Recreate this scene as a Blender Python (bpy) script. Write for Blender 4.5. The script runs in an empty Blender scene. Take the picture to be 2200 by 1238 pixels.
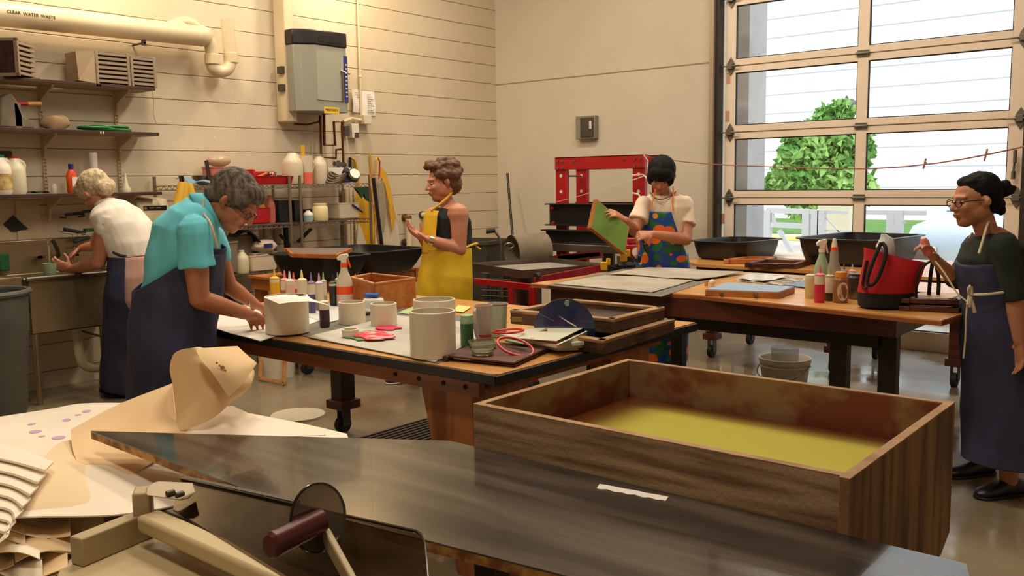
import bpy, bmesh, math, random
from mathutils import Vector, Matrix, noise
random.seed(7)
S = bpy.context.scene
COL = S.collection
V = Vector
# ---------------------------------------------------------------- camera (solved from the room's vanishing points)
H = 1.46
RM = Matrix(((0.76891337, -0.06345261, -0.6361965), (0.63919475, 0.09842815, 0.76272011), (-0.01422306, 0.99311916, -0.11624129)))
cd = bpy.data.cameras.new('camera'); cam = bpy.data.objects.new('camera', cd); COL.objects.link(cam)
cd.sensor_width = 36; cd.lens = 36 * 1945 / 2200; cd.clip_start = 0.05; cd.clip_end = 300
r_, u_, f_ = RM.col[0], RM.col[1], RM.col[2]
m3 = Matrix((r_, u_, -f_)).transposed(); m4 = m3.to_4x4(); m4.translation = V((0, 0, H)); cam.matrix_world = m4
S.camera = cam
# ---------------------------------------------------------------- world, lights, exposure
S.view_settings.view_transform = 'Standard'; S.view_settings.look = 'None'; S.view_settings.gamma = 1
S.view_settings.use_curve_mapping = False
S.view_settings.exposure = -0.06
w = bpy.data.worlds.new('overcast_sky'); S.world = w; w.use_nodes = True
bg = w.node_tree.nodes['Background']; bg.inputs[0].default_value = (0.90, 0.95, 1.0, 1); bg.inputs[1].default_value = 2.6
def area(name, loc, size, power, color, target=None, sy=None, spread=None):
    l = bpy.data.lights.new(name, 'AREA'); l.energy = power; l.color = color; l.size = size
    if sy: l.shape = 'RECTANGLE'; l.size_y = sy
    if spread: l.spread = spread
    o = bpy.data.objects.new(name, l); COL.objects.link(o); o.location = loc
    d = (V(target) - V(loc)) if target else V((0, 0, -1))
    o.rotation_euler = d.to_track_quat('-Z', 'Y').to_euler(); return o
WARM = (1.0, 0.77, 0.50); WARM2 = (1.0, 0.86, 0.68)
area('ceiling_lamp', (-5.2, 3.2, 4.7), 1.6, 82, WARM2, sy=0.5)
area('ceiling_lamp', (-4.6, 5.6, 4.7), 1.6, 70, WARM2, sy=0.5)
area('ceiling_lamp', (-2.2, 2.6, 4.7), 1.6, 70, WARM2, sy=0.5)
area('ceiling_lamp', (-1.2, 0.2, 4.7), 1.6, 70, WARM2, sy=0.5)
area('ceiling_lamp', (-2.4, 5.6, 4.9), 1.6, 85, WARM2, sy=0.5)  # unseen fill lamp, added to brighten the door frame
area('wall_washer', (-6.3, 3.15, 3.75), 0.16, 24, WARM, (-6.84, 3.0, 2.9))
area('wall_washer', (-6.25, 5.55, 3.9), 0.2, 30, WARM, (-6.84, 5.5, 2.9))

# ---------------------------------------------------------------- helpers
FW = V((f_.x, f_.y, 0)).normalized(); RT = V((FW.y, -FW.x, 0)); UP = V((0, 0, 1))
def ray(px, py): return RM @ V((px - 1100, -(py - 619), 1945.0))
def Z(px, py, z): d = ray(px, py); t = (z - H) / d.z; return V((d.x * t, d.y * t, z))
def X(px, py, x): d = ray(px, py); t = x / d.x; return V((x, d.y * t, H + d.z * t))
def Y(px, py, y): d = ray(px, py); t = y / d.y; return V((d.x * t, y, H + d.z * t))
def D(px, py, q): d = ray(px, py); t = q / d.dot(FW); return V((d.x * t, d.y * t, H + d.z * t))
def lin(c): return tuple(((v / 255) / 12.92 if v / 255 <= 0.04045 else ((v / 255 + 0.055) / 1.055) ** 2.4) for v in c)
MATS = {}
def mat(name, c=(200, 200, 200), rough=0.6, metal=0, c2=None, scale=(8, 8, 8), detail=4, bump=0, bscale=40, trans=0, kind='noise', coat=0, spec=None, lo=0.35, hi=0.65, alpha=1, emit=0, coord='Object', ior=None):
    if name in MATS: return MATS[name]
    m = bpy.data.materials.new(name); m.use_nodes = True; nt = m.node_tree; b = nt.nodes['Principled BSDF']
    b.inputs['Base Color'].default_value = (*lin(c), 1); b.inputs['Roughness'].default_value = rough; b.inputs['Metallic'].default_value = metal
    b.inputs['Transmission Weight'].default_value = trans; b.inputs['Coat Weight'].default_value = coat; b.inputs['Alpha'].default_value = alpha
    if spec is not None: b.inputs['Specular IOR Level'].default_value = spec
    if ior: b.inputs['IOR'].default_value = ior
    if emit: b.inputs['Emission Color'].default_value = (*lin(c), 1); b.inputs['Emission Strength'].default_value = emit
    tc = nt.nodes.new('ShaderNodeTexCoord'); mp = nt.nodes.new('ShaderNodeMapping'); nt.links.new(tc.outputs[coord], mp.inputs[0])
    if c2 is not None:
        mp.inputs['Scale'].default_value = scale
        n = nt.nodes.new('ShaderNodeTexNoise'); n.inputs['Scale'].default_value = 1; n.inputs['Detail'].default_value = detail
        if kind == 'wood': n.inputs['Distortion'].default_value = 0.8
        r = nt.nodes.new('ShaderNodeValToRGB'); r.color_ramp.elements[0].position = lo; r.color_ramp.elements[1].position = hi
        r.color_ramp.elements[0].color = (*lin(c), 1); r.color_ramp.elements[1].color = (*lin(c2), 1)
        nt.links.new(mp.outputs[0], n.inputs[0]); nt.links.new(n.outputs[0], r.inputs[0]); nt.links.new(r.outputs[0], b.inputs['Base Color'])
    if bump:
        n2 = nt.nodes.new('ShaderNodeTexNoise'); n2.inputs['Scale'].default_value = bscale; n2.inputs['Detail'].default_value = 3
        nt.links.new(tc.outputs[coord], n2.inputs[0]); bp = nt.nodes.new('ShaderNodeBump'); bp.inputs['Strength'].default_value = bump; bp.inputs['Distance'].default_value = 0.01
        nt.links.new(n2.outputs[0], bp.inputs['Height']); nt.links.new(bp.outputs[0], b.inputs['Normal'])
    MATS[name] = m; return m
def glass(name, c=(255, 255, 255), refl=0.06, tint=1.0):
    if name in MATS: return MATS[name]
    m = bpy.data.materials.new(name); m.use_nodes = True; nt = m.node_tree; nt.nodes.clear()
    o = nt.nodes.new('ShaderNodeOutputMaterial'); t = nt.nodes.new('ShaderNodeBsdfTransparent'); g = nt.nodes.new('ShaderNodeBsdfGlossy'); x = nt.nodes.new('ShaderNodeMixShader')
    t.inputs[0].default_value = (*[v * tint for v in lin(c)], 1); g.inputs['Roughness'].default_value = 0.03; x.inputs[0].default_value = refl
    nt.links.new(t.outputs[0], x.inputs[1]); nt.links.new(g.outputs[0], x.inputs[2]); nt.links.new(x.outputs[0], o.inputs[0]); MATS[name] = m; return m

class MB:
    def __init__(s): s.bm = bmesh.new()
    def box(s, lo, hi):
        a, b = V(lo), V(hi); vs = [s.bm.verts.new((x, y, z)) for z in (a.z, b.z) for x, y in ((a.x, a.y), (b.x, a.y), (b.x, b.y), (a.x, b.y))]
        for f in ((3, 2, 1, 0), (4, 5, 6, 7), (0, 1, 5, 4), (1, 2, 6, 5), (2, 3, 7, 6), (3, 0, 4, 7)): s.bm.faces.new([vs[i] for i in f])
        return s
    def cbox(s, c, size, rot=None, M=None):   # centred box, rotated
        c = V(c); h = V(size) / 2
        if M is None: M = Matrix.Rotation(rot or 0, 3, 'Z')
        vs = [s.bm.verts.new(c + M @ V((x * h.x, y * h.y, z * h.z))) for z in (-1, 1) for x, y in ((-1, -1), (1, -1), (1, 1), (-1, 1))]
        for f in ((3, 2, 1, 0), (4, 5, 6, 7), (0, 1, 5, 4), (1, 2, 6, 5), (2, 3, 7, 6), (3, 0, 4, 7)): s.bm.faces.new([vs[i] for i in f])
        return s
    def bar(s, p, q, w, h, up=UP):            # rectangular bar from p to q
        p, q = V(p), V(q); d = (q - p); L = d.length; d.normalize(); u = V(up) - V(up).dot(d) * d
        if u.length < 1e-4: u = V((1, 0, 0)) - d.x * d
        u.normalize(); l = d.cross(u); M = Matrix((d, l, u)).transposed(); return s.cbox((p + q) / 2, (L, w, h), M=M)
    def rings(s, R, c0=True, c1=True, closed=True):
        RV = [[s.bm.verts.new(p) for p in r] for r in R]; n = len(RV[0])
        for a, b in zip(RV, RV[1:]):
            for i in range(n if closed else n - 1):
                j = (i + 1) % n; s.bm.faces.new((a[i], a[j], b[j], b[i]))
        if c0: s.bm.faces.new(RV[0][::-1])
        if c1: s.bm.faces.new(RV[-1])
        return s
    def loft(s, secs, n=24, c0=True, c1=True):  # (centre, ax, ay)
        return s.rings([[V(c) + V(ax) * math.cos(2 * math.pi * i / n) + V(ay) * math.sin(2 * math.pi * i / n) for i in range(n)] for c, ax, ay in secs], c0, c1)
    def lathe(s, c, prof, n=24, axis=UP, c0=True, c1=True, sq=0):
        c = V(c); a = V(axis).normalized(); u = a.orthogonal().normalized() if abs(a.z) < .99 else V((1, 0, 0)); v = a.cross(u)
        return s.rings([[c + a * z + (u * math.cos(t) + v * math.sin(t)) * max(r, 1e-4) for t in [2 * math.pi * i / n for i in range(n)]] for r, z in prof], c0, c1)
    def cyl(s, p, q, r0, r1=None, n=16, c0=True, c1=True):
        p, q = V(p), V(q); r1 = r0 if r1 is None else r1; return s.lathe(p, [(r0, 0), (r1, (q - p).length)], n, q - p, c0, c1)
    def tube(s, pts, r, n=10, sm=0, closed=False):
        P = [V(p) for p in pts]
        for _ in range(sm):
            Q = []
            for a, b in zip(P, P[1:] + ([P[0]] if closed else [])): Q += [a * .75 + b * .25, a * .25 + b * .75]
            P = Q if closed else [P[0]] + Q + [P[-1]]
        if closed: P = P + [P[0]]
        rs = r if isinstance(r, (list, tuple)) else None; R = []; u = None
        for i, p in enumerate(P):
            t = (P[min(i + 1, len(P) - 1)] - P[max(i - 1, 0)]).normalized()
            if closed and i in (0, len(P) - 1): t = (P[1] - P[-2]).normalized()
            if u is None: u = t.orthogonal().normalized()
            u = (u - u.dot(t) * t); u = u.normalized() if u.length > 1e-5 else t.orthogonal().normalized(); v = t.cross(u)
            rr = r if rs is None else rs[0] + (rs[1] - rs[0]) * i / (len(P) - 1)
            R.append([p + (u * math.cos(a) + v * math.sin(a)) * rr for a in [2 * math.pi * k / n for k in range(n)]])
        return s.rings(R)
    def sph(s, c, r, n=16, M=None):
        r = V((r, r, r)) if not hasattr(r, '__len__') else V(r); M = M or Matrix.Identity(3); m = n // 2
        return s.rings([[V(c) + M @ V((r.x * math.sin(p) * math.cos(t), r.y * math.sin(p) * math.sin(t), -r.z * math.cos(p))) for t in [2 * math.pi * i / n for i in range(n)]] for p in [math.pi * (0.02 + 0.96 * k / m) for k in range(m + 1)]])
    def cap(s, p, r0, q, r1, n=14):           # capsule with round ends
        p, q = V(p), V(q); d = q - p; L = max(d.length, 1e-5); pr = [(r0 * math.sin(a), -r0 * math.cos(a)) for a in (.08, .5, 1.0)] + [(r0, 0), (r1, L)] + [(r1 * math.cos(a), L + r1 * math.sin(a)) for a in (.5, 1.0, 1.49)]
        return s.lathe(p, pr, n, d)
    def prism(s, pts, z0, z1):
        lo = [s.bm.verts.new((p[0], p[1], z0)) for p in pts]; hi = [s.bm.verts.new((p[0], p[1], z1)) for p in pts]; n = len(pts)
        s.bm.faces.new(lo[::-1]); s.bm.faces.new(hi)
        for i in range(n): j = (i + 1) % n; s.bm.faces.new((lo[i], lo[j], hi[j], hi[i]))
        return s
    def ext(s, pts, vec):                      # extrude any planar polygon
        a = [s.bm.verts.new(V(p)) for p in pts]; b = [s.bm.verts.new(V(p) + V(vec)) for p in pts]; n = len(pts)
        s.bm.faces.new(a[::-1]); s.bm.faces.new(b)
        for i in range(n): j = (i + 1) % n; s.bm.faces.new((a[i], a[j], b[j], b[i]))
        return s
    def grid(s, fn, nu, nv, th=0.0):           # sheet fn(u,v) -> point, optional thickness
        g = [[s.bm.verts.new(V(fn(i / nu, j / nv))) for j in range(nv + 1)] for i in range(nu + 1)]; fs = []
        for i in range(nu):
            for j in range(nv): fs.append(s.bm.faces.new((g[i][j], g[i + 1][j], g[i + 1][j + 1], g[i][j + 1])))
        if th: bmesh.ops.recalc_face_normals(s.bm, faces=fs); bmesh.ops.solidify(s.bm, geom=fs, thickness=th)
        return s
    def bins(s, c, L, W, Ht, wall=.012, flare=.12, rz=0, rim=.03, n=10, rnd=.12):  # moulded tub open at top
        c = V(c); Rz = Matrix.Rotation(rz, 3, 'Z')
        def rr(l, w_, z, rd):
            out = []
            for cx, cy, a0 in ((1, 1, 0), (-1, 1, 90), (-1, -1, 180), (1, -1, 270)):
                for k in range(n // 2 + 1):
                    a = math.radians(a0 + 90 * k / (n // 2)); out.append(c + Rz @ V((cx * (l / 2 - rd) + rd * math.cos(a), cy * (w_ / 2 - rd) + rd * math.sin(a), z)))
            return out
        f = flare; k = lambda t: 1 - f * (1 - t) ** 1.6
        R = [rr(L * k(0) - .06, W * k(0) - .06, 0, rnd * .7), rr(L * k(.08), W * k(.08), Ht * .08, rnd)]
        R += [rr(L * k(t), W * k(t), Ht * t, rnd) for t in (.35, .7, .94)]
        R += [rr(L + rim * 2, W + rim * 2, Ht * .955, rnd + rim), rr(L + rim * 2, W + rim * 2, Ht, rnd + rim), rr(L - wall * 2, W - wall * 2, Ht, rnd)]
        R += [rr(L * k(t) - 2 * wall, W * k(t) - 2 * wall, Ht * t, rnd) for t in (.7, .35)] + [rr(L * k(.08) - 2 * wall - .03, W * k(.08) - 2 * wall - .03, Ht * .08, rnd * .8)]
        return s.rings(R)
def wloc(o):
    p = V((0, 0, 0))
    while o: p += o.location; o = o.parent
    return p
def obj(name, mb, m, parent=None, smooth=None, bev=0, label=None, cat=None, group=None, kind=None, mods=None, sol=0, sub=0):
    bm = mb.bm if isinstance(mb, MB) else mb
    bmesh.ops.recalc_face_normals(bm, faces=bm.faces[:])
    me = bpy.data.meshes.new(name)
    if parent: org = wloc(parent)
    else:
        co = [v.co for v in bm.verts]; org = V(((min(c.x for c in co) + max(c.x for c in co)) / 2, (min(c.y for c in co) + max(c.y for c in co)) / 2, min(c.z for c in co)))
    bmesh.ops.translate(bm, verts=bm.verts[:], vec=-org)
    bm.to_mesh(me); bm.free(); o = bpy.data.objects.new(name, me); COL.objects.link(o)
    if parent: o.parent = parent
    else: o.location = org
    me.materials.append(m)
    if smooth is None: smooth = 40
    if smooth:
        for p in me.polygons: p.use_smooth = True
        if smooth < 180: me.set_sharp_from_angle(angle=math.radians(smooth))
    if bev: md = o.modifiers.new('bevel', 'BEVEL'); md.width = bev; md.segments = 2; md.limit_method = 'ANGLE'; md.angle_limit = math.radians(50)
    if sol: md = o.modifiers.new('sol', 'SOLIDIFY'); md.thickness = sol; md.offset = 0
    if sub: md = o.modifiers.new('sub', 'SUBSURF'); md.levels = sub; md.render_levels = sub
    return tag(o, label, cat, group, kind)
def tag(o, label=None, cat=None, group=None, kind=None):
    if label: o['label'] = label
    if cat: o['category'] = cat
    if group: o['group'] = group
    if kind: o['kind'] = kind
    return o
def root(name, loc, label, cat, group=None, kind=None):
    o = bpy.data.objects.new(name, None); COL.objects.link(o); o.location = V(loc); o.empty_display_size = .05
    return tag(o, label, cat, group, kind)
def dup(r, loc, label=None, group=None, rz=0, scale=None):
    n = r.copy(); COL.objects.link(n); n.location = V(loc); n.rotation_euler = (0, 0, rz)
    if scale: n.scale = scale
    if label: n['label'] = label
    if group: n['group'] = group
    for ch in list(r.children):
        c = ch.copy(); COL.objects.link(c); c.parent = n
        for g in list(ch.children):
            d = g.copy(); COL.objects.link(d); d.parent = c
    return n
def textmesh(body, size, depth=0.0):
    cu = bpy.data.curves.new('txt', 'FONT'); cu.body = body; cu.size = size; cu.extrude = depth; cu.offset = size * .018; cu.align_x = 'CENTER'; cu.align_y = 'CENTER'
    o = bpy.data.objects.new('txt', cu); COL.objects.link(o); dg = bpy.context.evaluated_depsgraph_get(); me = bpy.data.meshes.new_from_object(o.evaluated_get(dg))
    bm = bmesh.new(); bm.from_mesh(me); bpy.data.objects.remove(o); bpy.data.meshes.remove(me); return bm
def text(name, body, size, c, right, up, m, parent, fn=None):   # lettering laid on a surface
    bm = textmesh(body, size); right, up = V(right).normalized(), V(up).normalized()
    for v in bm.verts:
        p = V(c) + right * v.co.x + up * v.co.y; v.co = fn(p) if fn else p
    return obj(name, bm, m, parent, smooth=0)
# common materials
STEEL = mat('brushed_steel', (150, 142, 130), .34, .9, c2=(120, 112, 100), scale=(3, 3, 3))
DSTEEL = mat('dull_steel', (92, 86, 78), .5, .7)
CHROME = mat('chrome', (190, 185, 175), .22, 1)
BLACKP = mat('black_plastic', (24, 23, 25), .38)
BLACKM = mat('black_paint', (16, 16, 19), .42)
WHITEP = mat('white_plastic', (226, 216, 196), .42)
RED = mat('red_paint', (165, 18, 24), .38)
PINE = mat('pine', (206, 152, 92), .5, c2=(172, 112, 58), scale=(2, 2, 26), kind='wood', bump=.1)
PINEX = mat('pine_x', (206, 150, 88), .45, c2=(180, 118, 60), scale=(2, 22, 22), kind='wood')
PINEY = mat('pine_y', (206, 150, 88), .45, c2=(180, 118, 60), scale=(22, 2, 22), kind='wood')
ORWOOD = mat('orange_wood', (196, 122, 58), .45, c2=(165, 92, 40), scale=(3, 14, 14), kind='wood')
REDWOOD = mat('stained_red_wood', (98, 46, 28), .42, c2=(66, 30, 20), scale=(2, 14, 20), kind='wood')
DKWOOD = mat('dark_stained_wood', (66, 40, 26), .5, c2=(40, 24, 16), scale=(14, 14, 2), kind='wood')
PAPER = mat('white_paper', (232, 226, 216), .7)
RUB = mat('rubber', (30, 29, 29), .7)
# ================================================================ room
WL, WY = -6.84, 7.97
def wallmat():
    m = mat('painted_block', (212, 198, 172), .62, c2=(203, 188, 160), scale=(1.2, 1.2, 1.2), bump=.12, bscale=60, coord='Object')
    nt = m.node_tree; b = nt.nodes['Principled BSDF']
    g = nt.nodes.new('ShaderNodeNewGeometry'); sx = nt.nodes.new('ShaderNodeSeparateXYZ'); nt.links.new(g.outputs['Position'], sx.inputs[0])
    def M(op, a, bb=None, cl=False):
        n = nt.nodes.new('ShaderNodeMath'); n.operation = op; n.use_clamp = cl
        for i, v in enumerate((a, bb)):
            if v is None: continue
            if isinstance(v, (int, float)): n.inputs[i].default_value = v
            else: nt.links.new(v, n.inputs[i])
        return n.outputs[0]
    wob = nt.nodes.new('ShaderNodeTexNoise'); wob.inputs['Scale'].default_value = 9; nt.links.new(g.outputs['Position'], wob.inputs[0])
    zz = M('ADD', M('MULTIPLY', sx.outputs[2], 1 / .2036), M('MULTIPLY', M('SUBTRACT', wob.outputs[0], .5), .05))
    fr = M('FRACT', M('ADD', zz, 0.9)); dd = M('ABSOLUTE', M('SUBTRACT', fr, .5)); line = M('SUBTRACT', 1, M('DIVIDE', dd, .028), True)
    mx = nt.nodes.new('ShaderNodeMix'); mx.data_type = 'RGBA'; old = b.inputs['Base Color'].links[0].from_socket
    nt.links.new(M('MULTIPLY', line, .55), mx.inputs[0]); nt.links.new(old, mx.inputs[6]); mx.inputs[7].default_value = (*lin((96, 78, 56)), 1); nt.links.new(mx.outputs[2], b.inputs['Base Color'])
    bp = nt.nodes.new('ShaderNodeBump'); bp.inputs['Strength'].default_value = .7; bp.inputs['Distance'].default_value = .012; bp.invert = True
    nt.links.new(line, bp.inputs['Height']); nt.links.new(b.inputs['Normal'].links[0].from_socket, bp.inputs['Normal']); nt.links.new(bp.outputs[0], b.inputs['Normal']); return m
BLOCK = wallmat()
PLASTER = mat('painted_plaster', (206, 196, 178), .7, c2=(198, 187, 168), scale=(.8, .8, .8), bump=.08, bscale=30)
CEIL = mat('ceiling_paint', (190, 182, 165), .8)
FLOORM = mat('sealed_concrete', (146, 132, 108), .22, c2=(116, 102, 80), scale=(1.6, 1.6, 1.6), detail=8, bump=.06, bscale=5, lo=.3, hi=.7)
nt = FLOORM.node_tree; nn = nt.nodes.new('ShaderNodeTexNoise'); nn.inputs['Scale'].default_value = 1.3; nn.inputs['Detail'].default_value = 5
rr = nt.nodes.new('ShaderNodeMapRange'); rr.inputs[1].default_value = .42; rr.inputs[2].default_value = .6; rr.inputs[3].default_value = .06; rr.inputs[4].default_value = .42
nt.links.new(nt.nodes['Texture Coordinate'].outputs['Object'], nn.inputs[0]); nt.links.new(nn.outputs[0], rr.inputs[0]); nt.links.new(rr.outputs[0], nt.nodes['Principled BSDF'].inputs['Roughness'])
DX0, DX1, DTOP = -4.03, -1.42, 3.75          # door opening
RX, NY = 3.2, -3.2
def st(n, b, m, **k): return obj(n, b, m, kind='structure', **k)
st('floor', MB().box((WL, NY, -.2), (RX, WY, 0)), FLOORM, smooth=0)
st('ceiling', MB().box((WL, NY, 5.2), (RX, WY, 5.4)), CEIL, smooth=0)
st('wall_left', MB().box((WL - .25, NY - .2, -.2), (WL, WY + .25, 5.4)), BLOCK, smooth=0)
b = MB().box((WL, WY, -.2), (DX0, WY + .1, 5.4)).box((DX1, WY, -.2), (RX, WY + .1, 5.4)).box((DX0, WY, DTOP), (DX1, WY + .1, 5.4)).box((DX0, WY, -.2), (DX1, WY + .1, -.001))
st('wall_far', b, PLASTER, smooth=0)
st('wall_right', MB().box((RX, NY, -.2), (RX + .2, WY + .2, 5.4)), PLASTER, smooth=0)
st('wall_near', MB().box((WL, NY - .2, -.2), (RX, NY, 5.4)), PLASTER, smooth=0)
# panel joint across the far wall
za = Y(1068, 182, WY).z
st('trim_1', MB().box((WL, WY - .004, za - .006), (DX0 - .05, WY, za + .004)), mat('joint', (150, 135, 108), .8))
# overhead glazed door
FRM = mat('door_frame_aluminium', (238, 222, 202), .36, c2=(232, 214, 192), scale=(2, 2, 2))
GL = glass('clear_glass', refl=.05)
dr = root('door_1', ((DX0 + DX1) / 2, WY, 0), 'large sectional overhead door of pale frames and clear glass', 'garage door', kind='structure')
dxl, dxr = DX0 + .03, DX1 - .03
cx = Y(1850, 270, WY).x; rails = [.05 + .61 * k for k in range(7)]
fb = MB(); yy0, yy1 = WY + .0, WY + .05
sz = .062
xs = [(dxl, Y(1578, 300, WY).x), (cx - .045, cx + .045), (Y(2166, 300, WY).x, dxr)]
for a, c in xs: fb.box((a, yy0, .02), (c, yy1, DTOP))
z1 = Y(1850, 271, WY).z; z0 = z1 - .61 * 3
RZ = [z1 - .61 * 3 + .61 * k for k in range(0, 7)]
for z in RZ[1:]:
    for (a, c), (a2, c2) in zip(xs, xs[1:]):
        fb.box((c, yy0, z - sz), (a2, yy1, z - .004)); fb.box((c, yy0, z + .004), (a2, yy1, z + sz))
for (a, c), (a2, c2) in zip(xs, xs[1:]): fb.box((c, yy0, .0), (a2, yy1, .16))
obj('frame', fb, FRM, dr, bev=.002)
gs = MB()
for z in RZ[1:]: gs.box((dxl + .01, yy0 - .003, z - .003), (dxr - .01, yy0 + .02, z + .003))
obj('section_gap', gs, mat('gap', (120, 95, 70), .8), dr)
zl = [.16] + [z for z in RZ[1:]]
for i in range(len(zl) - 1):
    lo_, hi_ = (zl[i] + (sz if i else 0)), zl[i + 1] - sz
    for (a, c), (a2, c2) in zip(xs, xs[1:]):
        obj('glass_pane', MB().box((c, yy0 + .022, lo_), (a2, yy0 + .028, hi_)), GL, dr, smooth=0)
        g = MB(); w_ = .009
        g.box((c, yy0 + .012, lo_), (c + w_, yy0 + .03, hi_)).box((a2 - w_, yy0 + .012, lo_), (a2, yy0 + .03, hi_)).box((c, yy0 + .012, lo_), (a2, yy0 + .03, lo_ + w_)).box((c, yy0 + .012, hi_ - w_), (a2, yy0 + .03, hi_))
        obj('gasket', g, mat('gasket', (40, 34, 42), .7), dr)
HINGE = mat('galvanised', (120, 115, 105), .42, .8)
for z in RZ[1:6]:
    b = MB().box((cx - .05, yy0 - .012, z - .028), (cx + .05, yy0, z + .028)).cyl((cx - .06, yy0 - .02, z), (cx + .06, yy0 - .02, z), .011, n=10)
    obj('centre_hinge', b, HINGE, dr, bev=.002)
    for sgn, xe in ((-1, dxl + .06), (1, dxr - .06)):
        b = MB().ext([(xe - .045, yy0 - .012, z), (xe - .03, yy0 - .012, z - .04), (xe, yy0 - .012, z - .085), (xe + .03, yy0 - .012, z - .04), (xe + .045, yy0 - .012, z), (xe + .03, yy0 - .012, z + .04), (xe, yy0 - .012, z + .085), (xe - .03, yy0 - .012, z + .04)], (0, .012, 0))
        b.cyl((xe + sgn * .09, yy0 - .035, z), (xe - sgn * .1, yy0 - .035, z), .007, n=8).cyl((xe + sgn * .085, yy0 - .035, z), (xe + sgn * .12, yy0 - .035, z), .024, n=12).box((xe - .025, yy0 - .045, z - .025), (xe + .025, yy0 - .01, z + .025))
        obj('roller_hinge', b, HINGE, dr, bev=.002)
b = MB().cyl(Y(2180, 345, WY - .03), Y(2176, 375, WY - .03), .009).cyl(Y(2181, 322, WY - .05), Y(2180, 350, WY - .05), .014).cyl(Y(2177, 368, WY - .05), Y(2176, 385, WY - .05), .016)
obj('handle', b, HINGE, dr)
TRK = mat('dark_track', (58, 48, 40), .5, .4)
for i, (xa, sgn) in enumerate(((DX0, -1), (DX1, 1))):
    b = MB().box((xa - .05, WY - .09, 0), (xa + .012, WY - .002, 4.4)); st('trim_%d' % (2 + i), b, TRK)
    b = MB().box((xa + sgn * .05 - .022, WY - .13, 0), (xa + sgn * .05 + .022, WY - .09, 4.4)); st('trim_%d' % (4 + i), b, mat('pale_track', (170, 155, 130), .45, .5))
for i, p in enumerate(((1565, 168), (1563, 250), (1557, 335), (1556, 400), (1553, 470), (1560, 500))):
    if i in (2, 3, 5): continue
    q = Y(*p, WY); obj('chalk_mark', MB().box((q.x - .02, yy0 - .0015, q.z - .05), (q.x + .02, yy0, q.z + .05)), mat('faded_red_print', (196, 150, 118), .8), dr)
# small electrical box on the far wall
q0, q1 = Y(1245, 300, WY), Y(1286, 248, WY)
r = root('switch_box', (q0.x, WY, q0.z), 'small grey metal wall box with dark window beside the red press', 'electrical box')
obj('case', MB().box((q0.x, WY - .07, q0.z), (q1.x, WY, q1.z)), mat('grey_box', (136, 132, 118), .45, .1), r, bev=.004)
obj('cover', MB().box((q0.x + .07, WY - .085, q0.z + .02), (q1.x - .015, WY - .07, q1.z - .02)), mat('dark_cover', (70, 64, 56), .4), r, bev=.003)
obj('switch', MB().box((q1.x - .055, WY - .095, q0.z + .1), (q1.x - .03, WY - .085, q1.z - .06)), WHITEP, r)
# dark pole leaning by corner
a, c = Y(1090, 373, 7.75), Y(1101, 505, 7.55)
c2 = a + (c - a) * 2.9
obj('long_pole', MB().cyl(a, c2, .014), BLACKM, label='thin black pole leaning in the corner left of the red press', cat='pole')
# ================================================================ left wall: pipework, heater, shelves
PIPE = mat('painted_pipe', (222, 206, 172), .42, c2=(212, 194, 158), scale=(2, 2, 2))
px_ = -6.68
r = root('drain_pipe', (px_, 3.3, 2.6), 'large cream painted waste pipe running along the top left of the wall', 'pipe')
zc = X(420, 76, px_).z; yA = X(424, 76, px_).y; zA = X(0, 30, px_).z
y0p = 1.6; sl_ = (zc - zA) / (yA - X(0, 30, px_).y)
def pz(y): return zc + (y - yA) * sl_
obj('main_pipe', MB().cyl((px_, y0p, pz(y0p)), (px_, yA, pz(yA)), .082, n=28), PIPE, r)
B_ = [X(424, 76, px_), X(446, 82, px_), X(455, 104, px_), X(456, 128, px_), X(458, 148, px_), X(474, 156, px_), X(492, 147, px_), X(496, 125, px_), X(488, 42, px_)]
B_ = [V((px_, p.y, p.z)) for p in B_]
obj('trap', MB().tube(B_, .052, n=20, sm=2), PIPE, r)
for a, q in ((3, 10), (7, 10)):
    p = B_[a]; obj('coupling', MB().cyl(p - V((0, 0, .04)), p + V((0, 0, .04)), .06, n=22), PIPE, r, bev=.003)
obj('elbow', MB().sph(B_[0] + V((0, .03, 0)), (.083, .1, .085), 20), PIPE, r)
p = X(395, 42, px_); obj('clean_out', MB().tube([p + V((0, -.1, -.07)), p + V((0, -.03, -.02)), p + V((0, .06, -.02)), p + V((0, .1, -.05))], .045, n=14, sm=1).sph(p + V((0, -.06, -.06)), (.06, .1, .05), 14), PIPE, r)
obj('pipe_clamp', MB().box((px_ + .0, 3.64, pz(3.64) - .12), (px_ + .02, 3.67, pz(3.64) - .02)).cyl((WL, 3.655, pz(3.6) - .1), (px_ + .02, 3.655, pz(3.6) - .1), .008), DSTEEL, r)
def onpipe(p):
    a = (p.z - pz(p.y)) / .0845; a = max(-1, min(1, a)); th = math.asin(a) ; return V((px_ + .0845 * math.cos(th), p.y, pz(p.y) + .0845 * math.sin(th)))
ta, tb_ = X(12, 24, px_ + .08), X(116, 38, px_ + .08); tm = (ta + tb_) / 2
for wd, wx, wy in (('CLEAR', 28, 27), ('WATER', 65, 32), ('WASTE', 102, 37)):
    q0_ = X(wx, wy, px_ + .07); text('lettering', wd, .030, (px_, q0_.y, q0_.z), (0, 1, sl_), (0, 0, 1), mat('stencil_ink', (58, 36, 24), .8), r, onpipe)
# conduit beside the heater
cx_ = -6.72
a = X(601, 40, cx_); z0 = X(616, 262, cx_).z
r = root('wall_conduit', (cx_, 5.03, z0), 'wide cream square duct on the wall left of the grey water heater', 'conduit')
obj('duct', MB().box((WL, 4.965, z0), (cx_ + .03, 5.075, 5.2)), PIPE, r, bev=.012)
for z in (X(603, 150, cx_).z, X(625, 190, cx_).z):
    obj('bracket', MB().box((cx_ - .05, 4.935 if z > 2.3 else 5.07, z - .03), (cx_ + .02, 4.97 if z > 2.3 else 5.1, z + .03)), DSTEEL, r)
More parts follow.
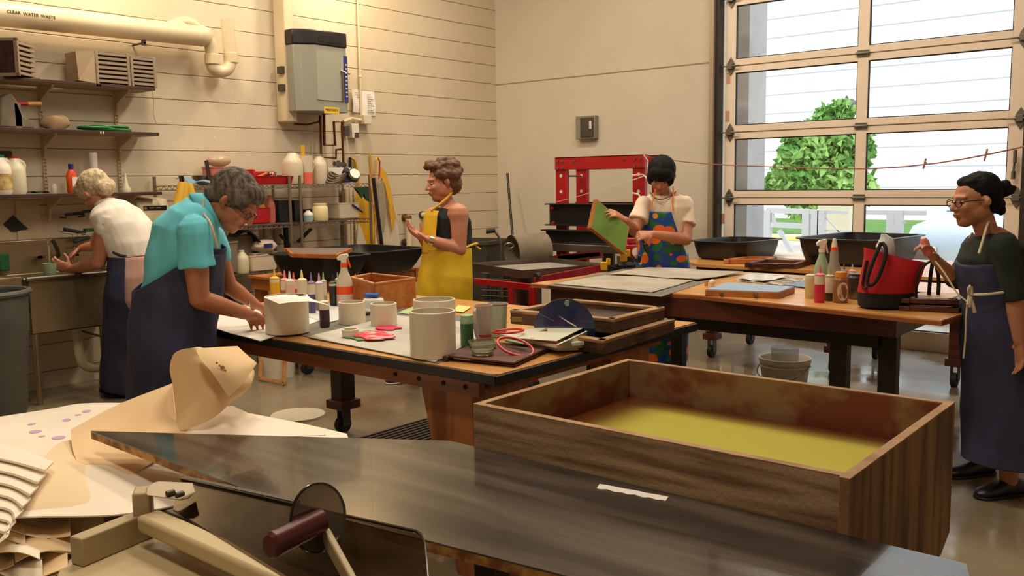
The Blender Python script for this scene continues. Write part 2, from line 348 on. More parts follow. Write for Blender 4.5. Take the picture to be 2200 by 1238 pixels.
# water heater
HG = mat('heater_grey', (150, 148, 134), .42, .1)
zt, zb, zk = 2.71, 2.10, 2.60
za_, zb_ = X(676, 62, -6.48).z, 2.105
zc_ = X(676, 95, -6.48).z
pl = [(WL, 4.985), (-6.60, 4.985), (-6.485, 5.13), (-6.485, 5.485), (WL, 5.485)]
r = root('water_heater', (-6.66, 5.24, zb_), 'grey tankless water heater with black top high on the block wall', 'water heater')
obj('body', MB().prism(pl, zb_, zc_), HG, r, bev=.006)
pg = [(WL, 4.975), (-6.596, 4.975), (-6.476, 5.125), (-6.476, 5.492), (WL, 5.492)]
obj('top_cowl', MB().prism(pg, zc_, za_), mat('cowl_black', (34, 26, 24), .4), r, bev=.012)
obj('vent_slot', MB().box((-6.478, 5.17, zc_ + .03), (-6.472, 5.42, zc_ + .08)), mat('slot', (10, 8, 8), .6), r)
dz = zb_ + .1
obj('door', MB().box((-6.485, 5.14, dz), (-6.478, 5.44, zc_ - .05)).ext([(-6.6 + .035, 5.03, dz), (-6.487, 5.13, dz), (-6.482, 5.14, dz), (-6.56, 5.035, dz)], (0, 0, zc_ - .05 - dz)), mat('heater_door', (158, 156, 140), .38, .1), r)
st_ = MB().box((-6.484, 5.45, dz - .01), (-6.476, 5.487, zc_ - .07))
cs = obj('control_strip', st_, mat('blue_strip', (36, 38, 110), .3), r)
b = MB()
for k in range(9): b.box((-6.476, 5.46, dz + .04 + k * .035), (-6.474, 5.478, dz + .052 + k * .035))
obj('strip_mark', b, mat('strip_mark', (210, 205, 200), .4), cs)
obj('sight_tube', MB().cyl((-6.465, 5.42, dz), (-6.465, 5.42, dz + .26), .008), STEEL, r)
obj('valve', MB().cyl((-6.47, 5.405, dz + .27), (-6.45, 5.44, dz + .25), .012).sph((-6.46, 5.49, dz + .25), .012), CHROME, r)
y1, y2 = X(697, 236, -6.48).y, X(729, 236, -6.48).y; z1_ = X(697, 236, -6.48).z
lb = obj('label', MB().box((-6.484, y1, z1_ - .028), (-6.482, y2, z1_ + .028)), mat('yellow_label', (226, 186, 50), .5), r)
text('lettering', 'PM0270073', .03, (-6.4812, (y1 + y2) / 2, z1_), (0, 1, 0), (0, 0, 1), mat('label_ink', (30, 24, 20), .6), lb)
# copper pipework
COP = mat('copper', (120, 66, 36), .38, .8, c2=(84, 48, 28), scale=(6, 6, 6))
r = root('copper_pipework', (-6.7, 5.35, 1.5), 'loops of copper pipe dropping from under the grey water heater', 'pipe')
xx = -6.7
def q(px, py): p = X(px, py, xx); return (xx, p.y, p.z)
obj('pipe', MB().tube([q(688, 248), q(690, 338), q(722, 340), q(722, 322), q(737, 320)], .011, n=8), COP, r)
obj('pipe', MB().tube([q(696, 245), q(697, 312), q(720, 312), q(717, 262), q(735, 262), q(738, 362)], .013, n=8), COP, r)
obj('pipe', MB().tube([(cx_, 5.06, q(630, 266)[2]), q(660, 268), q(685, 262), q(688, 250)], .009, n=8), COP, r)
obj('valve', MB().cyl(q(718, 352), q(742, 354), .022, n=10).cyl(q(727, 345), q(727, 361), .014), DSTEEL, r)
for pxx in (736, 744, 752, 762):
    obj('drop_pipe', MB().tube([(-6.815, X(pxx, 400, -6.815).y, 1.42), (-6.815, X(pxx, 400, -6.815).y, .35)], .014 if pxx != 744 else .022, n=8), COP if pxx < 740 else PIPE, r)
# thin conduit, outlet boxes, papers
xx = -6.8
r = root('thin_conduit', (xx, 5.9, 2.1), 'thin painted conduit dropping to a junction box right of the heater', 'conduit')
a, c = X(768, 0, xx), X(777, 245, xx)
obj('conduit', MB().cyl((xx, (a.y + c.y) / 2, c.z), (xx, (a.y + c.y) / 2, 5.2), .012).sph((xx, (a.y + c.y) / 2, X(772, 165, xx).z), .018), PIPE, r)
obj('junction_box', MB().box((WL, X(775, 250, xx).y, X(780, 267, xx).z), (xx + .05, X(791, 250, xx).y, X(780, 247, xx).z)), mat('plate', (214, 204, 182), .4), r, bev=.004)
obj('side_conduit', MB().tube([q(738, 262), q(755, 255), q(776, 259)], .018, n=8), PIPE, r)
r = root('outlet_box', (xx, X(757, 280, xx).y, X(757, 297, xx).z), 'small white wall outlet with grey socket below the junction box', 'outlet')
obj('plate', MB().box((WL, X(752, 280, xx).y, X(757, 297, xx).z), (xx + .03, X(767, 280, xx).y, X(757, 266, xx).z)), WHITEP, r, bev=.004)
obj('socket', MB().box((xx + .03, X(757, 280, xx).y, X(757, 296, xx).z), (xx + .035, X(766, 280, xx).y, X(757, 285, xx).z)), DSTEEL, r)
obj('side_box', MB().box((WL, X(738, 280, xx).y, X(757, 292, xx).z), (xx + .02, X(748, 280, xx).y, X(757, 272, xx).z)), DSTEEL, r)
INK = mat('print_ink', (120, 110, 104), .8)
for k, (p0, p1, lab) in enumerate((((751, 241), (776, 193), 'curled white notice sheets taped beside the heater'), ((775, 247), (805, 197), 'flat white notice sheet behind the thin conduit'))):
    a, c = X(*p0, WL + .01), X(*p1, WL + .01); r = root('paper_notice', (WL + .01, a.y, a.z), lab, 'notice', 'notices beside the heater')
    obj('sheet', MB().grid(lambda u, v: (WL + .008 + (.05 * (1 - k) * (1 - u) ** 2 + .008 * math.sin(v * 5)), a.y + (c.y - a.y) * u, a.z + (c.z - a.z) * v), 10, 4, .001), PAPER, r)
    b = MB()
    for i in range(9):
        z = a.z + (c.z - a.z) * (.12 + i * .09); b.box((WL + .03 + .04 * (1 - k) if 0 else WL + .0165, a.y + (c.y - a.y) * .45, z), (WL + .0185, a.y + (c.y - a.y) * (.9 - .1 * (i % 3)), z + .004))
    obj('printed_line', b, INK, r)
# ---- wall shelves on standards
SHT = mat('shelf_brown', (72, 46, 34), .5, c2=(54, 34, 26), scale=(3, 3, 3)); BRK = mat('bracket_cream', (196, 174, 142), .5)
SHU = mat('shelf_underside', (164, 138, 104), .6)
r0 = root('shelf_standards', (WL, 3.3, 1.3), 'pair of slotted cream metal standards carrying the left wall shelves', 'shelf rail')
sy_ = [X(92, 300, WL + .01).y, X(253, 300, WL + .01).y, 1.6]
for y in sy_:
    a = obj('standard', MB().box((WL, y - .013, 1.36), (WL + .015, y + .013, 2.25)), BRK, r0)
    b = MB()
    for k in range(34): b.box((WL + .015, y - .007, 1.38 + k * .026), (WL + .0165, y - .002, 1.392 + k * .026)).box((WL + .015, y + .002, 1.38 + k * .026), (WL + .0165, y + .007, 1.392 + k * .026))
    obj('slot', b, mat('slot_dark', (110, 88, 66), .8), a)
zs = [X(332, 188, -6.54).z, X(340, 285, -6.54).z, X(347, 412, -6.54).z]
for z, ye, nm in zip(zs, (3.655, 3.665, 3.66), ('top', 'middle', 'bottom')):
    r = root('wall_shelf', (-6.69, 2.6, z - .03), nm + ' brown shelf of the three on the left wall', 'shelf')
    obj('board', MB().box((WL + .02, 1.2, z - .022), (-6.54, ye, z)), SHT, r, bev=.002)
    obj('board_underside', MB().box((WL + .021, 1.21, z - .024), (-6.545, ye - .005, z - .0215)), SHU, r)
    for y in sy_:
        obj('bracket', MB().ext([(WL + .012, y - .008, z - .024), (-6.6, y - .008, z - .024), (-6.62, y - .008, z - .045), (WL + .05, y - .008, z - .11), (WL + .03, y - .008, z - .2), (WL + .012, y - .008, z - .2)], (0, .016, 0)), BRK, r)
    for y in (sy_[0] + .0, sy_[1] + .35 if nm != 'top' else sy_[0]):
        for d in (0, .02): obj('price_clip', MB().box((-6.54, y + .28 + d, z - .022), (-6.536, y + .29 + d, z - .006)), WHITEP, r)
# ---- things on the shelves
VG = mat('vent_grey', (142, 124, 104), .6); VD = mat('vent_dark', (44, 36, 32), .7)
def louver(nm, c, L, dep, h, rz, lab, ends=True, open_end=False):
    r = root(nm, c, lab, 'vent housing', 'louvred housings on the top shelf'); M = Matrix.Rotation(rz, 3, 'Z')
    def T(mb):
        for v in mb.bm.verts: v.co = V(c) + M @ v.co
        return mb
    wll = .012
    obj('core', T(MB().box((-L / 2 + .02, -dep / 2 + .02, .01), (L / 2 - .02, dep / 2 - .02, h - .01))), VD, r)
    n = 7
    for i in range(n):
        z = .02 + i * (h - .04) / (n - 1); b = MB()
        b.box((-L / 2, -dep / 2, z - .006), (L / 2, dep / 2, z + .012)); obj('slat', T(b), VG, r)
    for x in ((-1, 1) if not open_end else ()): obj('end_plate', T(MB().box((x * L / 2 - .01, -dep / 2 - .005, 0), (x * L / 2 + .01, dep / 2 + .005, h))), VG, r, bev=.003)
    obj('top_plate', T(MB().box((-L / 2, -dep / 2, h - .006), (L / 2, dep / 2, h))), VG, r)
    return r, T
z = zs[0]
r, T = louver('louvred_housing', (-6.66, 2.64, z), .3, .22, .24, math.radians(90 - 50), 'louvred grey housing with open dark red front at the far left of the top shelf', open_end=True)
b = MB().box((-.13, -.125, .02), (.13, -.112, .22)); obj('dark_opening', T(b), mat('maroon_inside', (92, 30, 26), .6, c2=(30, 18, 18), scale=(6, 6, 6)), r)
f = MB().box((-.16, -.13, 0), (-.135, -.11, .25)).box((.135, -.13, 0), (.16, -.11, .25)).box((-.16, -.13, 0), (.16, -.11, .02)).box((-.16, -.13, .23), (.16, -.11, .25)); obj('front_frame', T(f), VG, r)
a = X(208, 178, -6.58); c = X(275, 175, -6.58)
r, T = louver('louvred_housing', (-6.66, (a.y + c.y) / 2, z), abs(c.y - a.y), .2, .235, math.radians(90), 'larger louvred grey housing with solid hooded end on the top shelf')
obj('hood', MB().ext([(-6.56, a.y, z), (-6.56, a.y, z + .235), (-6.6, a.y - .13, z + .22), (-6.62, a.y - .11, z + .02)], (-.17, 0, 0)), mat('vent_pale', (186, 164, 134), .6), r)
a = X(278, 178, -6.58); c = X(332, 178, -6.58)
louver('louvred_housing', (-6.665, (a.y + c.y) / 2 + .012, z), abs(c.y - a.y) - .02, .19, .225, math.radians(90), 'smaller louvred grey housing at the right end of the top shelf')
# string hanging from shelf
p = X(326, 190, -6.53); obj('string', MB().tube([(-6.53, p.y, zs[0] - .01), (-6.53, p.y + .01, zs[0] - .1), (-6.53, p.y, zs[0] - .2), (-6.525, p.y + .015, zs[0] - .27)], .0025, n=5), mat('twine', (150, 120, 84), .9), label='loose tan string dangling from the right end of the top shelf', cat='string')
z = zs[1]
p = X(22, 268, -6.66)
r = root('stone_block', (-6.66, p.y, z), 'grey curved casting at the far left of the middle shelf', 'casting')
obj('block', MB().ext([(-6.6, p.y - .1, z), (-6.6, p.y - .07, z + .2), (-6.6, p.y + .0, z + .24), (-6.6, p.y + .04, z + .18), (-6.6, p.y + .07, z + .09), (-6.6, p.y + .13, z + .05), (-6.6, p.y + .14, z)], (-.12, 0, 0)), mat('grey_casting', (132, 122, 104), .7, c2=(112, 100, 82), scale=(6, 6, 6)), r, bev=.015)
a, c = X(35, 223, -6.62), X(88, 223, -6.62)
r = root('mallet_handle', (-6.62, a.y, a.z - .12), 'red and tan tool handle lying behind the grey casting', 'tool')
obj('red_grip', MB().cyl(a, a.lerp(c, .45), .014), RED, r); obj('tan_shaft', MB().cyl(a.lerp(c, .45), c, .015), PINEY, r)
obj('rest', MB().box((-6.64, a.y - .02, z), (-6.6, a.y + .02, a.z)), mat('grey_casting'), r)
p = X(118, 268, -6.68); rn = random.Random(2); b = MB().sph((-6.68, p.y, z + .055), (.07, .1, .06), 18)
for v in b.bm.verts: v.co += noise.noise_vector(v.co * 14) * .03; v.co.z = max(v.co.z, z)
obj('plaster_lump', b, mat('plaster_tan', (176, 146, 110), .85), label='lumpy tan plaster piece in the middle of the middle shelf', cat='plaster lump')
a, c = X(170, 268, -6.62), X(284, 270, -6.62); b = MB()
for k in range(3):
    cy = (a.y + c.y) / 2 + (.03, -.02, .05)[k]; ry = (.17, .16, .13)[k]; b.tube([(-6.67 + .09 * math.sin(t), cy + ry * math.cos(t), z + .014 + .011 * k) for t in [6.283 * i / 20 for i in range(20)]], .011, n=8, closed=True)
obj('green_hose', b, mat('green_rubber', (20, 110, 50), .45), label='flat coil of green hose at the right of the middle shelf', cat='hose')
# bottles
def handled_jug(nm, c, w_, h, body, cap, lab, cat='jug', group=None, handle=True, lblc=None):
    r = root(nm, c, lab, cat, group); c = V(c); x = w_ / 2
    obj('body', MB().lathe(c, [(x * .9, 0), (x, .02), (x, h * .6), (x * .92, h * .72), (x * .45, h * .9), (x * .36, h * .95)], 24), body, r)
    if handle: obj('handle', MB().tube([c + V((0, x * .8, h * .58)), c + V((0, x * 1.0, h * .8)), c + V((0, x * .3, h * .9))], .014, n=8, sm=1), body, r)
    obj('cap', MB().lathe(c + V((0, 0, h * .94)), [(x * .42, 0), (x * .42, h * .06)], 18), cap, r, bev=.002)
    if lblc: obj('label', MB().lathe(c + V((0, 0, h * .12)), [(x * 1.012, 0), (x * 1.012, h * .4)], 24, c0=False, c1=False), lblc, r)
    return r
MILK = mat('milky_plastic', (232, 222, 192), .35, trans=.15); z = zs[2]
p = X(6, 412, -6.6); handled_jug('detergent_jug', (-6.62, p.y, z), .15, X(6, 333, -6.6).z - z, WHITEP, mat('green_cap', (20, 110, 60), .4), 'white jug with printed label and green cap at the shelf left end', lblc=mat('fruit_label', (206, 190, 120), .6, c2=(140, 60, 40), scale=(16, 16, 16)))
p = X(38, 412, -6.6); handled_jug('milk_jug', (-6.62, p.y, z), .135, X(38, 335, -6.6).z - z, MILK, RED, 'translucent jug with red cap on the bottom wall shelf', lblc=None)
p = X(14, 350, -6.75); r = root('spray_bottle', (-6.76, p.y, z), 'dark topped sprayer standing behind the two jugs', 'spray bottle')
obj('body', MB().lathe((-6.76, p.y, z), [(.04, 0), (.04, .16), (.015, .22), (.015, .26)]), WHITEP, r); obj('spray_head', MB().box((-6.78, p.y - .05, z + .255), (-6.74, p.y + .04, z + .3)).cyl((-6.76, p.y - .05, z + .25), (-6.76, p.y - .06, z + .2), .006), BLACKP, r, bev=.006)
p = X(157, 408, -6.62); h = X(157, 352, -6.62).z - z; ORP = mat('orange_plastic', (226, 84, 26), .4)
r = root('soap_bottle', (-6.63, p.y, z), 'orange bottle with blue cap on the bottom wall shelf', 'bottle')
obj('body', MB().loft([((-6.63, p.y, z), (.02, 0, 0), (0, .03, 0)), ((-6.63, p.y, z + .01), (.026, 0, 0), (0, .036, 0)), ((-6.63, p.y, z + h * .62), (.026, 0, 0), (0, .038, 0)), ((-6.63, p.y, z + h * .76), (.02, 0, 0), (0, .024, 0)), ((-6.63, p.y, z + h * .82), (.014, 0, 0), (0, .016, 0))]), ORP, r)
obj('cap', MB().cyl((-6.63, p.y, z + h * .81), (-6.63, p.y, z + h), .018), mat('navy_cap', (30, 30, 110), .4), r, bev=.003)
obj('label', MB().box((-6.604, p.y - .008, z + .03), (-6.6, p.y + .03, z + h * .55)), PAPER, r)
p = X(205, 400, -6.7); h = X(205, 328, -6.7).z - z
obj('cardboard_tube', MB().cyl((-6.71, p.y, z), (-6.71, p.y, z + h), .03, n=20), PAPER, label='tall white paper tube standing on the bottom wall shelf', cat='tube')
p = X(272, 408, -6.68); h = X(272, 372, -6.68).z - z
obj('funnel_bottle', MB().lathe((-6.69, p.y, z), [(.032, 0), (.034, .03), (.02, .05), (.006, h)], 16), MILK, label='small pointed nozzle bottle near the right end of the bottom shelf', cat='bottle')
p = X(118, 410, -6.72); obj('small_jar', MB().lathe((-6.73, p.y, z), [(.02, 0), (.022, .05), (.01, .07)], 14), WHITEP, label='tiny white jar on the bottom shelf left of the orange bottle', cat='jar')
p = X(83, 412, -6.6); obj('black_cloth', MB().grid(lambda u, v: (-6.6 - v * .12, p.y - .07 + u * .15, z + .008 + .012 * math.sin(u * 6) ** 2), 8, 4, .003), BLACKP, label='folded black cloth on the bottom shelf edge', cat='cloth')
# ---- under the shelf: sheets, rack, dispensers
NOTE = mat('aged_paper', (196, 176, 146), .8)
for k, (p0, p1, lab) in enumerate((((-2, 530), (40, 428), 'pinned sheet at the far left above the sink'), ((38, 520), (82, 430), 'middle pinned sheet above the sink'), ((84, 524), (126, 462), 'rightmost pinned sheet above the sink faucet'))):
    a, c = X(*p0, WL + .006), X(*p1, WL + .006)
    obj('wall_sheet', MB().grid(lambda u, v: (WL + .005 + .012 * abs(math.sin(u * 4 + k)), a.y + (c.y - a.y) * u, a.z + (c.z - a.z) * v), 8, 4, .0015), NOTE, label=lab, cat='paper', group='sheets pinned above the sink')
q_ = [X(*p, WL + .03) for p in ((8, 482), (29, 463), (62, 492), (26, 498))]
obj('black_square', MB().ext([(WL + .022, p.y, p.z) for p in q_], (.004, 0, 0)), mat('matt_black', (26, 30, 28), .6), label='small black diamond shaped board pinned over the sink sheets', cat='board')
for p0, p1 in (((0, 485), (76, 476)), ((0, 497), (78, 488))):
    pass
r = root('towel_dispenser', (-6.7, 3.62, 1.2), 'cream paper towel dispenser with black label beside the shelf end', 'towel dispenser')
DISP = mat('dispenser_cream', (206, 192, 158), .4)
a, c, e = X(294, 412, -6.6), X(362, 432, -6.6), X(368, 470, -6.6)
ya, yb = X(300, 470, -6.6).y, X(368, 470, -6.6).y
obj('housing', MB().ext([(WL, 0, 1.1), (-6.6, 0, 1.1), (-6.6, 0, 1.31), (-6.64, 0, 1.37), (WL, 0, 1.385)], (0, yb - ya, 0)), DISP, r, bev=.015)
for v in r.children[0].data.vertices: v.co.y += ya
l_ = X(335, 447, -6.598); t = obj('label', MB().box((-6.6, l_.y - .1, l_.z - .017), (-6.597, l_.y + .09, l_.z + .017)), BLACKP, r)
mat('dim_white', (150, 134, 112), .6); b = MB()
for k_, (o0, o1) in enumerate(((-.055, -.012), (-.002, .04))): b.box((-6.597, l_.y + o0, l_.z - .002), (-6.5962, l_.y + o1, l_.z + .006))
obj('printed_line', b, MATS['dim_white'], t)
obj('logo', MB().cyl((-6.597, l_.y - .085, l_.z), (-6.5962, l_.y - .085, l_.z), .011), mat('dim_white'), t)
# wire dish rack on wall
r = root('wire_rack', (-6.74, 3.2, 1.1), 'wire wall rack holding dark tools above the sink', 'rack')
a, c = X(145, 503, -6.74), X(228, 503, -6.74); b = MB()
for z in (a.z, a.z - .1): b.tube([(WL + .01, a.y, z), (-6.66, a.y, z), (-6.66, c.y, z), (WL + .01, c.y, z)], .003, n=6)
for k in range(9): y = a.y + (c.y - a.y) * k / 8; b.tube([(-6.66, y, a.z), (-6.66, y, a.z - .1), (WL + .01, y, a.z - .1)], .002, n=5)
obj('basket', b, STEEL, r)
for k, (px, py, cl, dx) in enumerate(((160, 497, (36, 34, 34), .16), (195, 494, (30, 74, 34), .1), (175, 515, (48, 42, 40), .12))):
    p = X(px, py, -6.72); obj('scraper', MB().cbox(p, (.04, dx, .025), M=Matrix.Rotation(.25 * (k - 1), 3, 'X')), mat('scraper_%d' % k, cl, .5), label=('black flat scraper at the left of the wire rack', 'green bristle brush in the wire rack', 'dark scraper low in the wire rack')[k], cat='tool', bev=.006)
for k, (x0, x1, py, lab) in enumerate(((140, 180, 462, 'dark shallow pan lying on the ledge above the sink left'), (178, 218, 455, 'dark spatula on the ledge above the sink right'))):
    a, c = X(x0, py, -6.76), X(x1, py - 5, -6.76); obj('hanging_tool', MB().bar(a, c, .012, .022).bar(V((WL, a.y, a.z - .02)), V((-6.75, a.y, a.z - .02)), .01, .01).bar(V((WL, c.y, a.z - .02)), V((-6.75, c.y, a.z - .01)), .01, .01), BLACKP, label=lab, cat='tool', bev=.002)
# ---- sink
SK = mat('sink_steel', (176, 158, 126), .36, .75, c2=(150, 130, 100), scale=(1.5, 1.5, 1.5)); SX = -6.32
ys0, ys1 = 2.0, 3.27; rim = .862; bot = .485
r = root('utility_sink', (-6.58, 2.9, 0), 'deep stainless steel utility sink against the left block wall', 'sink')
ysL = 2.54
def tub(y0, y1, nm):
    t = .012; b = MB(); x0, x1 = WL + .06, SX
    b.box((x1 - t, y0, bot), (x1, y1, rim)).box((x0, y0, bot), (x0 + t, y1, rim + .0)).box((x0, y0, bot), (x1, y0 + t, rim)).box((x0, y1 - t, bot), (x1, y1, rim)).box((x0, y0, bot), (x1, y1, bot + t)); obj(nm, b, SK, r, bev=.004)
tub(ysL, ys1, 'basin')
obj('rim', MB().tube([(SX + .012, ysL - .015, rim), (SX + .012, ys1 + .015, rim)], .017, n=12).box((WL + .03, ysL - .03, rim - .012), (SX + .012, ysL, rim + .008)).box((WL + .03, ys1, rim - .012), (SX + .012, ys1 + .03, rim + .008)).box((SX - .02, ysL, rim - .006), (SX + .01, ys1, rim + .012)), STEEL, r, bev=.004)
obj('drainboard', MB().box((WL + .03, 1.9, rim - .012), (SX - .02, ysL - .03, rim + .004)).box((SX - .03, 1.9, rim - .06), (SX - .01, ysL - .03, rim + .02)), SK, r, bev=.004)
obj('splashback', MB().box((WL + .005, 1.9, rim - .02), (WL + .06, ys1 + .03, rim + .24)), SK, r, bev=.01)
for x, y in ((SX - .02, ysL + .03), (SX - .02, ys1 - .12), (WL + .1, ysL + .03), (WL + .1, ys1 - .05)): obj('leg', MB().cyl((x, y, 0), (x, y, bot + .01), .02, n=14), SK, r)
pp_ = lambda px, py: X(px, py, -6.5)
obj('drain_line', MB().tube([pp_(165, 700), pp_(167, 740), pp_(172, 775), pp_(185, 790), pp_(215, 792), (-6.5, 3.6, pp_(220, 792).z)], .032, n=14, sm=2), PIPE, r)
obj('lever_drain', MB().cyl(pp_(170, 710), pp_(235, 728), .008).cyl(pp_(222, 728), pp_(240, 720), .013), STEEL, r)
r = root('faucet', (-6.7, 2.98, .95), 'swan neck steel faucet running water into the cup', 'faucet')
fa = X(103, 519, -6.62); obj('spout', MB().tube([(WL + .06, fa.y + .13, .97), (-6.74, fa.y + .12, .98), (-6.68, fa.y + .09, 1.02), (-6.64, fa.y + .04, fa.z + .02), fa], .014, n=12, sm=2), DSTEEL, r)
obj('nozzle', MB().cyl(fa + V((0, 0, .012)), fa - V((0, 0, .02)), .014), CHROME, r)
for d in (-.02, .24): obj('tap_handle', MB().cyl((WL + .06, fa.y + d, .97), (WL + .12, fa.y + d, .97), .018).box((WL + .1, fa.y + d - .04, .965), (WL + .12, fa.y + d + .04, .985)), CHROME, r)
wt = mat('tap_water', (214, 196, 168), .1, trans=.6); obj('tap_water', MB().cyl(fa - V((0, 0, .02)), (fa.x, fa.y, X(105, 572, fa.x).z), .008, .006), wt, label='thin stream of tap water falling into the pale green cup', cat='water stream')
p = X(12, 545, -6.7); obj('green_scrubber', MB().cbox((-6.74, p.y, .9 + .055), (.03, .07, .12)), mat('scrub_green', (22, 92, 48), .7), label='green scouring pad standing at the back left of the sink', cat='scrubber', bev=.01)
# left wall pipe stubs near the corner
for k, (px, py, rr) in enumerate(((905, 462, 9), (868, 468, 9), (868, 523, 11))):
    p = X(px, py, WL); r = root('pipe_stub', (WL, p.y, p.z), ('cream capped pipe stub on the wall nearest the corner', 'brass valve stub on the wall left of the yellow apron', 'dark lower pipe stub on the wall near the sticks')[k], 'pipe stub')
    obj('flange', MB().cyl(p, p + V((.02, 0, 0)), rr * .0043), DSTEEL, r); obj('plug', MB().cyl(p, p + V((.09, 0, 0)), rr * .003, n=16), (PIPE, mat('brass', (150, 104, 44), .4, .7), mat('brown_iron', (60, 36, 32), .6))[k], r, bev=.003)
p = X(880, 560, WL + .08); obj('down_pipe', MB().cyl((p.x, p.y, 0), (p.x, p.y, X(880, 470, WL).z), .03), PIPE, label='cream vertical pipe below the brass valve', cat='pipe')
# trash can
c = Z(20, 885, 0); c = V((-6.28, 2.12, 0)) if 0 else V((c.x, c.y, 0))
CANG = mat('grey_bin_plastic', (92, 92, 84), .55, c2=(82, 82, 76), scale=(4, 4, 4))
cc = D(-28, 885, 5.35); cc.z = 0; rT = (D(74, 640, 5.35) - D(-28, 640, 5.35)).length; zT = D(0, 630, 5.35).z
r = root('trash_can', cc, 'large round grey plastic bin beside the sink at the left edge', 'trash can')
obj('body', MB().lathe(cc + V((0, 0, .1)), [(rT * .72, 0), (rT * .78, .02), (rT * .9, zT - .35), (rT * .93, zT - .33), (rT * .94, zT - .16), (rT * .96, zT - .12), (rT * .96, zT - .1), (rT * .9, zT - .1), (rT * .72, .04)], 40), CANG, r)
obj('rim', MB().tube([cc + V((rT * .97 * math.cos(t), rT * .97 * math.sin(t), zT)) for t in [6.283 * i / 40 for i in range(40)]], .018, n=8, closed=True), CANG, r)
obj('dolly', MB().cyl(cc + V((0, 0, .07)), cc + V((0, 0, .11)), rT * .75, n=32), BLACKP, r)
for k in range(5):
    t = k * 1.257 - .9; p = cc + V((rT * .62 * math.cos(t), rT * .62 * math.sin(t), .035)); obj('caster', MB().cyl(p - V((.012, 0, 0)), p + V((.012, 0, 0)), .035), RUB, r)
# ================================================================ wire shelving and contents
CHR = mat('shelf_chrome', (150, 136, 118), .32, .75)
xf, xb = -6.4, -6.79
def wire_unit(y0, y1, zsx, lab, zp):
    r = root('wire_shelving', ((xf + xb) / 2, (y0 + y1) / 2, 0), lab, 'wire shelving', 'chrome wire shelving units')
    for x in (xf, xb):
        for y in (y0, y1): obj('post', MB().cyl((x, y, 0), (x, y, zp), .0125, n=12).cyl((x, y, zp), (x, y, zp + .012), .014), CHR, r)
    for z in zsx:
        b = MB()
        for x in (xf, xb): b.box((x - .003, y0, z - .004), (x + .003, y1, z + .002)).box((x - .003, y0, z - .036), (x + .003, y1, z - .03))
        for y in (y0, y1): b.box((xb, y - .003, z - .004), (xf, y + .003, z + .002)).box((xb, y - .003, z - .036), (xf, y + .003, z - .03))
        n = int((y1 - y0) / .05)
        for k in range(n):
            ya = y0 + (y1 - y0) * k / n; yb = y0 + (y1 - y0) * (k + 1) / n; ym = (ya + yb) / 2
            for x in (xf, xb): b.bar((x, ya, z - .032), (x, ym, z), .004, .004).bar((x, ym, z), (x, yb, z - .032), .004, .004)
        for k in range(int((y1 - y0) / .03)): b.box((xb, y0 + .03 * k, z - .003), (xf, y0 + .03 * k + .003, z))
        obj('shelf', b, CHR, r, smooth=0)
    return r
zt_, zm_, zl_ = 1.468, 1.142, .745
wire_unit(3.74, 4.74, (zt_, zm_, zl_, .35), 'left chrome wire shelving unit, standing behind the turquoise shirt', 1.53)
wire_unit(4.85, 5.64, (zt_, zm_, .35), 'right chrome wire shelving unit beside the hanging aprons', 1.53)
def on(px, py, z, x=None):          # point on a shelf surface at a pixel column
    x = -6.55 if x is None else x; p = X(px, py, x); return V((x, p.y, z))
def sz_(a, c, x=-6.55): return abs(X(c, 400, x).y - X(a, 400, x).y)
def zat(px, py, x=-6.55): return X(px, py, x).z
CLR = mat('cloudy_plastic', (222, 208, 180), .35, trans=.12)
# top shelf
p = on(425, 390, zt_); b = MB().grid(lambda u, v: (-6.6 + .2 * v, p.y - .16 + .3 * u, zt_ + .006 + .03 * abs(math.sin(u * 5 + v * 3)) + .05 * (1 - u) * (1 - v)), 16, 10, .004)
obj('blue_rag', b, mat('blue_rag', (104, 140, 160), .85), label='crumpled pale blue rag on the top wire shelf at left', cat='rag')
p = on(437, 385, zt_, -6.66); obj('metal_bowl', MB().lathe((-6.7, p.y + .02, zt_), [(.03, 0), (.07, .03), (.09, .08), (.085, .08), (.06, .03), (.02, .01)], 24), STEEL, label='steel mixing bowl on the top wire shelf behind the blue rag', cat='bowl')
p = on(452, 388, zt_, -6.6); obj('wood_stick', MB().bar(p, V((-6.6, X(443, 345, -6.6).y, zat(443, 345, -6.6))), .012, .03), DKWOOD, label='dark wooden paddle leaning up from the top wire shelf', cat='paddle')
p = on(470, 388, zt_, -6.68); obj('pink_tub', MB().bins((-6.7, p.y, zt_), .16, .2, .15, rnd=.03, rim=.005), mat('pink_clear', (196, 110, 96), .4), label='pink translucent tub behind the grey haired head', cat='tub')
p = on(487, 388, zt_, -6.55); b = MB().sph((-6.7, p.y + .03, zt_ + .2), (.07, .11, .05), 14)
obj('plastic_bag', b, mat('clear_bag', (214, 190, 160), .3, trans=.5), label='clump of clear plastic bag above the pink tub', cat='bag')
def red_tote(c, L, W, h, lab):
    r = root('red_tote_tray', c, lab, 'tote tray'); RP = mat('red_plastic', (176, 18, 22), .4); c = V(c)
    obj('tray', MB().bins(c, W, L, h * .55, rnd=.015, rim=.006, flare=.08, wall=.006), RP, r)
    obj('handle', MB().box(c + V((-W / 2, -L / 2 - .01, 0)), c + V((W / 2, -L / 2 + .012, h))).box(c + V((-W / 2, L / 2 - .07, h * .5)), c + V((-W / 2 + .03, L / 2, h * .9))).box(c + V((-W / 2, -L / 2, h * .5)), c + V((-W / 2 + .02, L / 2, h * .9))), RP, r, bev=.008)
    for k in range(5): obj('tool', MB().cyl(c + V((-.04 + .02 * k, -.1 + .04 * k, h * .3)), c + V((.05 - .015 * k, .0 + .03 * k, h * .75)), .012), (PINE, DKWOOD, STEEL)[k % 3], r)
    return r
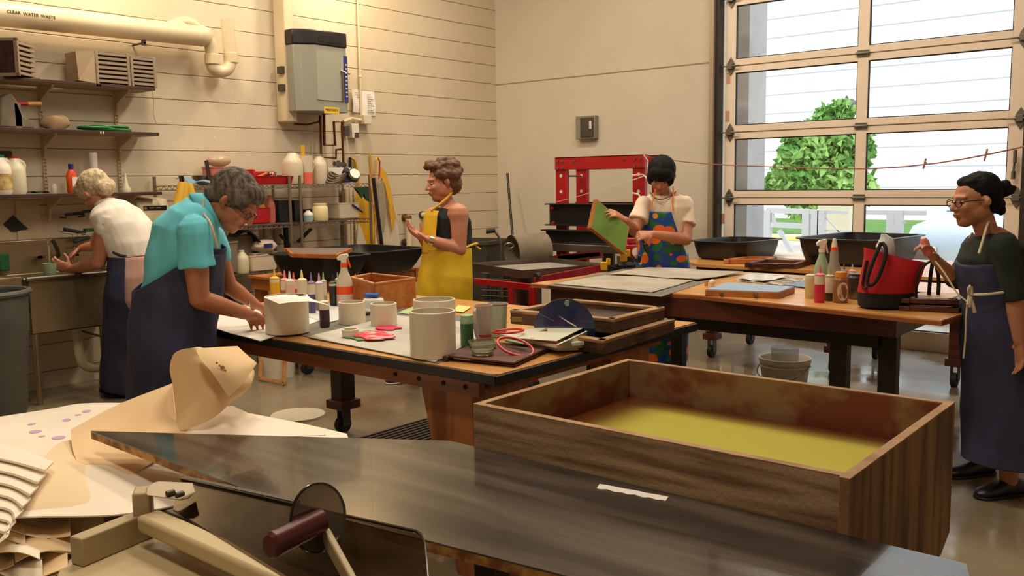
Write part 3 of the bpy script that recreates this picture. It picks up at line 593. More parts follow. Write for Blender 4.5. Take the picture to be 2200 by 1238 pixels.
a, c = X(534, 393, -6.5), X(618, 393, -6.5); red_tote((-6.56, (a.y + c.y) / 2, zt_), c.y - a.y, .3, zat(600, 364, -6.5) - zt_, 'red plastic tote tray of small tools on the top wire shelf')
def jug2(px0, px1, top, lab, m=CLR, liquid=None, x=-6.58):
    w_ = sz_(px0, px1, x); c = on((px0 + px1) / 2, 390, zt_, x); h = zat((px0 + px1) / 2, top, x) - zt_
    return handled_jug('plastic_jug', c, w_, h, m, mat('grey_cap', (150, 140, 120), .5), lab, group='plastic jugs on the wire shelf')
jug2(612, 648, 324, 'cloudy round plastic jug with handle, left of the yellow ruler')
jug2(674, 700, 332, 'cloudy narrow plastic jug right of the measuring pitcher')
r = root('measuring_pitcher', on(660, 390, zt_), 'clear measuring pitcher with coral liquid in it on the top shelf', 'pitcher'); c = on(660, 390, zt_); w_ = sz_(650, 672) / 2
h1 = zat(660, 371) - zt_; h2 = zat(660, 335) - zt_
obj('liquid', MB().lathe(c, [(w_ * .85, 0), (w_ * .9, h1)], 20), mat('coral_liquid', (228, 110, 84), .3), r)
obj('body', MB().lathe(c, [(w_ * .9, h1), (w_, h2), (w_ * .96, h2), (w_ * .86, h1)], 20, c0=False, c1=False), CLR, r)
obj('handle', MB().tube([c + V((0, w_, h2 * .9)), c + V((0, w_ + .03, h2 * .7)), c + V((0, w_, h2 * .4))], .006, n=6), CLR, r)
p = on(653, 385, zt_, -6.66); obj('yellow_ruler', MB().cbox((-6.66, p.y, (zt_ + zat(653, 312, -6.66)) / 2), (.004, .042, zat(653, 312, -6.66) - zt_)), mat('yellow_plastic', (222, 170, 40), .5), label='upright yellow plastic strip behind the measuring pitcher', cat='ruler')
c = on(722, 390, zt_, -6.66); r = root('blue_carton', c, 'white and blue carton on the top shelf behind the coiled hose', 'carton'); h = zat(722, 360, -6.6) - zt_
obj('box', MB().box(c + V((-.06, -.13, 0)), c + V((.06, .13, h))), PAPER, r); obj('blue_band', MB().box(c + V((.06, -.13, .01)), c + V((.062, .13, h * .55))), mat('deep_blue', (36, 44, 110), .5), r)
b = MB(); c = on(722, 393, zt_, -6.5)
for k in range(4): b.tube([c + V((.06 * math.sin(t) - .02, .1 * math.cos(t) + .02 * k, .025 + .02 * k + .02 * math.sin(t * 2))) for t in [6.283 * i / 16 for i in range(16)]], .011, n=7, closed=True)
obj('coiled_hose', b, mat('grey_hose', (96, 84, 66), .6), label='grey coiled hose at the right end of the top wire shelf', cat='hose')
c = V((-6.46, on(762, 390, zt_, -6.46).y, zt_)); r = root('pan_lid', c, 'upright round pan lid with pale disc at the right shelf end', 'lid')
n_ = V((.8, -.2, .5)).normalized(); p0 = c + V((0, 0, .085)); obj('disc', MB().cyl(p0, p0 + n_ * .014, .048, n=28), PAPER, r); obj('backing', MB().cyl(p0 - n_ * .05, p0, .06, .06, n=28), DSTEEL, r); obj('knob', MB().cyl(p0 - n_ * .05 + V((0, -.09, .03)), p0 + V((0, -.09, .04)), .03), BLACKP, r)
# middle shelf
x = -6.5
def w2(a, c): return X(a, 470, x).y, X(c, 470, x).y
ya, yb = w2(526, 580); h = zat(550, 447, x) - zm_; r = root('red_box', (x, (ya + yb) / 2, zm_), 'red plastic box on the middle wire shelf by the face', 'box')
obj('box', MB().bins((x - .08, (ya + yb) / 2, zm_), .2, yb - ya, h, rnd=.02, rim=.003, wall=.005, flare=.05), mat('red_plastic'), r)
obj('yellow_item', MB().ext([(x - .06, yb - .09, zm_ + .04), (x - .06, yb - .0, zm_ + .04), (x - .06, yb - .01, h + zm_), (x - .06, yb - .05, h + zm_ + .07)], (.02, 0, 0)), mat('yellow_plastic'), r)
ya, yb = w2(483, 526); obj('paper_stack', MB().cbox((x - .05, (ya + yb) / 2, zm_ + .012), (.22, .2, .024)).cbox((x - .06, (ya + yb) / 2 + .02, zm_ + .03), (.2, .16, .012), rot=.15), PAPER, label='small stack of white papers on the middle wire shelf under the chin', cat='paper stack')
ya, yb = w2(580, 598); h = zat(590, 420, x) - zm_; c = V((x - .05, (ya + yb) / 2, zm_)); handled_jug('pink_bottle', c, yb - ya, h, mat('pink_clear'), mat('pink_clear'), 'tall pink translucent bottle between the red and black boxes', 'bottle', handle=False)
for a_, b_, lab in ((598, 622, 'left black book box on the middle wire shelf'), (632, 652, 'right black book box on the middle wire shelf')):
    if a_ < 600: ya, yb = X(600, 470, -6.6).y, X(623, 470, -6.6).y; xq = -6.6
    else: ya, yb = X(634, 470, -6.55).y, X(652, 470, -6.55).y; xq = -6.55
    h = zat(a_ + 10, 430, xq) - zm_; obj('black_box', MB().box((xq - .16, ya, zm_), (xq, yb, zm_ + h)), mat('near_black', (22, 24, 30), .5), label=lab, cat='box', bev=.004)
ya, yb = w2(654, 671); c = V((x, (ya + yb) / 2, zm_)); r = handled_jug('label_jar', c, yb - ya, zat(662, 452, x) - zm_, PAPER, PAPER, 'small white jar with blue label left of the cream tub', 'jar', handle=False, lblc=mat('blue_white_label', (150, 176, 190), .6))
ya, yb = w2(675, 702); c = V((x, (ya + yb) / 2, zm_)); hh = zat(688, 437, x) - zm_; rr_ = (yb - ya) / 2; r = root('cream_jar', c, 'cream wide plastic jar on the middle wire shelf', 'jar')
obj('body', MB().lathe(c, [(rr_ * .95, 0), (rr_, .01), (rr_, hh * .75), (rr_ * .8, hh * .86)], 28), mat('cream_plastic', (220, 204, 152), .4), r); obj('lid', MB().lathe(c + V((0, 0, hh * .85)), [(rr_ * .82, 0), (rr_ * .82, hh * .15)], 28), mat('cream_plastic'), r, bev=.003)
p = on(664, 470, zm_, -6.68); obj('dark_basket', MB().bins((-6.68, p.y, zm_), .14, .2, .1, rnd=.02, rim=.004), DKWOOD, label='dark low basket behind the small labelled jar', cat='basket')
ya, yb = X(725, 470, -6.55).y, X(768, 470, -6.55).y; h = zat(745, 436) - zm_; r = root('clear_box', (-6.6, (ya + yb) / 2, zm_), 'clear plastic box holding dark blue things on the right shelf', 'box')
obj('shell', MB().bins((-6.6, (ya + yb) / 2, zm_), .18, yb - ya, h, rnd=.02, rim=.003, wall=.004, flare=.04), CLR, r); obj('blue_contents', MB().box((-6.545, ya + .02, zm_ + h * .25), (-6.515, yb - .02, zm_ + h * .6)), mat('deep_blue'), r)
obj('pen', MB().cyl((-6.5, ya + .14, zm_ + h * .9), (-6.5, yb + .02, zm_ + h * .4), .008), mat('deep_blue'), r)
# low shelf + below
z = zl_; x = -6.5
ya, yb = w2(470, 502); obj('grey_tub', MB().bins((x - .05, (ya + yb) / 2 - .02, z), .26, yb - ya + .02, .27, rnd=.04, rim=.008), mat('tub_grey', (126, 116, 98), .5), label='tall ribbed grey tub on the low wire shelf', cat='tub')
ya, yb = w2(499, 525); handled_jug('white_bottle', (x + .02, (ya + yb) / 2, z), yb - ya, zat(512, 538, x) - z, mat('ivory_plastic', (218, 206, 172), .4), mat('ivory_plastic'), 'ivory squat bottle on the low wire shelf', 'bottle', handle=False)
ya, yb = w2(526, 582); h = zat(550, 548, x) - z; r = root('clear_bin', (x, (ya + yb) / 2, z), 'clear plastic bin of small jars on the low wire shelf', 'bin')
obj('shell', MB().bins((x - .03, (ya + yb) / 2, z), .2, yb - ya, h, rnd=.02, rim=.004, wall=.004, flare=.05), CLR, r)
for k in range(4): obj('jar', MB().lathe((x - .03, ya + .06 + .07 * k, z + .01), [(.03, 0), (.03, .1), (.022, .11), (.022, .13)], 16), (PINE, mat('jar_violet', (110, 86, 110), .4), WHITEP, mat('jar_tan', (170, 140, 100), .5))[k], r)
p = on(512, 545, z, -6.6); b = MB().grid(lambda u, v: (-6.62 + .14 * v, X(492 + 52 * u, 520, -6.6).y, z + .3 + .14 * math.sin(u * 3.1) * (1 - v * .5) - .06 * u), 12, 8, .006)
obj('black_plastic_sheet', b, mat('near_black'), label='folded black plastic sheet over the low shelf bins', cat='sheet')
obj('bin_under_sheet', MB().bins((-6.66, X(515, 540, -6.66).y, z), .16, .3, .3, rnd=.02, rim=.003), mat('tub_grey'), label='grey bin supporting the folded black sheet', cat='bin')
p = X(567, 540, -6.55); r = root('bread_bag', (-6.55, p.y, .9), 'clear bag with white and blue wrapper above the clear bin', 'bag'); zb2 = zat(560, 543)
b = MB().sph((-6.55, p.y, zb2 + .055), (.08, .12, .055), 16); [setattr(v, 'co', v.co + noise.noise_vector(v.co * 20) * .015) for v in b.bm.verts]
obj('bag', b, mat('bag_white', (210, 190, 170), .35), r); obj('wrapper', MB().cbox((-6.468, p.y - .01, zb2 + .06), (.01, .08, .035)), mat('deep_blue'), r)
obj('bin_below', MB().bins((-6.6, p.y, z), .16, .26, zb2 - z, rnd=.02, rim=.003), CLR, r)
p = X(560, 640, -6.25); obj('black_basin', MB().bins((-6.55, 3.98, .355), .4, .42, .25, rnd=.12), BLACKP, label='large black round tub stored low behind the squeeze bottles', cat='tub')
# dark tools between units (px 610-650, 500-550)
r = root('dark_clamp_rack', (-6.6, 4.8, .9), 'dark iron bars leaning behind the wire shelf posts', 'iron bar')
for a_, c_ in (((602, 505), (625, 530)), ((615, 500), (618, 560)), ((640, 520), (668, 492))):
    obj('bar', MB().bar(X(*a_, -6.74), X(*c_, -6.74), .03, .02), BLACKM, r)
obj('bar', MB().bar((-6.74, X(616, 500, -6.74).y, .36), (-6.74, X(614, 500, -6.74).y, 1.1), .04, .03), BLACKM, r)
# yellow gloves hanging on left unit
r = root('yellow_gloves', (-6.36, 3.9, 1.2), 'pair of yellow rubber gloves hung at the left end of the wire shelving', 'gloves'); YG = mat('yellow_rubber', (214, 168, 48), .5)
for k, (pts) in enumerate((((400, 392), (395, 425), (383, 450)), ((392, 392), (388, 420), (380, 455)), ((405, 395), (408, 415), (412, 430)))):
    obj('glove', MB().tube([X(*q_, -6.37) for q_ in pts], [.03, .05], n=10, sm=1), YG, r)
for k, pxx in enumerate((388, 391)): obj('wood_peg', MB().bar(X(pxx, 378, -6.37), X(pxx + 4, 400, -6.37), .015, .02), DKWOOD, r)
# ---- hanging aprons, poles
def hang(nm, pts, x, m, lab, cat, th=.012, rip=.02):
    P = [X(*q_, x) for q_ in pts]; ys = [p.y for p in P]; y0, y1 = min(ys), max(ys)
    b = MB().ext([(x, p.y, p.z) for p in P], (th, 0, 0)); bmesh.ops.triangulate(b.bm, faces=b.bm.faces[:]); bmesh.ops.subdivide_edges(b.bm, edges=b.bm.edges[:], cuts=3, use_grid_fill=True)
    for v in b.bm.verts: v.co.x += rip * math.sin((v.co.y - y0) * 60) * min(1, (max(p.z for p in P) - v.co.z) * 2)
    return b
YA = mat('yellow_vinyl', (222, 172, 40), .35, c2=(206, 152, 30), scale=(5, 5, 5))
WV = mat('white_vinyl', (214, 200, 176), .4)
xw = WL + .05
r = root('hanging_apron', (xw, X(840, 400, xw).y, 1), 'white apron splashed yellow, hanging beside the poles', 'apron')
obj('cloth', hang('a', ((812, 402), (818, 385), (832, 392), (842, 420), (852, 470), (860, 530), (864, 600), (800, 600), (803, 500), (806, 440)), xw, WV, '', ''), WV, r)
obj('yellow_panel', hang('b', ((818, 360), (828, 372), (838, 410), (846, 450), (850, 470), (846, 478), (840, 500), (837, 470), (835, 440), (826, 400), (815, 375)), xw + .05, YA, '', '', rip=.005), YA, r)
obj('strap', MB().tube([X(808, 378, xw + .05), X(807, 345, xw + .05), X(811, 335, xw), X(815, 345, xw + .05), X(816, 380, xw + .05)], .008, n=6), YA, r); obj('red_cord', MB().tube([X(812, 340, xw + .07), X(816, 348, xw + .07), X(814, 385, xw + .07)], .006, n=6), RED, r)
obj('grey_tail', hang('c', ((812, 395), (822, 388), (826, 420), (829, 460), (824, 500), (815, 500), (812, 450)), xw + .07, WV, '', '', rip=.006), mat('grey_vinyl', (156, 142, 116), .4), r)
xw2 = WL + .03
r = root('hanging_apron', (xw2, X(775, 400, xw2).y, 1), 'plain yellow apron hanging behind the right wire shelving unit', 'apron')
obj('cloth', hang('d', ((762, 400), (775, 410), (790, 420), (800, 455), (803, 520), (800, 600), (772, 600), (768, 520), (764, 450)), xw2, YA, '', ''), YA, r)
obj('strap', MB().tube([X(753, 338, xw2), X(762, 345, xw2), X(768, 370, xw2), X(770, 405, xw2)], .014, n=6), YA, r); obj('strap', MB().tube([X(795, 330, xw2), X(797, 350, xw2), X(800, 400, xw2)], .01, n=6), YA, r)
obj('dark_strap', MB().tube([X(752, 338, xw2), X(752, 355, xw2), X(755, 378, xw2)], .014, n=6), BLACKP, r)
obj('white_edge', hang('e', ((768, 480), (775, 490), (784, 520), (784, 600), (772, 600), (765, 520)), xw2 + .05, WV, '', '', rip=.006), WV, r)
r = root('green_cloth', (WL + .12, X(785, 400, WL + .12).y, 1.3), 'shiny dark green cloth hanging at the right shelf corner', 'cloth')
obj('cloth', hang('g', ((758, 402), (798, 402), (799, 430), (796, 438), (790, 425), (786, 432), (780, 415), (776, 426), (768, 412)), WL + .16, None, '', '', rip=.008), mat('green_vinyl', (22, 62, 38), .25), r)
a, c = X(796, 372, -6.36), X(818, 545, -6.32); d = (c - a); obj('wooden_pole', MB().bar(a, a + d * ((a.z) / (a.z - c.z) * .985), .022, .03), PINE, label='flat brown wooden pole leaning beside the wire shelving', cat='pole')
a, c = X(802, 382, -6.34), X(822, 540, -6.28); d = (c - a); obj('black_pole', MB().bar(a, a + d * ((a.z) / (a.z - c.z) * .985), .02, .03), BLACKM, label='flat black pole leaning just right of the wooden one', cat='pole')
# ================================================================ far zone: press, red lift table, carts
PW = 6.72
r = root('hydraulic_press', (-4.6, PW + .1, 0), 'red H frame hydraulic press with black cross beams by the far wall', 'press')
def Yp(px, py, y=PW): return Y(px, py, y)
xL, xR = Yp(1194, 400).x, Yp(1385, 400).x; zT = Yp(1290, 335).z; zB = Yp(1290, 363).z
cw = Yp(1215, 400).x - xL + .01
for nm, y in (('front', PW), ('rear', PW + .32)):
    for x in (xL, xR - cw):
        a = obj('column', MB().box((x, y, 0), (x + cw, y + .045, zT - .005)), RED, r, bev=.003)
        b = MB()
        for k in range(9): b.cyl((x + cw / 2, y - .002, .35 + .145 * k), (x + cw / 2, y + .047, .35 + .145 * k), .016, n=14)
        obj('pin_hole', b, mat('hole_pale', (206, 196, 178), .9), a)  # pale discs in the wall plaster tone stand for the open holes
    t = obj('top_beam', MB().box((xL, y - .012, zB), (xR, y, zT)).box((xL, y - .012, zT - .012), (xR, y + .06, zT)), RED, r, bev=.003)
    if nm == 'front':
        b = MB()
        for x in (xL + .035, xL + .09, xR - .09, xR - .035, xL + .22, xR - .2):
            for z in ((zT - .035, zT - .1) if x not in (xL + .22, xR - .2) else (zT - .035,)): b.cyl((x, y - .02, z), (x, y - .011, z), .011, n=8)
        obj('bolt', b, STEEL, t)
for z in (Yp(1240, 378).z,): obj('spreader', MB().cyl((xL + cw / 2, PW, z), (xL + cw / 2, PW + .34, z), .008).cyl((xR - cw / 2, PW, z), (xR - cw / 2, PW + .34, z), .008), STEEL, r)
z1, z2, z3, z4 = Yp(1290, 437).z, Yp(1290, 486).z, Yp(1290, 494).z, Yp(1290, 523).z
def ibeam(y0, x0, x1, za, zb, nm):
    b = MB().box((x0, y0, zb), (x1, y0 + .012, za)).box((x0 - .02, y0 - .05, za - .012), (x1 + .02, y0 + .05, za)).box((x0 - .02, y0 - .05, zb), (x1 + .02, y0 + .05, zb + .012)); return obj(nm, b, BLACKM, r, bev=.002)
ibeam(PW - .06, xL - .03, xR + .02, z1, z2, 'cross_beam'); ibeam(PW + .42, xL - .03, xR + .02, z1, z2, 'cross_beam')
ibeam(PW - .12, xL - .03, xR + .02, z3, z4, 'lower_beam')
for z in ((z1 + z2) / 2 + .06, (z1 + z2) / 2 - .08):
    for x in (xL + .02, xR - .03): obj('red_bolt', MB().cyl((x, PW - .085, z), (x, PW - .06, z), .017, n=6), RED, r)
za, zb = Yp(1290, 527, PW - .2).z, Yp(1290, 543, PW - .2).z
obj('bed_plate', MB().box((xL - .04, PW - .24, zb), (xR - .05, PW + .36, za)), STEEL, r, bev=.003)
obj('ram', MB().cyl(((xL + xR) / 2, PW + .16, zb - .2), ((xL + xR) / 2, PW + .16, zb), .06), DSTEEL, r)
for x in (xL, xR - cw): obj('foot', MB().box((x, PW - .25, 0), (x + cw, PW + .6, .08)), RED, r, bev=.003)
# white cords wound on the press
CORD = mat('white_cord', (216, 206, 190), .8)
p = [Yp(1358, 377), Yp(1378, 373), Yp(1392, 380), Yp(1396, 395)]; yv = V((0, -.03, 0))
obj('cord', MB().tube([Yp(1358, 377, PW - .03), Yp(1380, 375, PW - .04), Yp(1394, 384, PW - .02)], .006, n=6).tube([Yp(1358, 388, PW - .03), Yp(1384, 378, PW - .04), Yp(1400, 396, PW - .02), Yp(1396, 440, PW - .02)], .005, n=6).tube([Yp(1360, 415, PW - .03), Yp(1372, 418, PW - .05), Yp(1376, 425, PW - .05)], .008, n=6), CORD, label='white cord knotted round the right column of the red press', cat='cord')
obj('loose_cord', MB().tube([Yp(1383, 333, PW - .03), Yp(1392, 345, PW - .03), Yp(1390, 375, PW - .03), Yp(1397, 400, PW - .03)], .004, n=5), CORD, label='loose white cord dangling at the press top right', cat='cord')
obj('thin_line', MB().tube([Yp(1196, 434, PW - .03), Yp(1235, 424, PW - .02), Yp(1300, 405, PW - .02), Yp(1358, 388, PW - .03)], .002, n=5), CORD, label='thin slack line crossing the open press frame', cat='line')
# hydraulic hand pump with gauge
c = D(1357, 565, 6.95); r = root('hydraulic_unit', (c.x, c.y, .86), 'small red unit with round gauge behind the patterned apron', 'hydraulic unit')
a, b_ = D(1343, 553, 6.95), D(1375, 513, 6.95); zc0 = a.z
def fb_(p0, p1, q, dep):    # box facing camera between two pixels at depth q
    A, B2 = D(*p0, q), D(*p1, q); c = (A + B2) / 2 + FW * dep / 2; w_ = abs((B2 - A).dot(RT)); M = Matrix((RT, FW, UP)).transposed(); return MB().cbox(c, (w_, dep, abs(A.z - B2.z)), M=M)
obj('body', fb_((1343, 556), (1378, 525), 6.95, .2), RED, r, bev=.01); obj('carry_handle', fb_((1348, 525), (1376, 511), 6.95, .05), RED, r, bev=.01)
g = D(1367, 541, 6.94); obj('gauge', MB().cyl(g, g - FW * .03, .04, n=28), CHROME, r); obj('dial', MB().cyl(g - FW * .03, g - FW * .032, .034, n=28), PAPER, r)
obj('stand', fb_((1335, 640), (1380, 556), 6.95, .3), DKWOOD, r)
# red lift table with steel tray
TZ = .8
r = root('lift_table', (-4.5, 5.6, 0), 'red tubular trolley carrying a wide steel tray', 'trolley')
P = [Z(*p, TZ) for p in ((1021, 574), (1162, 556), (1292, 568), (1142, 592))]
cen = sum(P, V()) / 4; u1 = (P[3] - P[0]); L1 = u1.length * .95; u1.normalize(); n1 = V((-u1.y, u1.x, 0)); L2 = abs((P[1] - P[0]).dot(n1)) * .95; Mt = Matrix((u1, n1, UP)).transposed()
b = MB().cbox(cen + V((0, 0, -.02)), (L1, L2, .004), M=Mt)
for s in (-1, 1): b.cbox(cen + u1 * s * L1 / 2 + V((0, 0, -.01)), (.006, L2, .06), M=Mt).cbox(cen + n1 * s * L2 / 2 + V((0, 0, -.01)), (L1, .006, .06), M=Mt)
obj('tray', b, STEEL, r); obj('tray_liner', MB().cbox(cen + V((0, 0, -.012)), (L1 * .8, L2 * .8, .004), M=Mt), mat('wet_felt', (172, 168, 158), .2), r)
A0 = Z(1150, 618, .74); A1 = Z(1300, 575, .74)
obj('red_rail', MB().bar(Z(1148, 605, .8), Z(1292, 576, .8), .012, .055), RED, r, bev=.002)
obj('red_rail', MB().bar(Z(1018, 604, .72), Z(1142, 617, .72), .03, .045), RED, r, bev=.002)
for p in (Z(1145, 617, .74), Z(1100, 610, .7), Z(1250, 590, .72)): obj('leg', MB().box((p.x - .022, p.y - .022, .08), (p.x + .022, p.y + .022, p.z)), RED, r, bev=.002)
for p in (Z(1145, 617, .74), Z(1100, 610, .7)): obj('caster', MB().cyl((p.x - .02, p.y, .045), (p.x + .02, p.y, .045), .045), RUB, r)
obj('wheel_knob', MB().cyl(Z(1150, 595, .83), Z(1158, 592, .83), .022, n=14), RUB, r)
bk = MB(); 
for (p0, p1) in (((1180, 557), (1290, 543)), ((1200, 556), (1295, 548))): bk.bar(Y(*p0, 6.3), Y(*p1, 6.3), .02, .05)
obj('back_rail', bk, mat('dark_red', (92, 22, 20), .5), r)
# yellow clamps
CY_ = mat('clamp_yellow', (226, 170, 30), .4)
for k, (px, py) in enumerate(((1298, 572), (1340, 553))):
    p = D(px, py, 6.35 - .0 * k); rr = root('clamp', p, ('yellow tipped clamp at the end of the red trolley rail', 'yellow tipped clamp under the green screen corner')[k], 'clamp')
    obj('jaw', MB().cbox(p, (.05, .03, .06), rot=.5).cbox(p + RT * .03 + V((0, 0, .03)), (.03, .03, .05), rot=.8), CY_, rr, bev=.006); obj('bar', MB().bar(p, p + RT * .12 - V((0, 0, .03)), .014, .025).cyl(p + RT * .1, p + RT * (.22 - .1 * k), .015), BLACKP, rr, bev=.003)
p = D(1350, 568, 6.3); obj('crumpled_cloth', MB().grid(lambda u, v: D(1310 + 75 * u, 585, 6.35) * 1 + FW * .2 * v + V((0, 0, .03 + .03 * math.sin(u * 7) * math.cos(v * 4))), 14, 6, .01), mat('dark_cloth', (42, 38, 34), .8), label='dark crumpled cloth at the far left of the back table', cat='cloth')
# hand truck / wire cart / roll
r = root('wire_cart', D(1065, 800, 7.2) * V((1, 1, 0)) if 0 else V((D(1065, 700, 7.9).x, D(1065, 700, 7.9).y, 0)), 'chrome wire cart with dark grips behind the red trolley', 'cart')
q_ = 7.9
obj('handle', MB().tube([D(1048, 497, q_), D(1062, 495, q_), D(1074, 512, q_), D(1078, 540, q_), D(1078, 640, q_)], .012, n=8, sm=1), STEEL, r); obj('grip', MB().cyl(D(1044, 498, q_), D(1064, 495, q_), .02), RUB, r)
obj('ring', MB().tube([D(1094 + 10 * math.cos(t), 528 + 6 * math.sin(t), q_ - .02) for t in [6.283 * i / 16 for i in range(16)]], .004, n=6, closed=True), CHROME, r)
b = MB()
for k in range(8):
    py = 575 + 12 * k; b.tube([D(1035, py, q_), D(1105, py + 3, q_), D(1105, py + 3, q_ + .4)], .004, n=5)
for k in range(9): b.cyl(D(1035 + 9 * k, 570, q_), D(1035 + 9 * k, 665, q_), .003, n=5)
obj('basket', b, DSTEEL, r)
for px in (1060, 1120): obj('wheel', MB().cyl(D(px, 680, q_ - .1), D(px + 4, 680, q_), .06, n=20), RUB, r)
r = root('side_cart', V((D(1030, 600, 8.3).x, D(1030, 600, 8.3).y, 0)), 'boxy dark grey bin on a frame beside the yellow apron', 'bin')
c = V((D(1028, 600, 8.3).x, D(1028, 600, 8.3).y, .3)); 
obj('bin', MB().bins(c, .42, .5, D(1030, 515, 8.3).z - .3, rnd=.05, rim=.015, rz=.3), mat('cart_grey', (74, 68, 56), .6, c2=(58, 52, 42), scale=(5, 5, 5)), r)
for dx in (-.2, .2):
    for dy in (-.2, .2): obj('leg', MB().cyl(c + V((dx, dy, -.3)), c + V((dx, dy, .01)), .014), STEEL, r)
q_ = 7.95; c0, c1 = D(1100, 543, q_), D(1170, 537, q_ + .15); ra = .155
r = root('grey_roll', (c0 + c1) / 2, 'large open grey felt roll in front of the press', 'roll')
obj('roll', MB().lathe(c0, [(ra, 0), (ra, (c1 - c0).length), (ra - .012, (c1 - c0).length), (ra - .012, 0)], 36, c1 - c0, c0=False, c1=False), mat('grey_felt_roll', (136, 122, 102), .85, c2=(116, 104, 86), scale=(5, 5, 5)), r)
obj('stand', MB().box((c0.x - .1, c0.y - .05, 0), (c0.x + .05, c0.y + .1, c0.z - ra + .02)).box((c1.x - .15, c1.y - .2, 0), (c1.x, c1.y - .05, c1.z - ra + .02)), DKWOOD, r)
# ================================================================ tables
WOODTOP = mat('maple_top', (214, 158, 92), .32, c2=(196, 136, 72), scale=(2, 20, 20), kind='wood', coat=.25)
BKE = mat('black_edge', (22, 20, 19), .55, c2=(50, 46, 42), scale=(30, 30, 30), lo=.62, hi=.75)
def leg_cast(r, x, y, h, w_=.09, m=DKWOOD, block=True, cz=.1):
    l = obj('leg', MB().box((x - w_ / 2, y - w_ / 2, cz + .06), (x + w_ / 2, y + w_ / 2, h)), m, r, bev=.003)
    if block: obj('block', MB().box((x - w_ * .72, y - w_ * .72, cz + .05), (x + w_ * .72, y + w_ * .72, cz + .1)), REDWOOD, l, bev=.002)
    c = obj('caster', MB().cyl((x - .018, y - .01, cz * .5), (x + .018, y - .01, cz * .5), cz * .5, n=20), RUB, l); obj('fork', MB().box((x - .026, y - .03, cz * .4), (x - .02, y + .03, cz + .052)).box((x + .02, y - .03, cz * .4), (x + .026, y + .03, cz + .052)).box((x - .026, y - .03, cz + .042), (x + .026, y + .03, cz + .052)), DSTEEL, l)
# T1: middle work table
T1 = .81; ax0, ax1, ay0, ay1 = -4.3, -1.98, 2.285, 3.68
r = root('work_table', ((ax0 + ax1) / 2, 3.0, 0), 'large middle work table with black edged top and plywood legs', 'table')
top = [(ax0, ay0), (ax1 - .02, ay0), (ax1, ay0 + .02), (ax1, ay1), (ax0, ay1)]
obj('table_top', MB().prism(top, T1 - .03, T1), WOODTOP, r)
e = MB().box((ax0, ay0 - .012, T1 - .038), (ax1 + .01, ay0, T1 - .003)).box((ax1, ay0 - .012, T1 - .038), (ax1 + .012, ay1, T1 - .003))
obj('black_edging', e, BKE, r, bev=.003)
AP = mat('apron_wood', (150, 88, 50), .5, c2=(118, 64, 36), scale=(2, 14, 14), kind='wood')
obj('apron', MB().box((ax0 + .05, ay0 + .02, T1 - .098), (ax1 - .1, ay0 + .05, T1 - .03)), AP, r)
obj('apron', MB().box((ax1 - .145, ay0 + .1, T1 - .098), (ax1 - .12, ay1 - .1, T1 - .03)), AP, r)
b = MB()
for px in (862, 912, 965, 1012): p = Y(px, 815 - (1012 - px) * .17, ay0 + .05); b.cyl((p.x, ay0 + .017, T1 - .068), (p.x, ay0 + .022, T1 - .068), .009, n=12)
obj('bolt_hole', b, mat('hole_dark', (30, 18, 12), .9), r)
PLY = mat('fir_plywood', (176, 112, 60), .5, c2=(132, 74, 36), scale=(9, 9, 1.3), kind='wood', lo=.42, hi=.58)
xc = Y(1016, 850, ay0 + .08).x; yc = ay0 + .075
xl = Y(903, 830, yc).x
obj('leg', MB().ext([(xl, yc, T1 - .09), (xc, yc, T1 - .09), (xc, yc, 0), (xc - .09, yc, 0)], (0, .022, 0)), PLY, r, bev=.001)
obj('leg', MB().ext([(xc, yc + .022, T1 - .09), (xc, yc + .34, T1 - .09), (xc, yc + .12, 0), (xc, yc + .022, 0)], (-.022, 0, 0)), PLY, r, bev=.001)
obj('leg', MB().ext([(xc, ay1 - .42, T1 - .12), (xc, ay1 - .1, T1 - .12), (xc, ay1 - .1, 0), (xc, ay1 - .2, 0)], (-.022, 0, 0)), PLY, r, bev=.001)
obj('leg', MB().ext([(xc - .35, ay1 - .1, T1 - .12), (xc - .022, ay1 - .1, T1 - .12), (xc - .022, ay1 - .1, 0), (xc - .1, ay1 - .1, 0)], (0, -.022, 0)), PLY, r, bev=.001)
obj('corner_block', MB().box((xc - .09, yc + .03, T1 - .16), (xc - .025, yc + .1, T1 - .03)), AP, r)
lx, ly = -4.13, 3.38
leg_cast(r, lx, ly, T1 - .03, .1)
obj('leg_cheek', MB().ext([(lx - .11, ly - .06, T1 - .06), (lx + .11, ly - .06, T1 - .06), (lx + .07, ly - .06, T1 - .42), (lx - .05, ly - .06, T1 - .42)], (0, .012, 0)), mat('cheek_dark', (82, 44, 26), .5), r)
leg_cast(r, -4.14, 2.44, T1 - .03, .1)
# T2: second work table
T2 = .84
r = root('work_table', (-2.2, 4.9, 0), 'right work table with reddish apron and mitred ends, holding the red bag', 'table')
bx0, bx1, by0, by1 = -3.43, -1.02, 4.27, 5.62
top = [Z(1140, 609, T2), Z(1172, 612, T2), Z(1500, 634, T2), Z(2022, 689, T2), Z(2079, 671, T2), V((-1.02, 5.5, T2)), V((-1.1, by1, T2)), V((-3.3, by1, T2)), V((-3.43, 5.5, T2))]
obj('table_top', MB().prism([(p.x, p.y) for p in top], T2 - .022, T2), WOODTOP, r)
yb0 = Z(1700, 655, T2).y
obj('top_edge', MB().prism([(p.x + (.003 if p.x > -2 else -.003), p.y - (.003 if p.y < 5 else -.003)) for p in top], T2 - .024, T2 - .006), mat('edge_wood', (150, 84, 44), .5), r)
ya_ = 4.36
obj('apron', MB().box((-3.33, ya_, T2 - .13), (-1.3, ya_ + .03, T2 - .022)), REDWOOD, r)
obj('apron', MB().box((-1.33, ya_ + .03, T2 - .13), (-1.3, 5.5, T2 - .022)), REDWOOD, r)
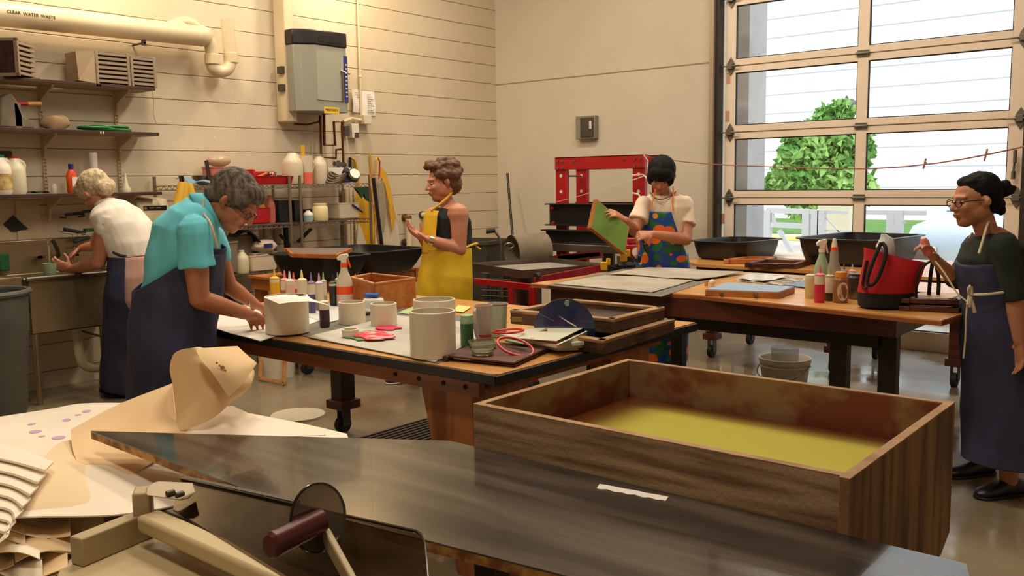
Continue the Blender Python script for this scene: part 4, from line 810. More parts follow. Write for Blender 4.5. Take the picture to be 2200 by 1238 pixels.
obj('apron', MB().box((-3.33, ya_ + .03, T2 - .13), (-3.3, 5.5, T2 - .022)), REDWOOD, r)
obj('lower_rail', MB().box((-3.2, ya_ + .06, T2 - .2), (-1.4, ya_ + .1, T2 - .12)), BLACKM, r); obj('lower_rail', MB().box((-3.2, 5.4, T2 - .2), (-1.4, 5.44, T2 - .12)), BLACKM, r)
for x, y in ((-1.37, 4.5), (-1.57, 4.47 + .0), (-3.03, 5.4), (-3.1, 4.5)):
    if (x, y) == (-1.57, 4.47): x = Y(1806, 750, 4.5).x; y = 4.5
    obj('leg', MB().box((x - .042, y - .035, 0), (x + .042, y + .035, T2 - .12)), mat('black_leg', (24, 19, 17), .5), r, bev=.004)
# T3: far work table
T3 = .8
r = root('work_table', (-2.5, 7.0, 0), 'far work table holding black tubs in front of the glazed door', 'table')
tp = [Z(1466, 560, T3), Z(1500, 568, T3), V((-1.35, 6.3, T3)), V((-1.2, 6.45, T3)), V((-1.2, 7.6, T3)), V((-3.6, 7.6, T3)), V((-3.7, 7.5, T3))]
obj('table_top', MB().prism([(p.x, p.y) for p in tp], T3 - .022, T3), WOODTOP, r); obj('apron', MB().box((-3.45, 6.42, T3 - .12), (-1.5, 6.45, T3 - .022)), REDWOOD, r)
obj('apron', MB().box((-3.45, 6.45, T3 - .12), (-3.42, 7.5, T3 - .022)), REDWOOD, r)
for x, y in ((-3.46, 6.72), (-3.46, 7.45), (-2.36, 7.42), (-2.45, 6.72), (-1.6, 6.72), (-1.6, 7.45)): leg_cast(r, x, y, T3 - .03, .08, REDWOOD)
# wedge braces on far table legs
obj('leg_brace', MB().ext([(-3.53, 6.66, T3 - .12), (-3.42, 6.66, T3 - .12), (-3.46, 6.66, .22), (-3.49, 6.66, .22)], (0, .02, 0)), PLY, r)
# T4: low table by the left wall
T4 = .74
r = root('side_table', (-5.9, 4.8, 0), 'orange wooden side table under the two stacked black tubs', 'table')
obj('table_top', MB().box((-6.3, 4.22, T4 - .02), (-5.56, 5.46, T4)), ORWOOD, r, bev=.003)
obj('rail', MB().box((-5.6, 4.24, T4 - .11), (-5.57, 5.44, T4 - .02)), ORWOOD, r, bev=.003); obj('rail', MB().box((-6.28, 4.24, T4 - .11), (-5.6, 4.27, T4 - .02)), ORWOOD, r, bev=.003)
obj('end_post', MB().box((-5.6, 5.38, T4 - .115), (-5.55, 5.47, T4 + .004)), ORWOOD, r, bev=.003)
for x, y in ((-5.66, 4.3), (-5.66, 5.38), (-6.24, 4.3), (-6.24, 5.38)): leg_cast(r, x, y, T4 - .03, .07, ORWOOD, block=False)
obj('low_shelf', MB().box((-6.25, 4.28, .22), (-5.6, 5.4, .25)), ORWOOD, r)
# tubs
def tubo(c, L, W, h, lab, rz=0, m=BLACKP, grp='black mortar tubs', **k): return obj('black_tub', MB().bins(c, L, W, h, rz=rz, **k), m, label=lab, cat='tub', group=grp, bev=0)
tubo((-5.64, 4.43, T4), .8, .42, .19, 'black mixing tub with a wooden screen lying across it', rz=-.02, flare=.22)
tubo((-5.78, 5.02, T4), .86, .66, .19, 'black mixing tub nearest the yellow apron', rz=.0, flare=.22)
r = root('wooden_screen', (-5.7, 4.45, .94), 'wooden framed mesh screen lying across the left black tub', 'screen')
def screen_frame(r, P, w_, h_, m, mesh=None, mz=.5, mirror=False):
    P = [V(p) for p in P]; c = sum(P, V()) / 4
    for a, b_ in zip(P, P[1:] + P[:1]):
        d = (b_ - a).normalized(); inn = (c - (a + b_) / 2); inn = (inn - inn.dot(d) * d).normalized(); nrm = d.cross(inn).normalized()
        obj('frame_bar', MB().bar(a + inn * w_ / 2, b_ + inn * w_ / 2, w_, h_, up=nrm), m, r, bev=.002)
    if mesh:
        n = (P[1] - P[0]).cross(P[2] - P[1]).normalized(); Q = [p + (c - p) * (w_ / (c - p).length) + n * mz * h_ for p in P]; obj('mesh_cloth', MB().ext(Q, n * .002), mesh, r, smooth=0)
screen_frame(r, [Z(*p, .955) for p in ((625, 549), (722, 552), (757, 537), (613, 537))], .035, .03, ORWOOD, mat('screen_grey', (110, 96, 84), .6))
tubo((-3.42, 7.06, T3), .5, .68, .155, 'smaller black tub standing left on the far table', rz=-.12)
tubo((-2.42, 7.15, T3), .64, .92, .205, 'larger black tub in front of the glazed door centre', rz=-.1)
q0, q1 = D(1798, 528, 7.2), D(1826, 540, 7.2)
# frames on the far table
def fr(nm, pts, z, lab, m=ORWOOD, w_=.04, h_=.035, mesh=None, grp=None, cat='frame'):
    P = [Z(*p, z) for p in pts]; r = root(nm, sum(P, V()) / 4 - V((0, 0, h_ / 2)), lab, cat, grp); screen_frame(r, P, w_, h_, m, mesh); return r
fr('wooden_screen', ((1555, 562), (1650, 562), (1670, 556), (1600, 555)), T3 + .02, 'orange wooden frame lying left on the far table', grp='wooden frames on the far table')
fr('wooden_screen', ((1600, 570), (1710, 573), (1742, 564), (1640, 561)), T3 + .02, 'reddish wooden frame lying right on the far table', REDWOOD, grp='wooden frames on the far table')
P_ = [Z(*p, T3 + .002) for p in ((1650, 552), (1742, 560), (1745, 545), (1660, 541))]
obj('paper_sheet', MB().ext(P_, (0, 0, .002)), PAPER, label='white paper sheet lying between the two far black tubs', cat='paper')
# floor things
b_ = Z(1684, 838, 0); wv = (D(1738, 770, 5.86) - D(1632, 770, 5.86)).length / 2
q_ = (b_ - V()).dot(FW) + .1; c = D(1685, 830, q_); c.z = 0; ht = D(1685, 768, q_).z
r = root('plastic_bucket', c, 'grey white plastic bucket on the floor under the right table', 'bucket')
rr_ = (D(1740, 790, q_) - D(1632, 790, q_)).length / 2
obj('body', MB().lathe(c, [(rr_ * .82, 0), (rr_ * .95, ht * .72), (rr_, ht * .73), (rr_, ht * .76), (rr_ * .96, ht * .77), (rr_ * .97, ht * .86), (rr_, ht * .87), (rr_, ht), (rr_ * .95, ht), (rr_ * .8, .02)], 36), mat('bucket_grey', (196, 190, 172), .45), r)
obj('wire_handle', MB().tube([c + V((rr_, 0, ht * .8)), c + V((rr_ * .9, -rr_ * .8, ht * .5)), c + V((0, -rr_ * 1.05, ht * .3)), c + V((-rr_ * .9, -rr_ * .8, ht * .45)), c + V((-rr_, 0, ht * .8))], .005, n=6, sm=2), DSTEEL, r)
obj('wire_mesh_liner', MB().lathe(c + V((0, 0, ht * .5)), [(rr_ * .5, 0), (rr_ * .55, ht * .85)], 24, c0=False, c1=False), mat('mesh_grey', (150, 146, 136), .6, alpha=.45), r)
# drain grate
G = [Z(850, 922, 0), Z(925, 902, 0), Z(1010, 915, 0), Z(1000, 960, 0)]
r = root('floor_grate', (-3.2, 3.4, 0), 'dark ribbed drain grate on the floor by the plywood leg', 'grate')
g0, g1, g2 = Z(830, 945, 0), Z(925, 902, 0), Z(1010, 960, 0)
obj('grate_frame', MB().box((-3.95, 3.0, .001), (-2.9, 3.95, .006)), mat('grate_dark', (36, 30, 28), .6), r)
for k in range(26): obj('grate_bar', MB().box((-3.93 + .04 * k, 3.02, .006), (-3.915 + .04 * k, 3.93, .016)), mat('grate_rib', (86, 76, 70), .5), r)
# leaning wood frame, white jug, round lid, below T1
A_ = [Z(556, 816, .01), Z(612, 827, .01)]; up_ = V((-.12, .12, .30)); 
r = root('wooden_screen', (A_[0] + A_[1]) / 2, 'small orange wooden frame leaning on its edge under the middle table', 'frame'); screen_frame(r, [A_[0], A_[1], A_[1] + up_, A_[0] + up_], .025, .02, PINE)
p = Z(520, 850, 0); obj('white_pail', MB().lathe((p.x - .35, p.y + .55, 0), [(.13, 0), (.15, .33), (.155, .33), (.155, .35), (.13, .35), (.12, .02)], 28), WHITEP, label='white plastic pail on the floor behind the turquoise shirted person', cat='pail')
obj('plank_stack', MB().box((-5.6, 4.3, .25), (-5.3, 5.1, .33)), ORWOOD, label='orange plank pushed on the low shelf of the side table', cat='plank')
p = Z(640, 895, 0); obj('white_round_lid', MB().cyl((p.x, p.y, 0), (p.x, p.y, .015), .17, n=32), mat('dull_white', (196, 186, 164), .5), label='white round lid lying on the floor under the middle table', cat='lid')
# clothesline with pegs
cl = [Yp(1395, 338, PW - .02), Y(1500, 352, 6.9), Y(1640, 358, 6.6), Y(1845, 365, 6.1), Y(1985, 355, 5.6), Y(2100, 337, 5.2), Y(2260, 302, 4.6), V((3.19, 2.6, 2.15))]
cl[0] = Yp(1386, 336, PW - .03)
obj('clothesline', MB().tube(cl, .004, n=6, sm=1), mat('pink_cord', (150, 96, 84), .8), label='thin reddish clothesline strung from the press across the door', cat='line')
for k, (px, py, y) in enumerate(((1989, 352, 5.59), (2121, 333, 5.12))):
    p = Y(px, py, y); r = root('clothespin', p, ('wooden clothespin hanging nearer the centre mullion', 'wooden clothespin at the right end of the clothesline')[k], 'clothespin')
    for s in (-1, 1): obj('prong', MB().bar(p + V((0, s * .006, .03)), p + V((-.012, s * .003, -.03)), .009, .006), PINE, r)
    obj('spring', MB().cyl(p + V((0, -.01, .005)), p + V((0, .01, .005)), .005), STEEL, r)
# ================================================================ things on the middle table
def qz(px, py): return Z(px, py, T1)
FELT = mat('grey_felt', (122, 116, 106), .85, c2=(108, 102, 92), scale=(5, 5, 5)); WFELT = mat('pale_felt', (198, 194, 182), .8, c2=(182, 178, 166), scale=(4, 4, 4))
def sheet(nm, pts, z, m, lab, cat='sheet', th=.003, group=None, wav=0, base=T1):
    P = [Z(*p, z) for p in pts]
    if len(P) == 4:
        b = MB().grid(lambda u, v: (P[0] * (1 - u) + P[1] * u) * (1 - v) + (P[3] * (1 - u) + P[2] * u) * v + V((0, 0, wav * abs(math.sin(u * 5 + v * 3)))), 14, 10, th)
        for v in b.bm.verts: v.co.z += th / 2
    else: b = MB().ext([p for p in P], (0, 0, th))
    return obj(nm, b, m, label=lab, cat=cat, group=group)
a0 = T1 + .001
sheet('grey_felt_mat', ((600, 712), (940, 782), (1090, 692), (760, 648)), a0, FELT, 'grey felt mat spread on the middle of the near table')
sheet('paper_underlay', ((400, 690), (560, 735), (690, 690), (560, 655)), a0, PAPER, 'white paper sheets under the hands of the turquoise shirted person', wav=.004)
sheet('print_paper', ((640, 672), (700, 695), (800, 668), (715, 650)), a0 + .006, mat('cool_paper', (206, 208, 206), .7), 'pale sheet lying behind the dark purple bottle')
sheet('white_felt', ((660, 724), (935, 778), (1075, 700), (850, 678)), a0 + .005, WFELT, 'pale wet felt sheet with pink flower designs')
sheet('green_paper', ((855, 672), (905, 680), (945, 664), (895, 656)), a0 + .005, mat('green_paper', (176, 204, 140), .7), 'light green paper behind the white pipe rings')
sheet('yellow_paper', ((972, 668), (995, 671), (1012, 660), (985, 656)), a0 + .005, mat('yellow_paper', (226, 216, 130), .7), 'small yellow paper right of the rear pipe ring')
# fibre flowers laid on the felt
def blotch(nm, c, rx, ry, m, lab, z, seed, th=.004):
    p = Z(*c, z); rn = random.Random(seed); pts = []
    for k in range(22):
        t = 6.283 * k / 22; s = 1 + rn.uniform(-.18, .18); pts.append(Z(c[0] + rx * math.cos(t) * s, c[1] + ry * math.sin(t) * s, z))
    return obj(nm, MB().ext(pts, (0, 0, th)), m, label=lab, cat='felt design', group='felt flower designs on the pale sheet')
PK = mat('pink_wool', (214, 62, 84), .9, c2=(226, 180, 170), scale=(18, 18, 18), lo=.5, hi=.62)
blotch('green_fibre_leaf', (790, 723), 45, 10, mat('green_wool', (104, 150, 96), .9), 'green fibre patch edging the larger pink flower', a0 + .009, 3)
blotch('fibre_flower', (805, 722), 42, 9, PK, 'larger pink and white fibre flower nearest the small ring', a0 + .0135, 1)
blotch('fibre_flower', (833, 705), 27, 5, mat('pink_wool2', (206, 60, 88), .9), 'smaller crimson fibre flower behind the large one', a0 + .009, 2)
# white pipe rings
PVC = mat('white_pvc', (226, 214, 190), .38, c2=(218, 204, 178), scale=(2, 2, 2))
def ringobj(pxc, pyb, wpx, hpx, lab, th=.008, zb=T1 + .009, pale=PVC):
    c = Z(pxc, pyb - wpx * .075, zb); q_ = c.dot(FW); R_ = wpx / 2 * q_ / 1945; h = hpx * q_ / 1945 * .985
    return obj('pvc_ring', MB().lathe(c, [(R_, 0), (R_, h - .002), (R_ - .002, h), (R_ - th, h), (R_ - th, 0)], 48), pale, label=lab, cat='pipe ring', group='white cut pipe rings', bev=0), c, R_, h
o_, cA, RA, hA = ringobj(618, 720, 93, 80, 'white pipe ring with a paper draped on top')
ringobj(757, 698, 58, 47, 'short white pipe ring behind the purple bottle', zb=T1 + .005)
ringobj(825, 702, 57, 48, 'short white pipe ring in front of the blue topped sponge')
ringobj(934, 712, 92, 65, 'rear tall white pipe ring by the green bottle', zb=T1 + .009)
ringobj(931, 771, 100, 100, 'front tall white pipe ring at the table edge')
ringobj(753, 725, 37, 16, 'thin white pipe slice next to the pink flower', zb=T1 + .012)
zt2 = T1 + .009 + hA + .002; Pp = [D(572, 651, 4.02), D(604, 652, 3.86), D(713, 651, 4.02), D(650, 633, 4.3)]
qp = [Z(567, 640, zt2), Z(600, 654, zt2), Z(712, 648, zt2), Z(650, 632, zt2)]
b = MB().grid(lambda u, v: (qp[0] * (1 - u) + qp[3] * u) * (1 - v) + (qp[1] * (1 - u) + qp[2] * u) * v + V((0, 0, .006 - .035 * max(0, u - .55) ** 1.3 * (1 + v) - .02 * max(0, .2 - u))), 16, 6, .0015)
for v in b.bm.verts: v.co.z = max(v.co.z, zt2 - .02) if (v.co - V((cA.x, cA.y, v.co.z))).length > RA else max(v.co.z, zt2)
obj('draped_paper', b, PAPER, label='white paper sheet lying across the left pipe ring', cat='paper')
# squeeze bottles
def squeeze(px, pyb, pyt, w_px, z, liq, cap, lab, fill=.7, body=None, group='squeeze bottles on the middle table', tip=True, dcorr=0):
    c = Z(px, pyb, z); q_ = c.dot(FW); R_ = w_px / 2 * q_ / 1945; h = D(px, pyt, q_).z - z
    r = root('squeeze_bottle', c, lab, 'bottle', group); hb = h * .72; f = hb * fill
    obj('liquid', MB().lathe(c, [(R_ * .92, 0), (R_, .006), (R_, f)], 20), liq, r)
    obj('body', MB().lathe(c, [(R_, f), (R_, hb * .95), (R_ * .93, hb)], 20), body or CLR, r)
    obj('cap', MB().lathe(c, [(R_ * .97, hb), (R_ * .97, hb + h * .035), (R_ * .6, hb + h * .06)] + ([(R_ * .3, hb + h * .08), (R_ * .26, hb + h * .16), (R_ * .12, h)] if tip else []), 20), cap, r)
    return r
def cm(n, c, tr=.1): return mat(n, c, .35, trans=tr)
YL, PKL = cm('yellow_dye', (226, 178, 32)), cm('pink_dye', (196, 92, 104))
B0 = T1
rows = [(592, 652, 579, 21, 'yellow_dye', (226, 184, 44), (228, 190, 70), .86, 'bright yellow squeeze bottle at the left end of the row'),
        (614, 660, 581, 19, 'rose_dye', (190, 92, 98), (222, 140, 140), .66, 'rose pink squeeze bottle second from the left'),
        (625, 662, 583, 20, 'shell_dye', (226, 188, 168), (232, 212, 200), .9, 'pale shell pink squeeze bottle in front of the rose ones'),
        (633, 656, 585, 17, 'crimson_dye', (200, 70, 70), (230, 110, 110), .7, 'crimson squeeze bottle behind the pale pink one'),
        (651, 664, 580, 22, 'lemon_dye', (216, 186, 84), (230, 214, 150), .4, 'clear squeeze bottle with a little lemon yellow liquid'),
        (671, 676, 584, 16, 'violet_dye', (84, 68, 118), (128, 108, 160), .66, 'violet squeeze bottle in the middle of the row'),
        (688, 670, 587, 18, 'lilac_dye', (150, 128, 150), (206, 184, 200), .4, 'lilac capped squeeze bottle right of the violet one'),
        (697, 664, 584, 14, 'sage_dye', (170, 172, 130), (170, 190, 150), .5, 'sage green capped squeeze bottle at the back'),
        (717, 660, 589, 17, 'charcoal_dye', (44, 44, 48), (36, 36, 40), .9, 'charcoal black squeeze bottle left of the sprayer'),
        (727, 648, 584, 12, 'sky_dye', (130, 156, 168), (140, 176, 190), .5, 'sky blue tipped bottle behind the black one')]
for px, pb, pt_, w_, n_, lc, cc_, fl, lab in rows:
    squeeze(px, pb + (18 if px > 665 and px < 712 else 0) * 0, pt_, w_, B0, cm(n_, lc), mat(n_ + '_cap', cc_, .4), lab, fl)
squeeze(698, 702, 630, 22, T1 + .006, cm('plum_dye', (64, 32, 44), .05), mat('pale_cap', (214, 206, 190), .4), 'tall bottle of dark plum liquid in front of the row', .72, tip=False)
c = Z(699, 660, T1)
# spray bottle
def sprayer(px, pyb, pyt, w_px, z, body, collar, trig, head, lab, fill=None, lbl=None, face=1):
    c = Z(px, pyb, z); q_ = c.dot(FW); R_ = w_px / 2 * q_ / 1945; h = D(px, pyt, q_).z - z; r = root('spray_bottle', c, lab, 'spray bottle', None)
    obj('body', MB().lathe(c, [(R_ * .95, 0), (R_, .01), (R_, h * .42), (R_ * .86, h * .52), (R_ * .45, h * .68), (R_ * .38, h * .76)], 28), body, r)
    obj('collar', MB().lathe(c, [(R_ * .45, h * .75), (R_ * .45, h * .82)], 20), collar, r, bev=.002)
    hd = MB().ext([c + RT * face * R_ * x + V((0, 0, h * y)) - FW * .012 for x, y in ((-.75, .88), (-.8, .93), (-.35, .985), (.5, 1.0), (.62, .95), (.4, .9), (.35, .82), (-.3, .82), (-.35, .88))], FW * .024)
    obj('spray_head', hd, head, r, bev=.004); obj('trigger', MB().ext([c + RT * face * R_ * x + V((0, 0, h * y)) - FW * .006 for x, y in ((.35, .93), (.55, .92), (.72, .82), (.85, .74), (.74, .73), (.5, .82))], FW * .012), trig, r, bev=.003)
    if lbl:
        for (f0, f1, m) in lbl: obj('label', MB().lathe(c, [(R_ * 1.01, h * f0), (R_ * 1.01, h * f1)], 28, c0=False, c1=False), m, r)
    return r
OR = mat('bright_orange', (240, 84, 30), .4)
sprayer(742, 660, 545, 36, T1, CLR, OR, OR, WHITEP, 'large spray bottle with orange trigger and orange label', lbl=((.25, .4, OR), (.03, .25, mat('pinkish_label', (216, 190, 178), .6))))
# juice bottle
c = Z(773, 655, T1); q_ = c.dot(FW); R_ = 15.5 * q_ / 1945; h = D(773, 598, q_).z - T1; r = root('juice_bottle', c, 'square shouldered bottle of amber yellow liquid beside the sprayer', 'bottle')
obj('liquid', MB().lathe(c, [(R_ * .9, 0), (R_, .008), (R_, h * .25), (R_ * .94, h * .3), (R_, h * .36), (R_, h * .52)], 24), cm('amber_liquid', (226, 160, 24)), r); obj('neck', MB().lathe(c, [(R_, h * .52), (R_ * .96, h * .66), (R_ * .6, h * .84)], 24), CLR, r); obj('cap', MB().lathe(c, [(R_ * .66, h * .83), (R_ * .66, h)], 24), mat('grey_white_cap', (196, 190, 176), .4), r, bev=.002)
obj('label_bar', MB().lathe(c, [(R_ * 1.012, h * .22), (R_ * 1.012, h * .25)], 24, c0=False, c1=False), BLACKP, r)
squeeze(765, 640, 589, 12, B0, CLR, mat('yellow_tip', (222, 180, 90), .4), 'yellow nozzled bottle behind the juice bottle', .5)
# sponge
c = Z(803, 672, T1 + .004); r = root('sponge_pad', c, 'white sponge with a blue top behind the pipe rings', 'sponge'); q_ = c.dot(FW)
obj('sponge', MB().cbox(c + V((0, 0, .045)), (.1, .06, .06), rot=.6).cbox(c + V((.02, 0, .012)), (.12, .07, .024), rot=.5), PAPER, r, bev=.012); obj('blue_top', MB().cbox(c + V((-.01, 0, .09)), (.07, .05, .02), rot=.6), mat('sponge_blue', (44, 98, 190), .6), r, bev=.008)
obj('grey_knife', MB().cbox(c + V((0, -.08, .008)), (.09, .03, .014), rot=.3), DSTEEL, label='small grey tool lying beside the sponge', cat='tool', bev=.003)
# drawer box
DW = [Z(804, 651, T1), Z(893, 650, T1)]
near, rgt = Z(806, 651, T1), Z(893, 649, T1); hb = .145
rimz = T1 + .15
A_, B_, C_, D_ = [Z(*p, rimz) for p in ((804, 610), (891, 598), (797, 588), (756, 596))]
sh = V((0, 0, 0)); r = root('wooden_box', V(((A_ + C_) / 2).xy.to_tuple() + (T1,)), 'open topped orange wooden drawer box at the back of the middle table', 'drawer box')
for a, b_ in ((A_, B_), (B_, C_), (C_, D_), (D_, A_)):
    m = (a + b_) / 2; d = (b_ - a).normalized(); obj('side_board', MB().cbox(V((m.x, m.y, T1 + .075)), ((b_ - a).length, .014, .15), rot=math.atan2(d.y, d.x)), ORWOOD, r, bev=.002)
obj('rim', MB().bar(A_, B_, .018, .008).bar(B_, C_, .018, .008).bar(C_, D_, .018, .008).bar(D_, A_, .018, .008), PINE, r)
cc_ = (A_ + C_) / 2; obj('bottom_board', MB().ext([V((p.x, p.y, T1 + .004)) for p in (A_, B_, C_, D_)], (0, 0, .01)), ORWOOD, r)
m = (A_ + B_) / 2; d = (B_ - A_).normalized(); obj('groove', MB().cbox(V((m.x, m.y, T1 + .045)) - FW * .008, ((B_ - A_).length * .98, .004, .004), rot=math.atan2(d.y, d.x)), DKWOOD, r)
# green bottle, pitchers
squeeze(1004, 745, 655, 29, T1 + .006, cm('deep_green', (44, 92, 50), .05), mat('pale_green_cap', (150, 186, 130), .4), 'squeeze bottle of deep green liquid beside the front ring', .78, body=mat('pale_green_body', (168, 196, 158), .35, trans=.3), tip=False)
def pitcher(px, pyb, pyt, w_px, lab, spot, tint):
    c = Z(px, pyb, T1 + .003); q_ = c.dot(FW); R_ = w_px / 2 * q_ / 1945; h = D(px, pyt, q_).z - T1; r = root('measuring_cup', c, lab, 'pitcher', 'cloudy measuring cups')
    obj('body', MB().lathe(c, [(R_ * .8, 0), (R_ * .82, .01), (R_ * .96, h * .9), (R_ * 1.06, h), (R_ * .98, h), (R_ * .9, h * .9), (R_ * .76, .014)], 26), tint, r)
    obj('handle', MB().tube([c - RT * R_ * .9 - FW * .02 + V((0, 0, h * .9)), c - RT * R_ * 1.0 - FW * R_ * .9 + V((0, 0, h * .85)), c - RT * R_ * .9 - FW * R_ * .9 + V((0, 0, h * .3)), c - RT * R_ * .6 - FW * .03 + V((0, 0, h * .15))], .008, n=8, sm=1), tint, r)
    obj('stain', MB().lathe(c, [(R_ * .83, .012), (R_ * .9, h * .25)] if spot[0] == 'low' else [(R_ * 1.05, h * .97), (R_ * 1.08, h * 1.005)], 26, c0=False, c1=False), mat('stain_' + spot[0], spot[1], .5), r)
    return r
pitcher(1040, 738, 657, 38, 'cloudy measuring cup with red rim stains, nearer the green bottle', ('low', (196, 60, 70)), mat('pink_cloud', (214, 196, 184), .35, trans=.3))
pitcher(1070, 722, 654, 44, 'cloudy measuring cup with green tint, further right', ('rimm', (180, 50, 50)), mat('green_cloud', (190, 204, 186), .35, trans=.3))
# leather folder
LE = mat('brown_leather', (76, 40, 32), .42, c2=(92, 52, 42), scale=(10, 10, 10))
r = root('leather_folder', Z(1060, 765, T1), 'worn brown leather folder at the near right table corner', 'folder')
obj('back_cover', MB().ext([Z(*p, T1 + .002) for p in ((957, 772), (1105, 789), (1180, 755), (1050, 735))], (0, 0, .008)), LE, r, bev=.003); obj('front_cover', MB().ext([Z(*p, T1 + .014) for p in ((955, 768), (1105, 783), (1175, 752), (1010, 745))], (0, 0, .008)), LE, r, bev=.003)
obj('spine', MB().cyl(Z(956, 771, T1 + .012), Z(1010, 748, T1 + .012), .011, n=10), LE, r); obj('paper_edge', MB().ext([Z(*p, T1 + .01) for p in ((975, 771), (1010, 775), (1012, 772), (980, 768))], (0, 0, .004)), PAPER, r)
# jar lids and glass dish
GLS = mat('greenish_glass', (200, 200, 170), .12, trans=.75)
c = Z(1037, 762, T1 + .023); q_ = c.dot(FW); R_ = 24 * q_ / 1945
for k, lab in enumerate(('lower round glass dish lid on the leather folder', 'upper round glass dish lid stacked on the lower one')):
    cc_ = c + V((0, 0, .012 * k)); obj('glass_dish', MB().lathe(cc_, [(R_ * .9, 0), (R_, .002), (R_, .011), (R_ * .92, .011), (R_ * .88, .004)], 30), GLS, label=lab, cat='lid', group='stacked glass lids')
P = [Z(*p, T1 + .03) for p in ((1006, 735), (1018, 750), (1065, 745), (1060, 730))]
r = root('glass_tray', sum(P, V()) / 4, 'small rectangular glass tray behind the round lids', 'tray'); obj('tray', MB().ext([p - V((0, 0, .005)) for p in P], (0, 0, .004)), GLS, r); b = MB()
for a, b_ in zip(P, P[1:] + P[:1]): b.bar(a + V((0, 0, .004)), b_ + V((0, 0, .004)), .004, .012)
obj('tray_rim', b, GLS, r)
# notebook with loose sheets
r = root('paper_bundle', Z(1190, 735, T1), 'thick bundle of loose printed sheets in a clear sleeve', 'paper bundle')
SLV = mat('sleeve_white', (226, 226, 206), .25); zz = T1 + .001
for k, (pts, m, t) in enumerate(((((1150, 752), (1262, 752), (1262, 738), (1130, 728)), BLACKP, .004), (((1085, 735), (1200, 755), (1262, 752), (1150, 722)), SLV, .012), (((1080, 728), (1200, 752), (1265, 746), (1130, 718)), mat('sage_sheet', (190, 196, 170), .5), .01), (((1075, 726), (1195, 748), (1262, 741), (1125, 714)), SLV, .014))):
    obj('sheet_layer', MB().ext([Z(*p, zz) for p in pts], (0, 0, t)), m, r, bev=.001); zz += t + .001
P = [Z(*p, zz) for p in ((1108, 728), (1195, 740), (1258, 722), (1135, 706))]
obj('raised_cover', MB().grid(lambda u, v: (P[0] * (1 - u) + P[1] * u) * (1 - v) + (P[3] * (1 - u) + P[2] * u) * v + V((0, 0, .003 + .034 * u * (.3 + .7 * v))), 8, 6, .002), SLV, r)
obj('fan_edge', MB().ext([Z(1199, 750, T1 + .008), Z(1262, 748, T1 + .008), Z(1262, 712, T1 + .07), Z(1199, 741, T1 + .05)], (-.01, .004, 0)), mat('paper_edge', (224, 220, 198), .8, c2=(200, 196, 172), scale=(4, 4, 90)), r)
obj('pink_tab', MB().bar(Z(1140, 728, T1 + .05), Z(1198, 736, T1 + .05), .006, .006), mat('tab_red', (196, 60, 84), .5), r); obj('green_print', MB().ext([Z(*p, zz + .001) for p in ((1082, 731), (1135, 742), (1130, 736), (1086, 728))], (0, 0, .001)), mat('green_print', (104, 140, 90), .5), r)
# navy fan disc standing on edge
c = D(1213, 703, 3.5); r = root('navy_fan', (c.x, c.y, T1), 'dark blue glossy disc standing upright behind the sheets', 'disc')
NV = mat('navy_gloss', (22, 34, 74), .2, coat=.3); pts = []
for k in range(30):
    t = math.radians(-28 + 236 * k / 29); pts.append((1213 + 66 * math.cos(t), 708 - 66 * math.sin(t)))
pts = [(1272, 752)] + pts + [(1160, 740)]
dq = lambda px: 3.68 - (px - 1150) / 122 * .22
P = [D(px, py, dq(px)) for px, py in pts]; P = [V((p.x, p.y, max(p.z, T1 + .002))) for p in P]
obj('disc', MB().ext(P, FW * .006), NV, r); g = D(1219, 651, dq(1219) - .002); obj('rivet', MB().cyl(g, g - FW * .006, .012, n=20), mat('rivet_grey', (150, 156, 150), .35), r)
obj('slit', MB().ext([D(1200, 679, dq(1200) - .002), D(1236, 699, dq(1236) - .002), D(1240, 704, dq(1240) - .002), D(1222, 694, dq(1222) - .002)], -FW * .002), mat('slit_light', (236, 222, 196), .5), r)
obj('crease', MB().bar(D(1155, 672, dq(1155) - .003), D(1190, 690, dq(1190) - .003), .002, .002), mat('crease_blue', (90, 104, 140), .4), r)
# wooden trays / felting frames at the back right
TW = mat('wet_worn_wood', (120, 84, 54), .5, c2=(62, 40, 28), scale=(9, 9, 9), bump=.2); TWL = mat('worn_wood_top', (178, 140, 100), .5, c2=(140, 100, 64), scale=(12, 12, 12), bump=.2)
def wtray(nm, pts, z, h, lab, inner, grp):
    P = [Z(*p, z) for p in pts]; r = root(nm, sum(P, V()) / 4 - V((0, 0, h)), lab, 'tray', grp); c = sum(P, V()) / 4
    for a, b_ in zip(P, P[1:] + P[:1]):
        d = (b_ - a).normalized(); inn = V((-d.y, d.x, 0)); inn = inn if inn.dot(c - a) > 0 else -inn
        obj('side', MB().bar(a + inn * .016 - V((0, 0, h / 2)), b_ + inn * .016 - V((0, 0, h / 2)), .03, h), TW, r, bev=.004); obj('lip', MB().bar(a + inn * .016 + V((0, 0, .003)), b_ + inn * .016 + V((0, 0, .003)), .036, .014), TWL, r, bev=.003)
    obj('tray_floor', MB().ext([p - V((0, 0, h * .55)) for p in P], (0, 0, .006)), inner, r); return r
INN = mat('wet_mesh', (66, 54, 50), .3, c2=(84, 72, 66), scale=(3, 3, 3))
wtray('felting_tray', ((1160, 716), (1296, 737), (1450, 690), (1250, 676)), T1 + .05, .046, 'lower worn wooden tray at the back right of the middle table', INN, 'worn wooden trays')
wtray('felting_tray', ((1096, 671), (1318, 691), (1428, 664), (1225, 646)), T1 + .104, .05, 'upper worn wooden tray with dark mesh, on top of the lower tray', INN, 'worn wooden trays')
obj('tape_label', MB().cbox(Z(1122, 686, T1 + .078) - FW * .004, (.09, .004, .02), rot=math.atan2(RT.y, RT.x)), mat('masking_tape', (150, 120, 60), .7), label='strip of yellowed tape on the upper tray side', cat='tape')
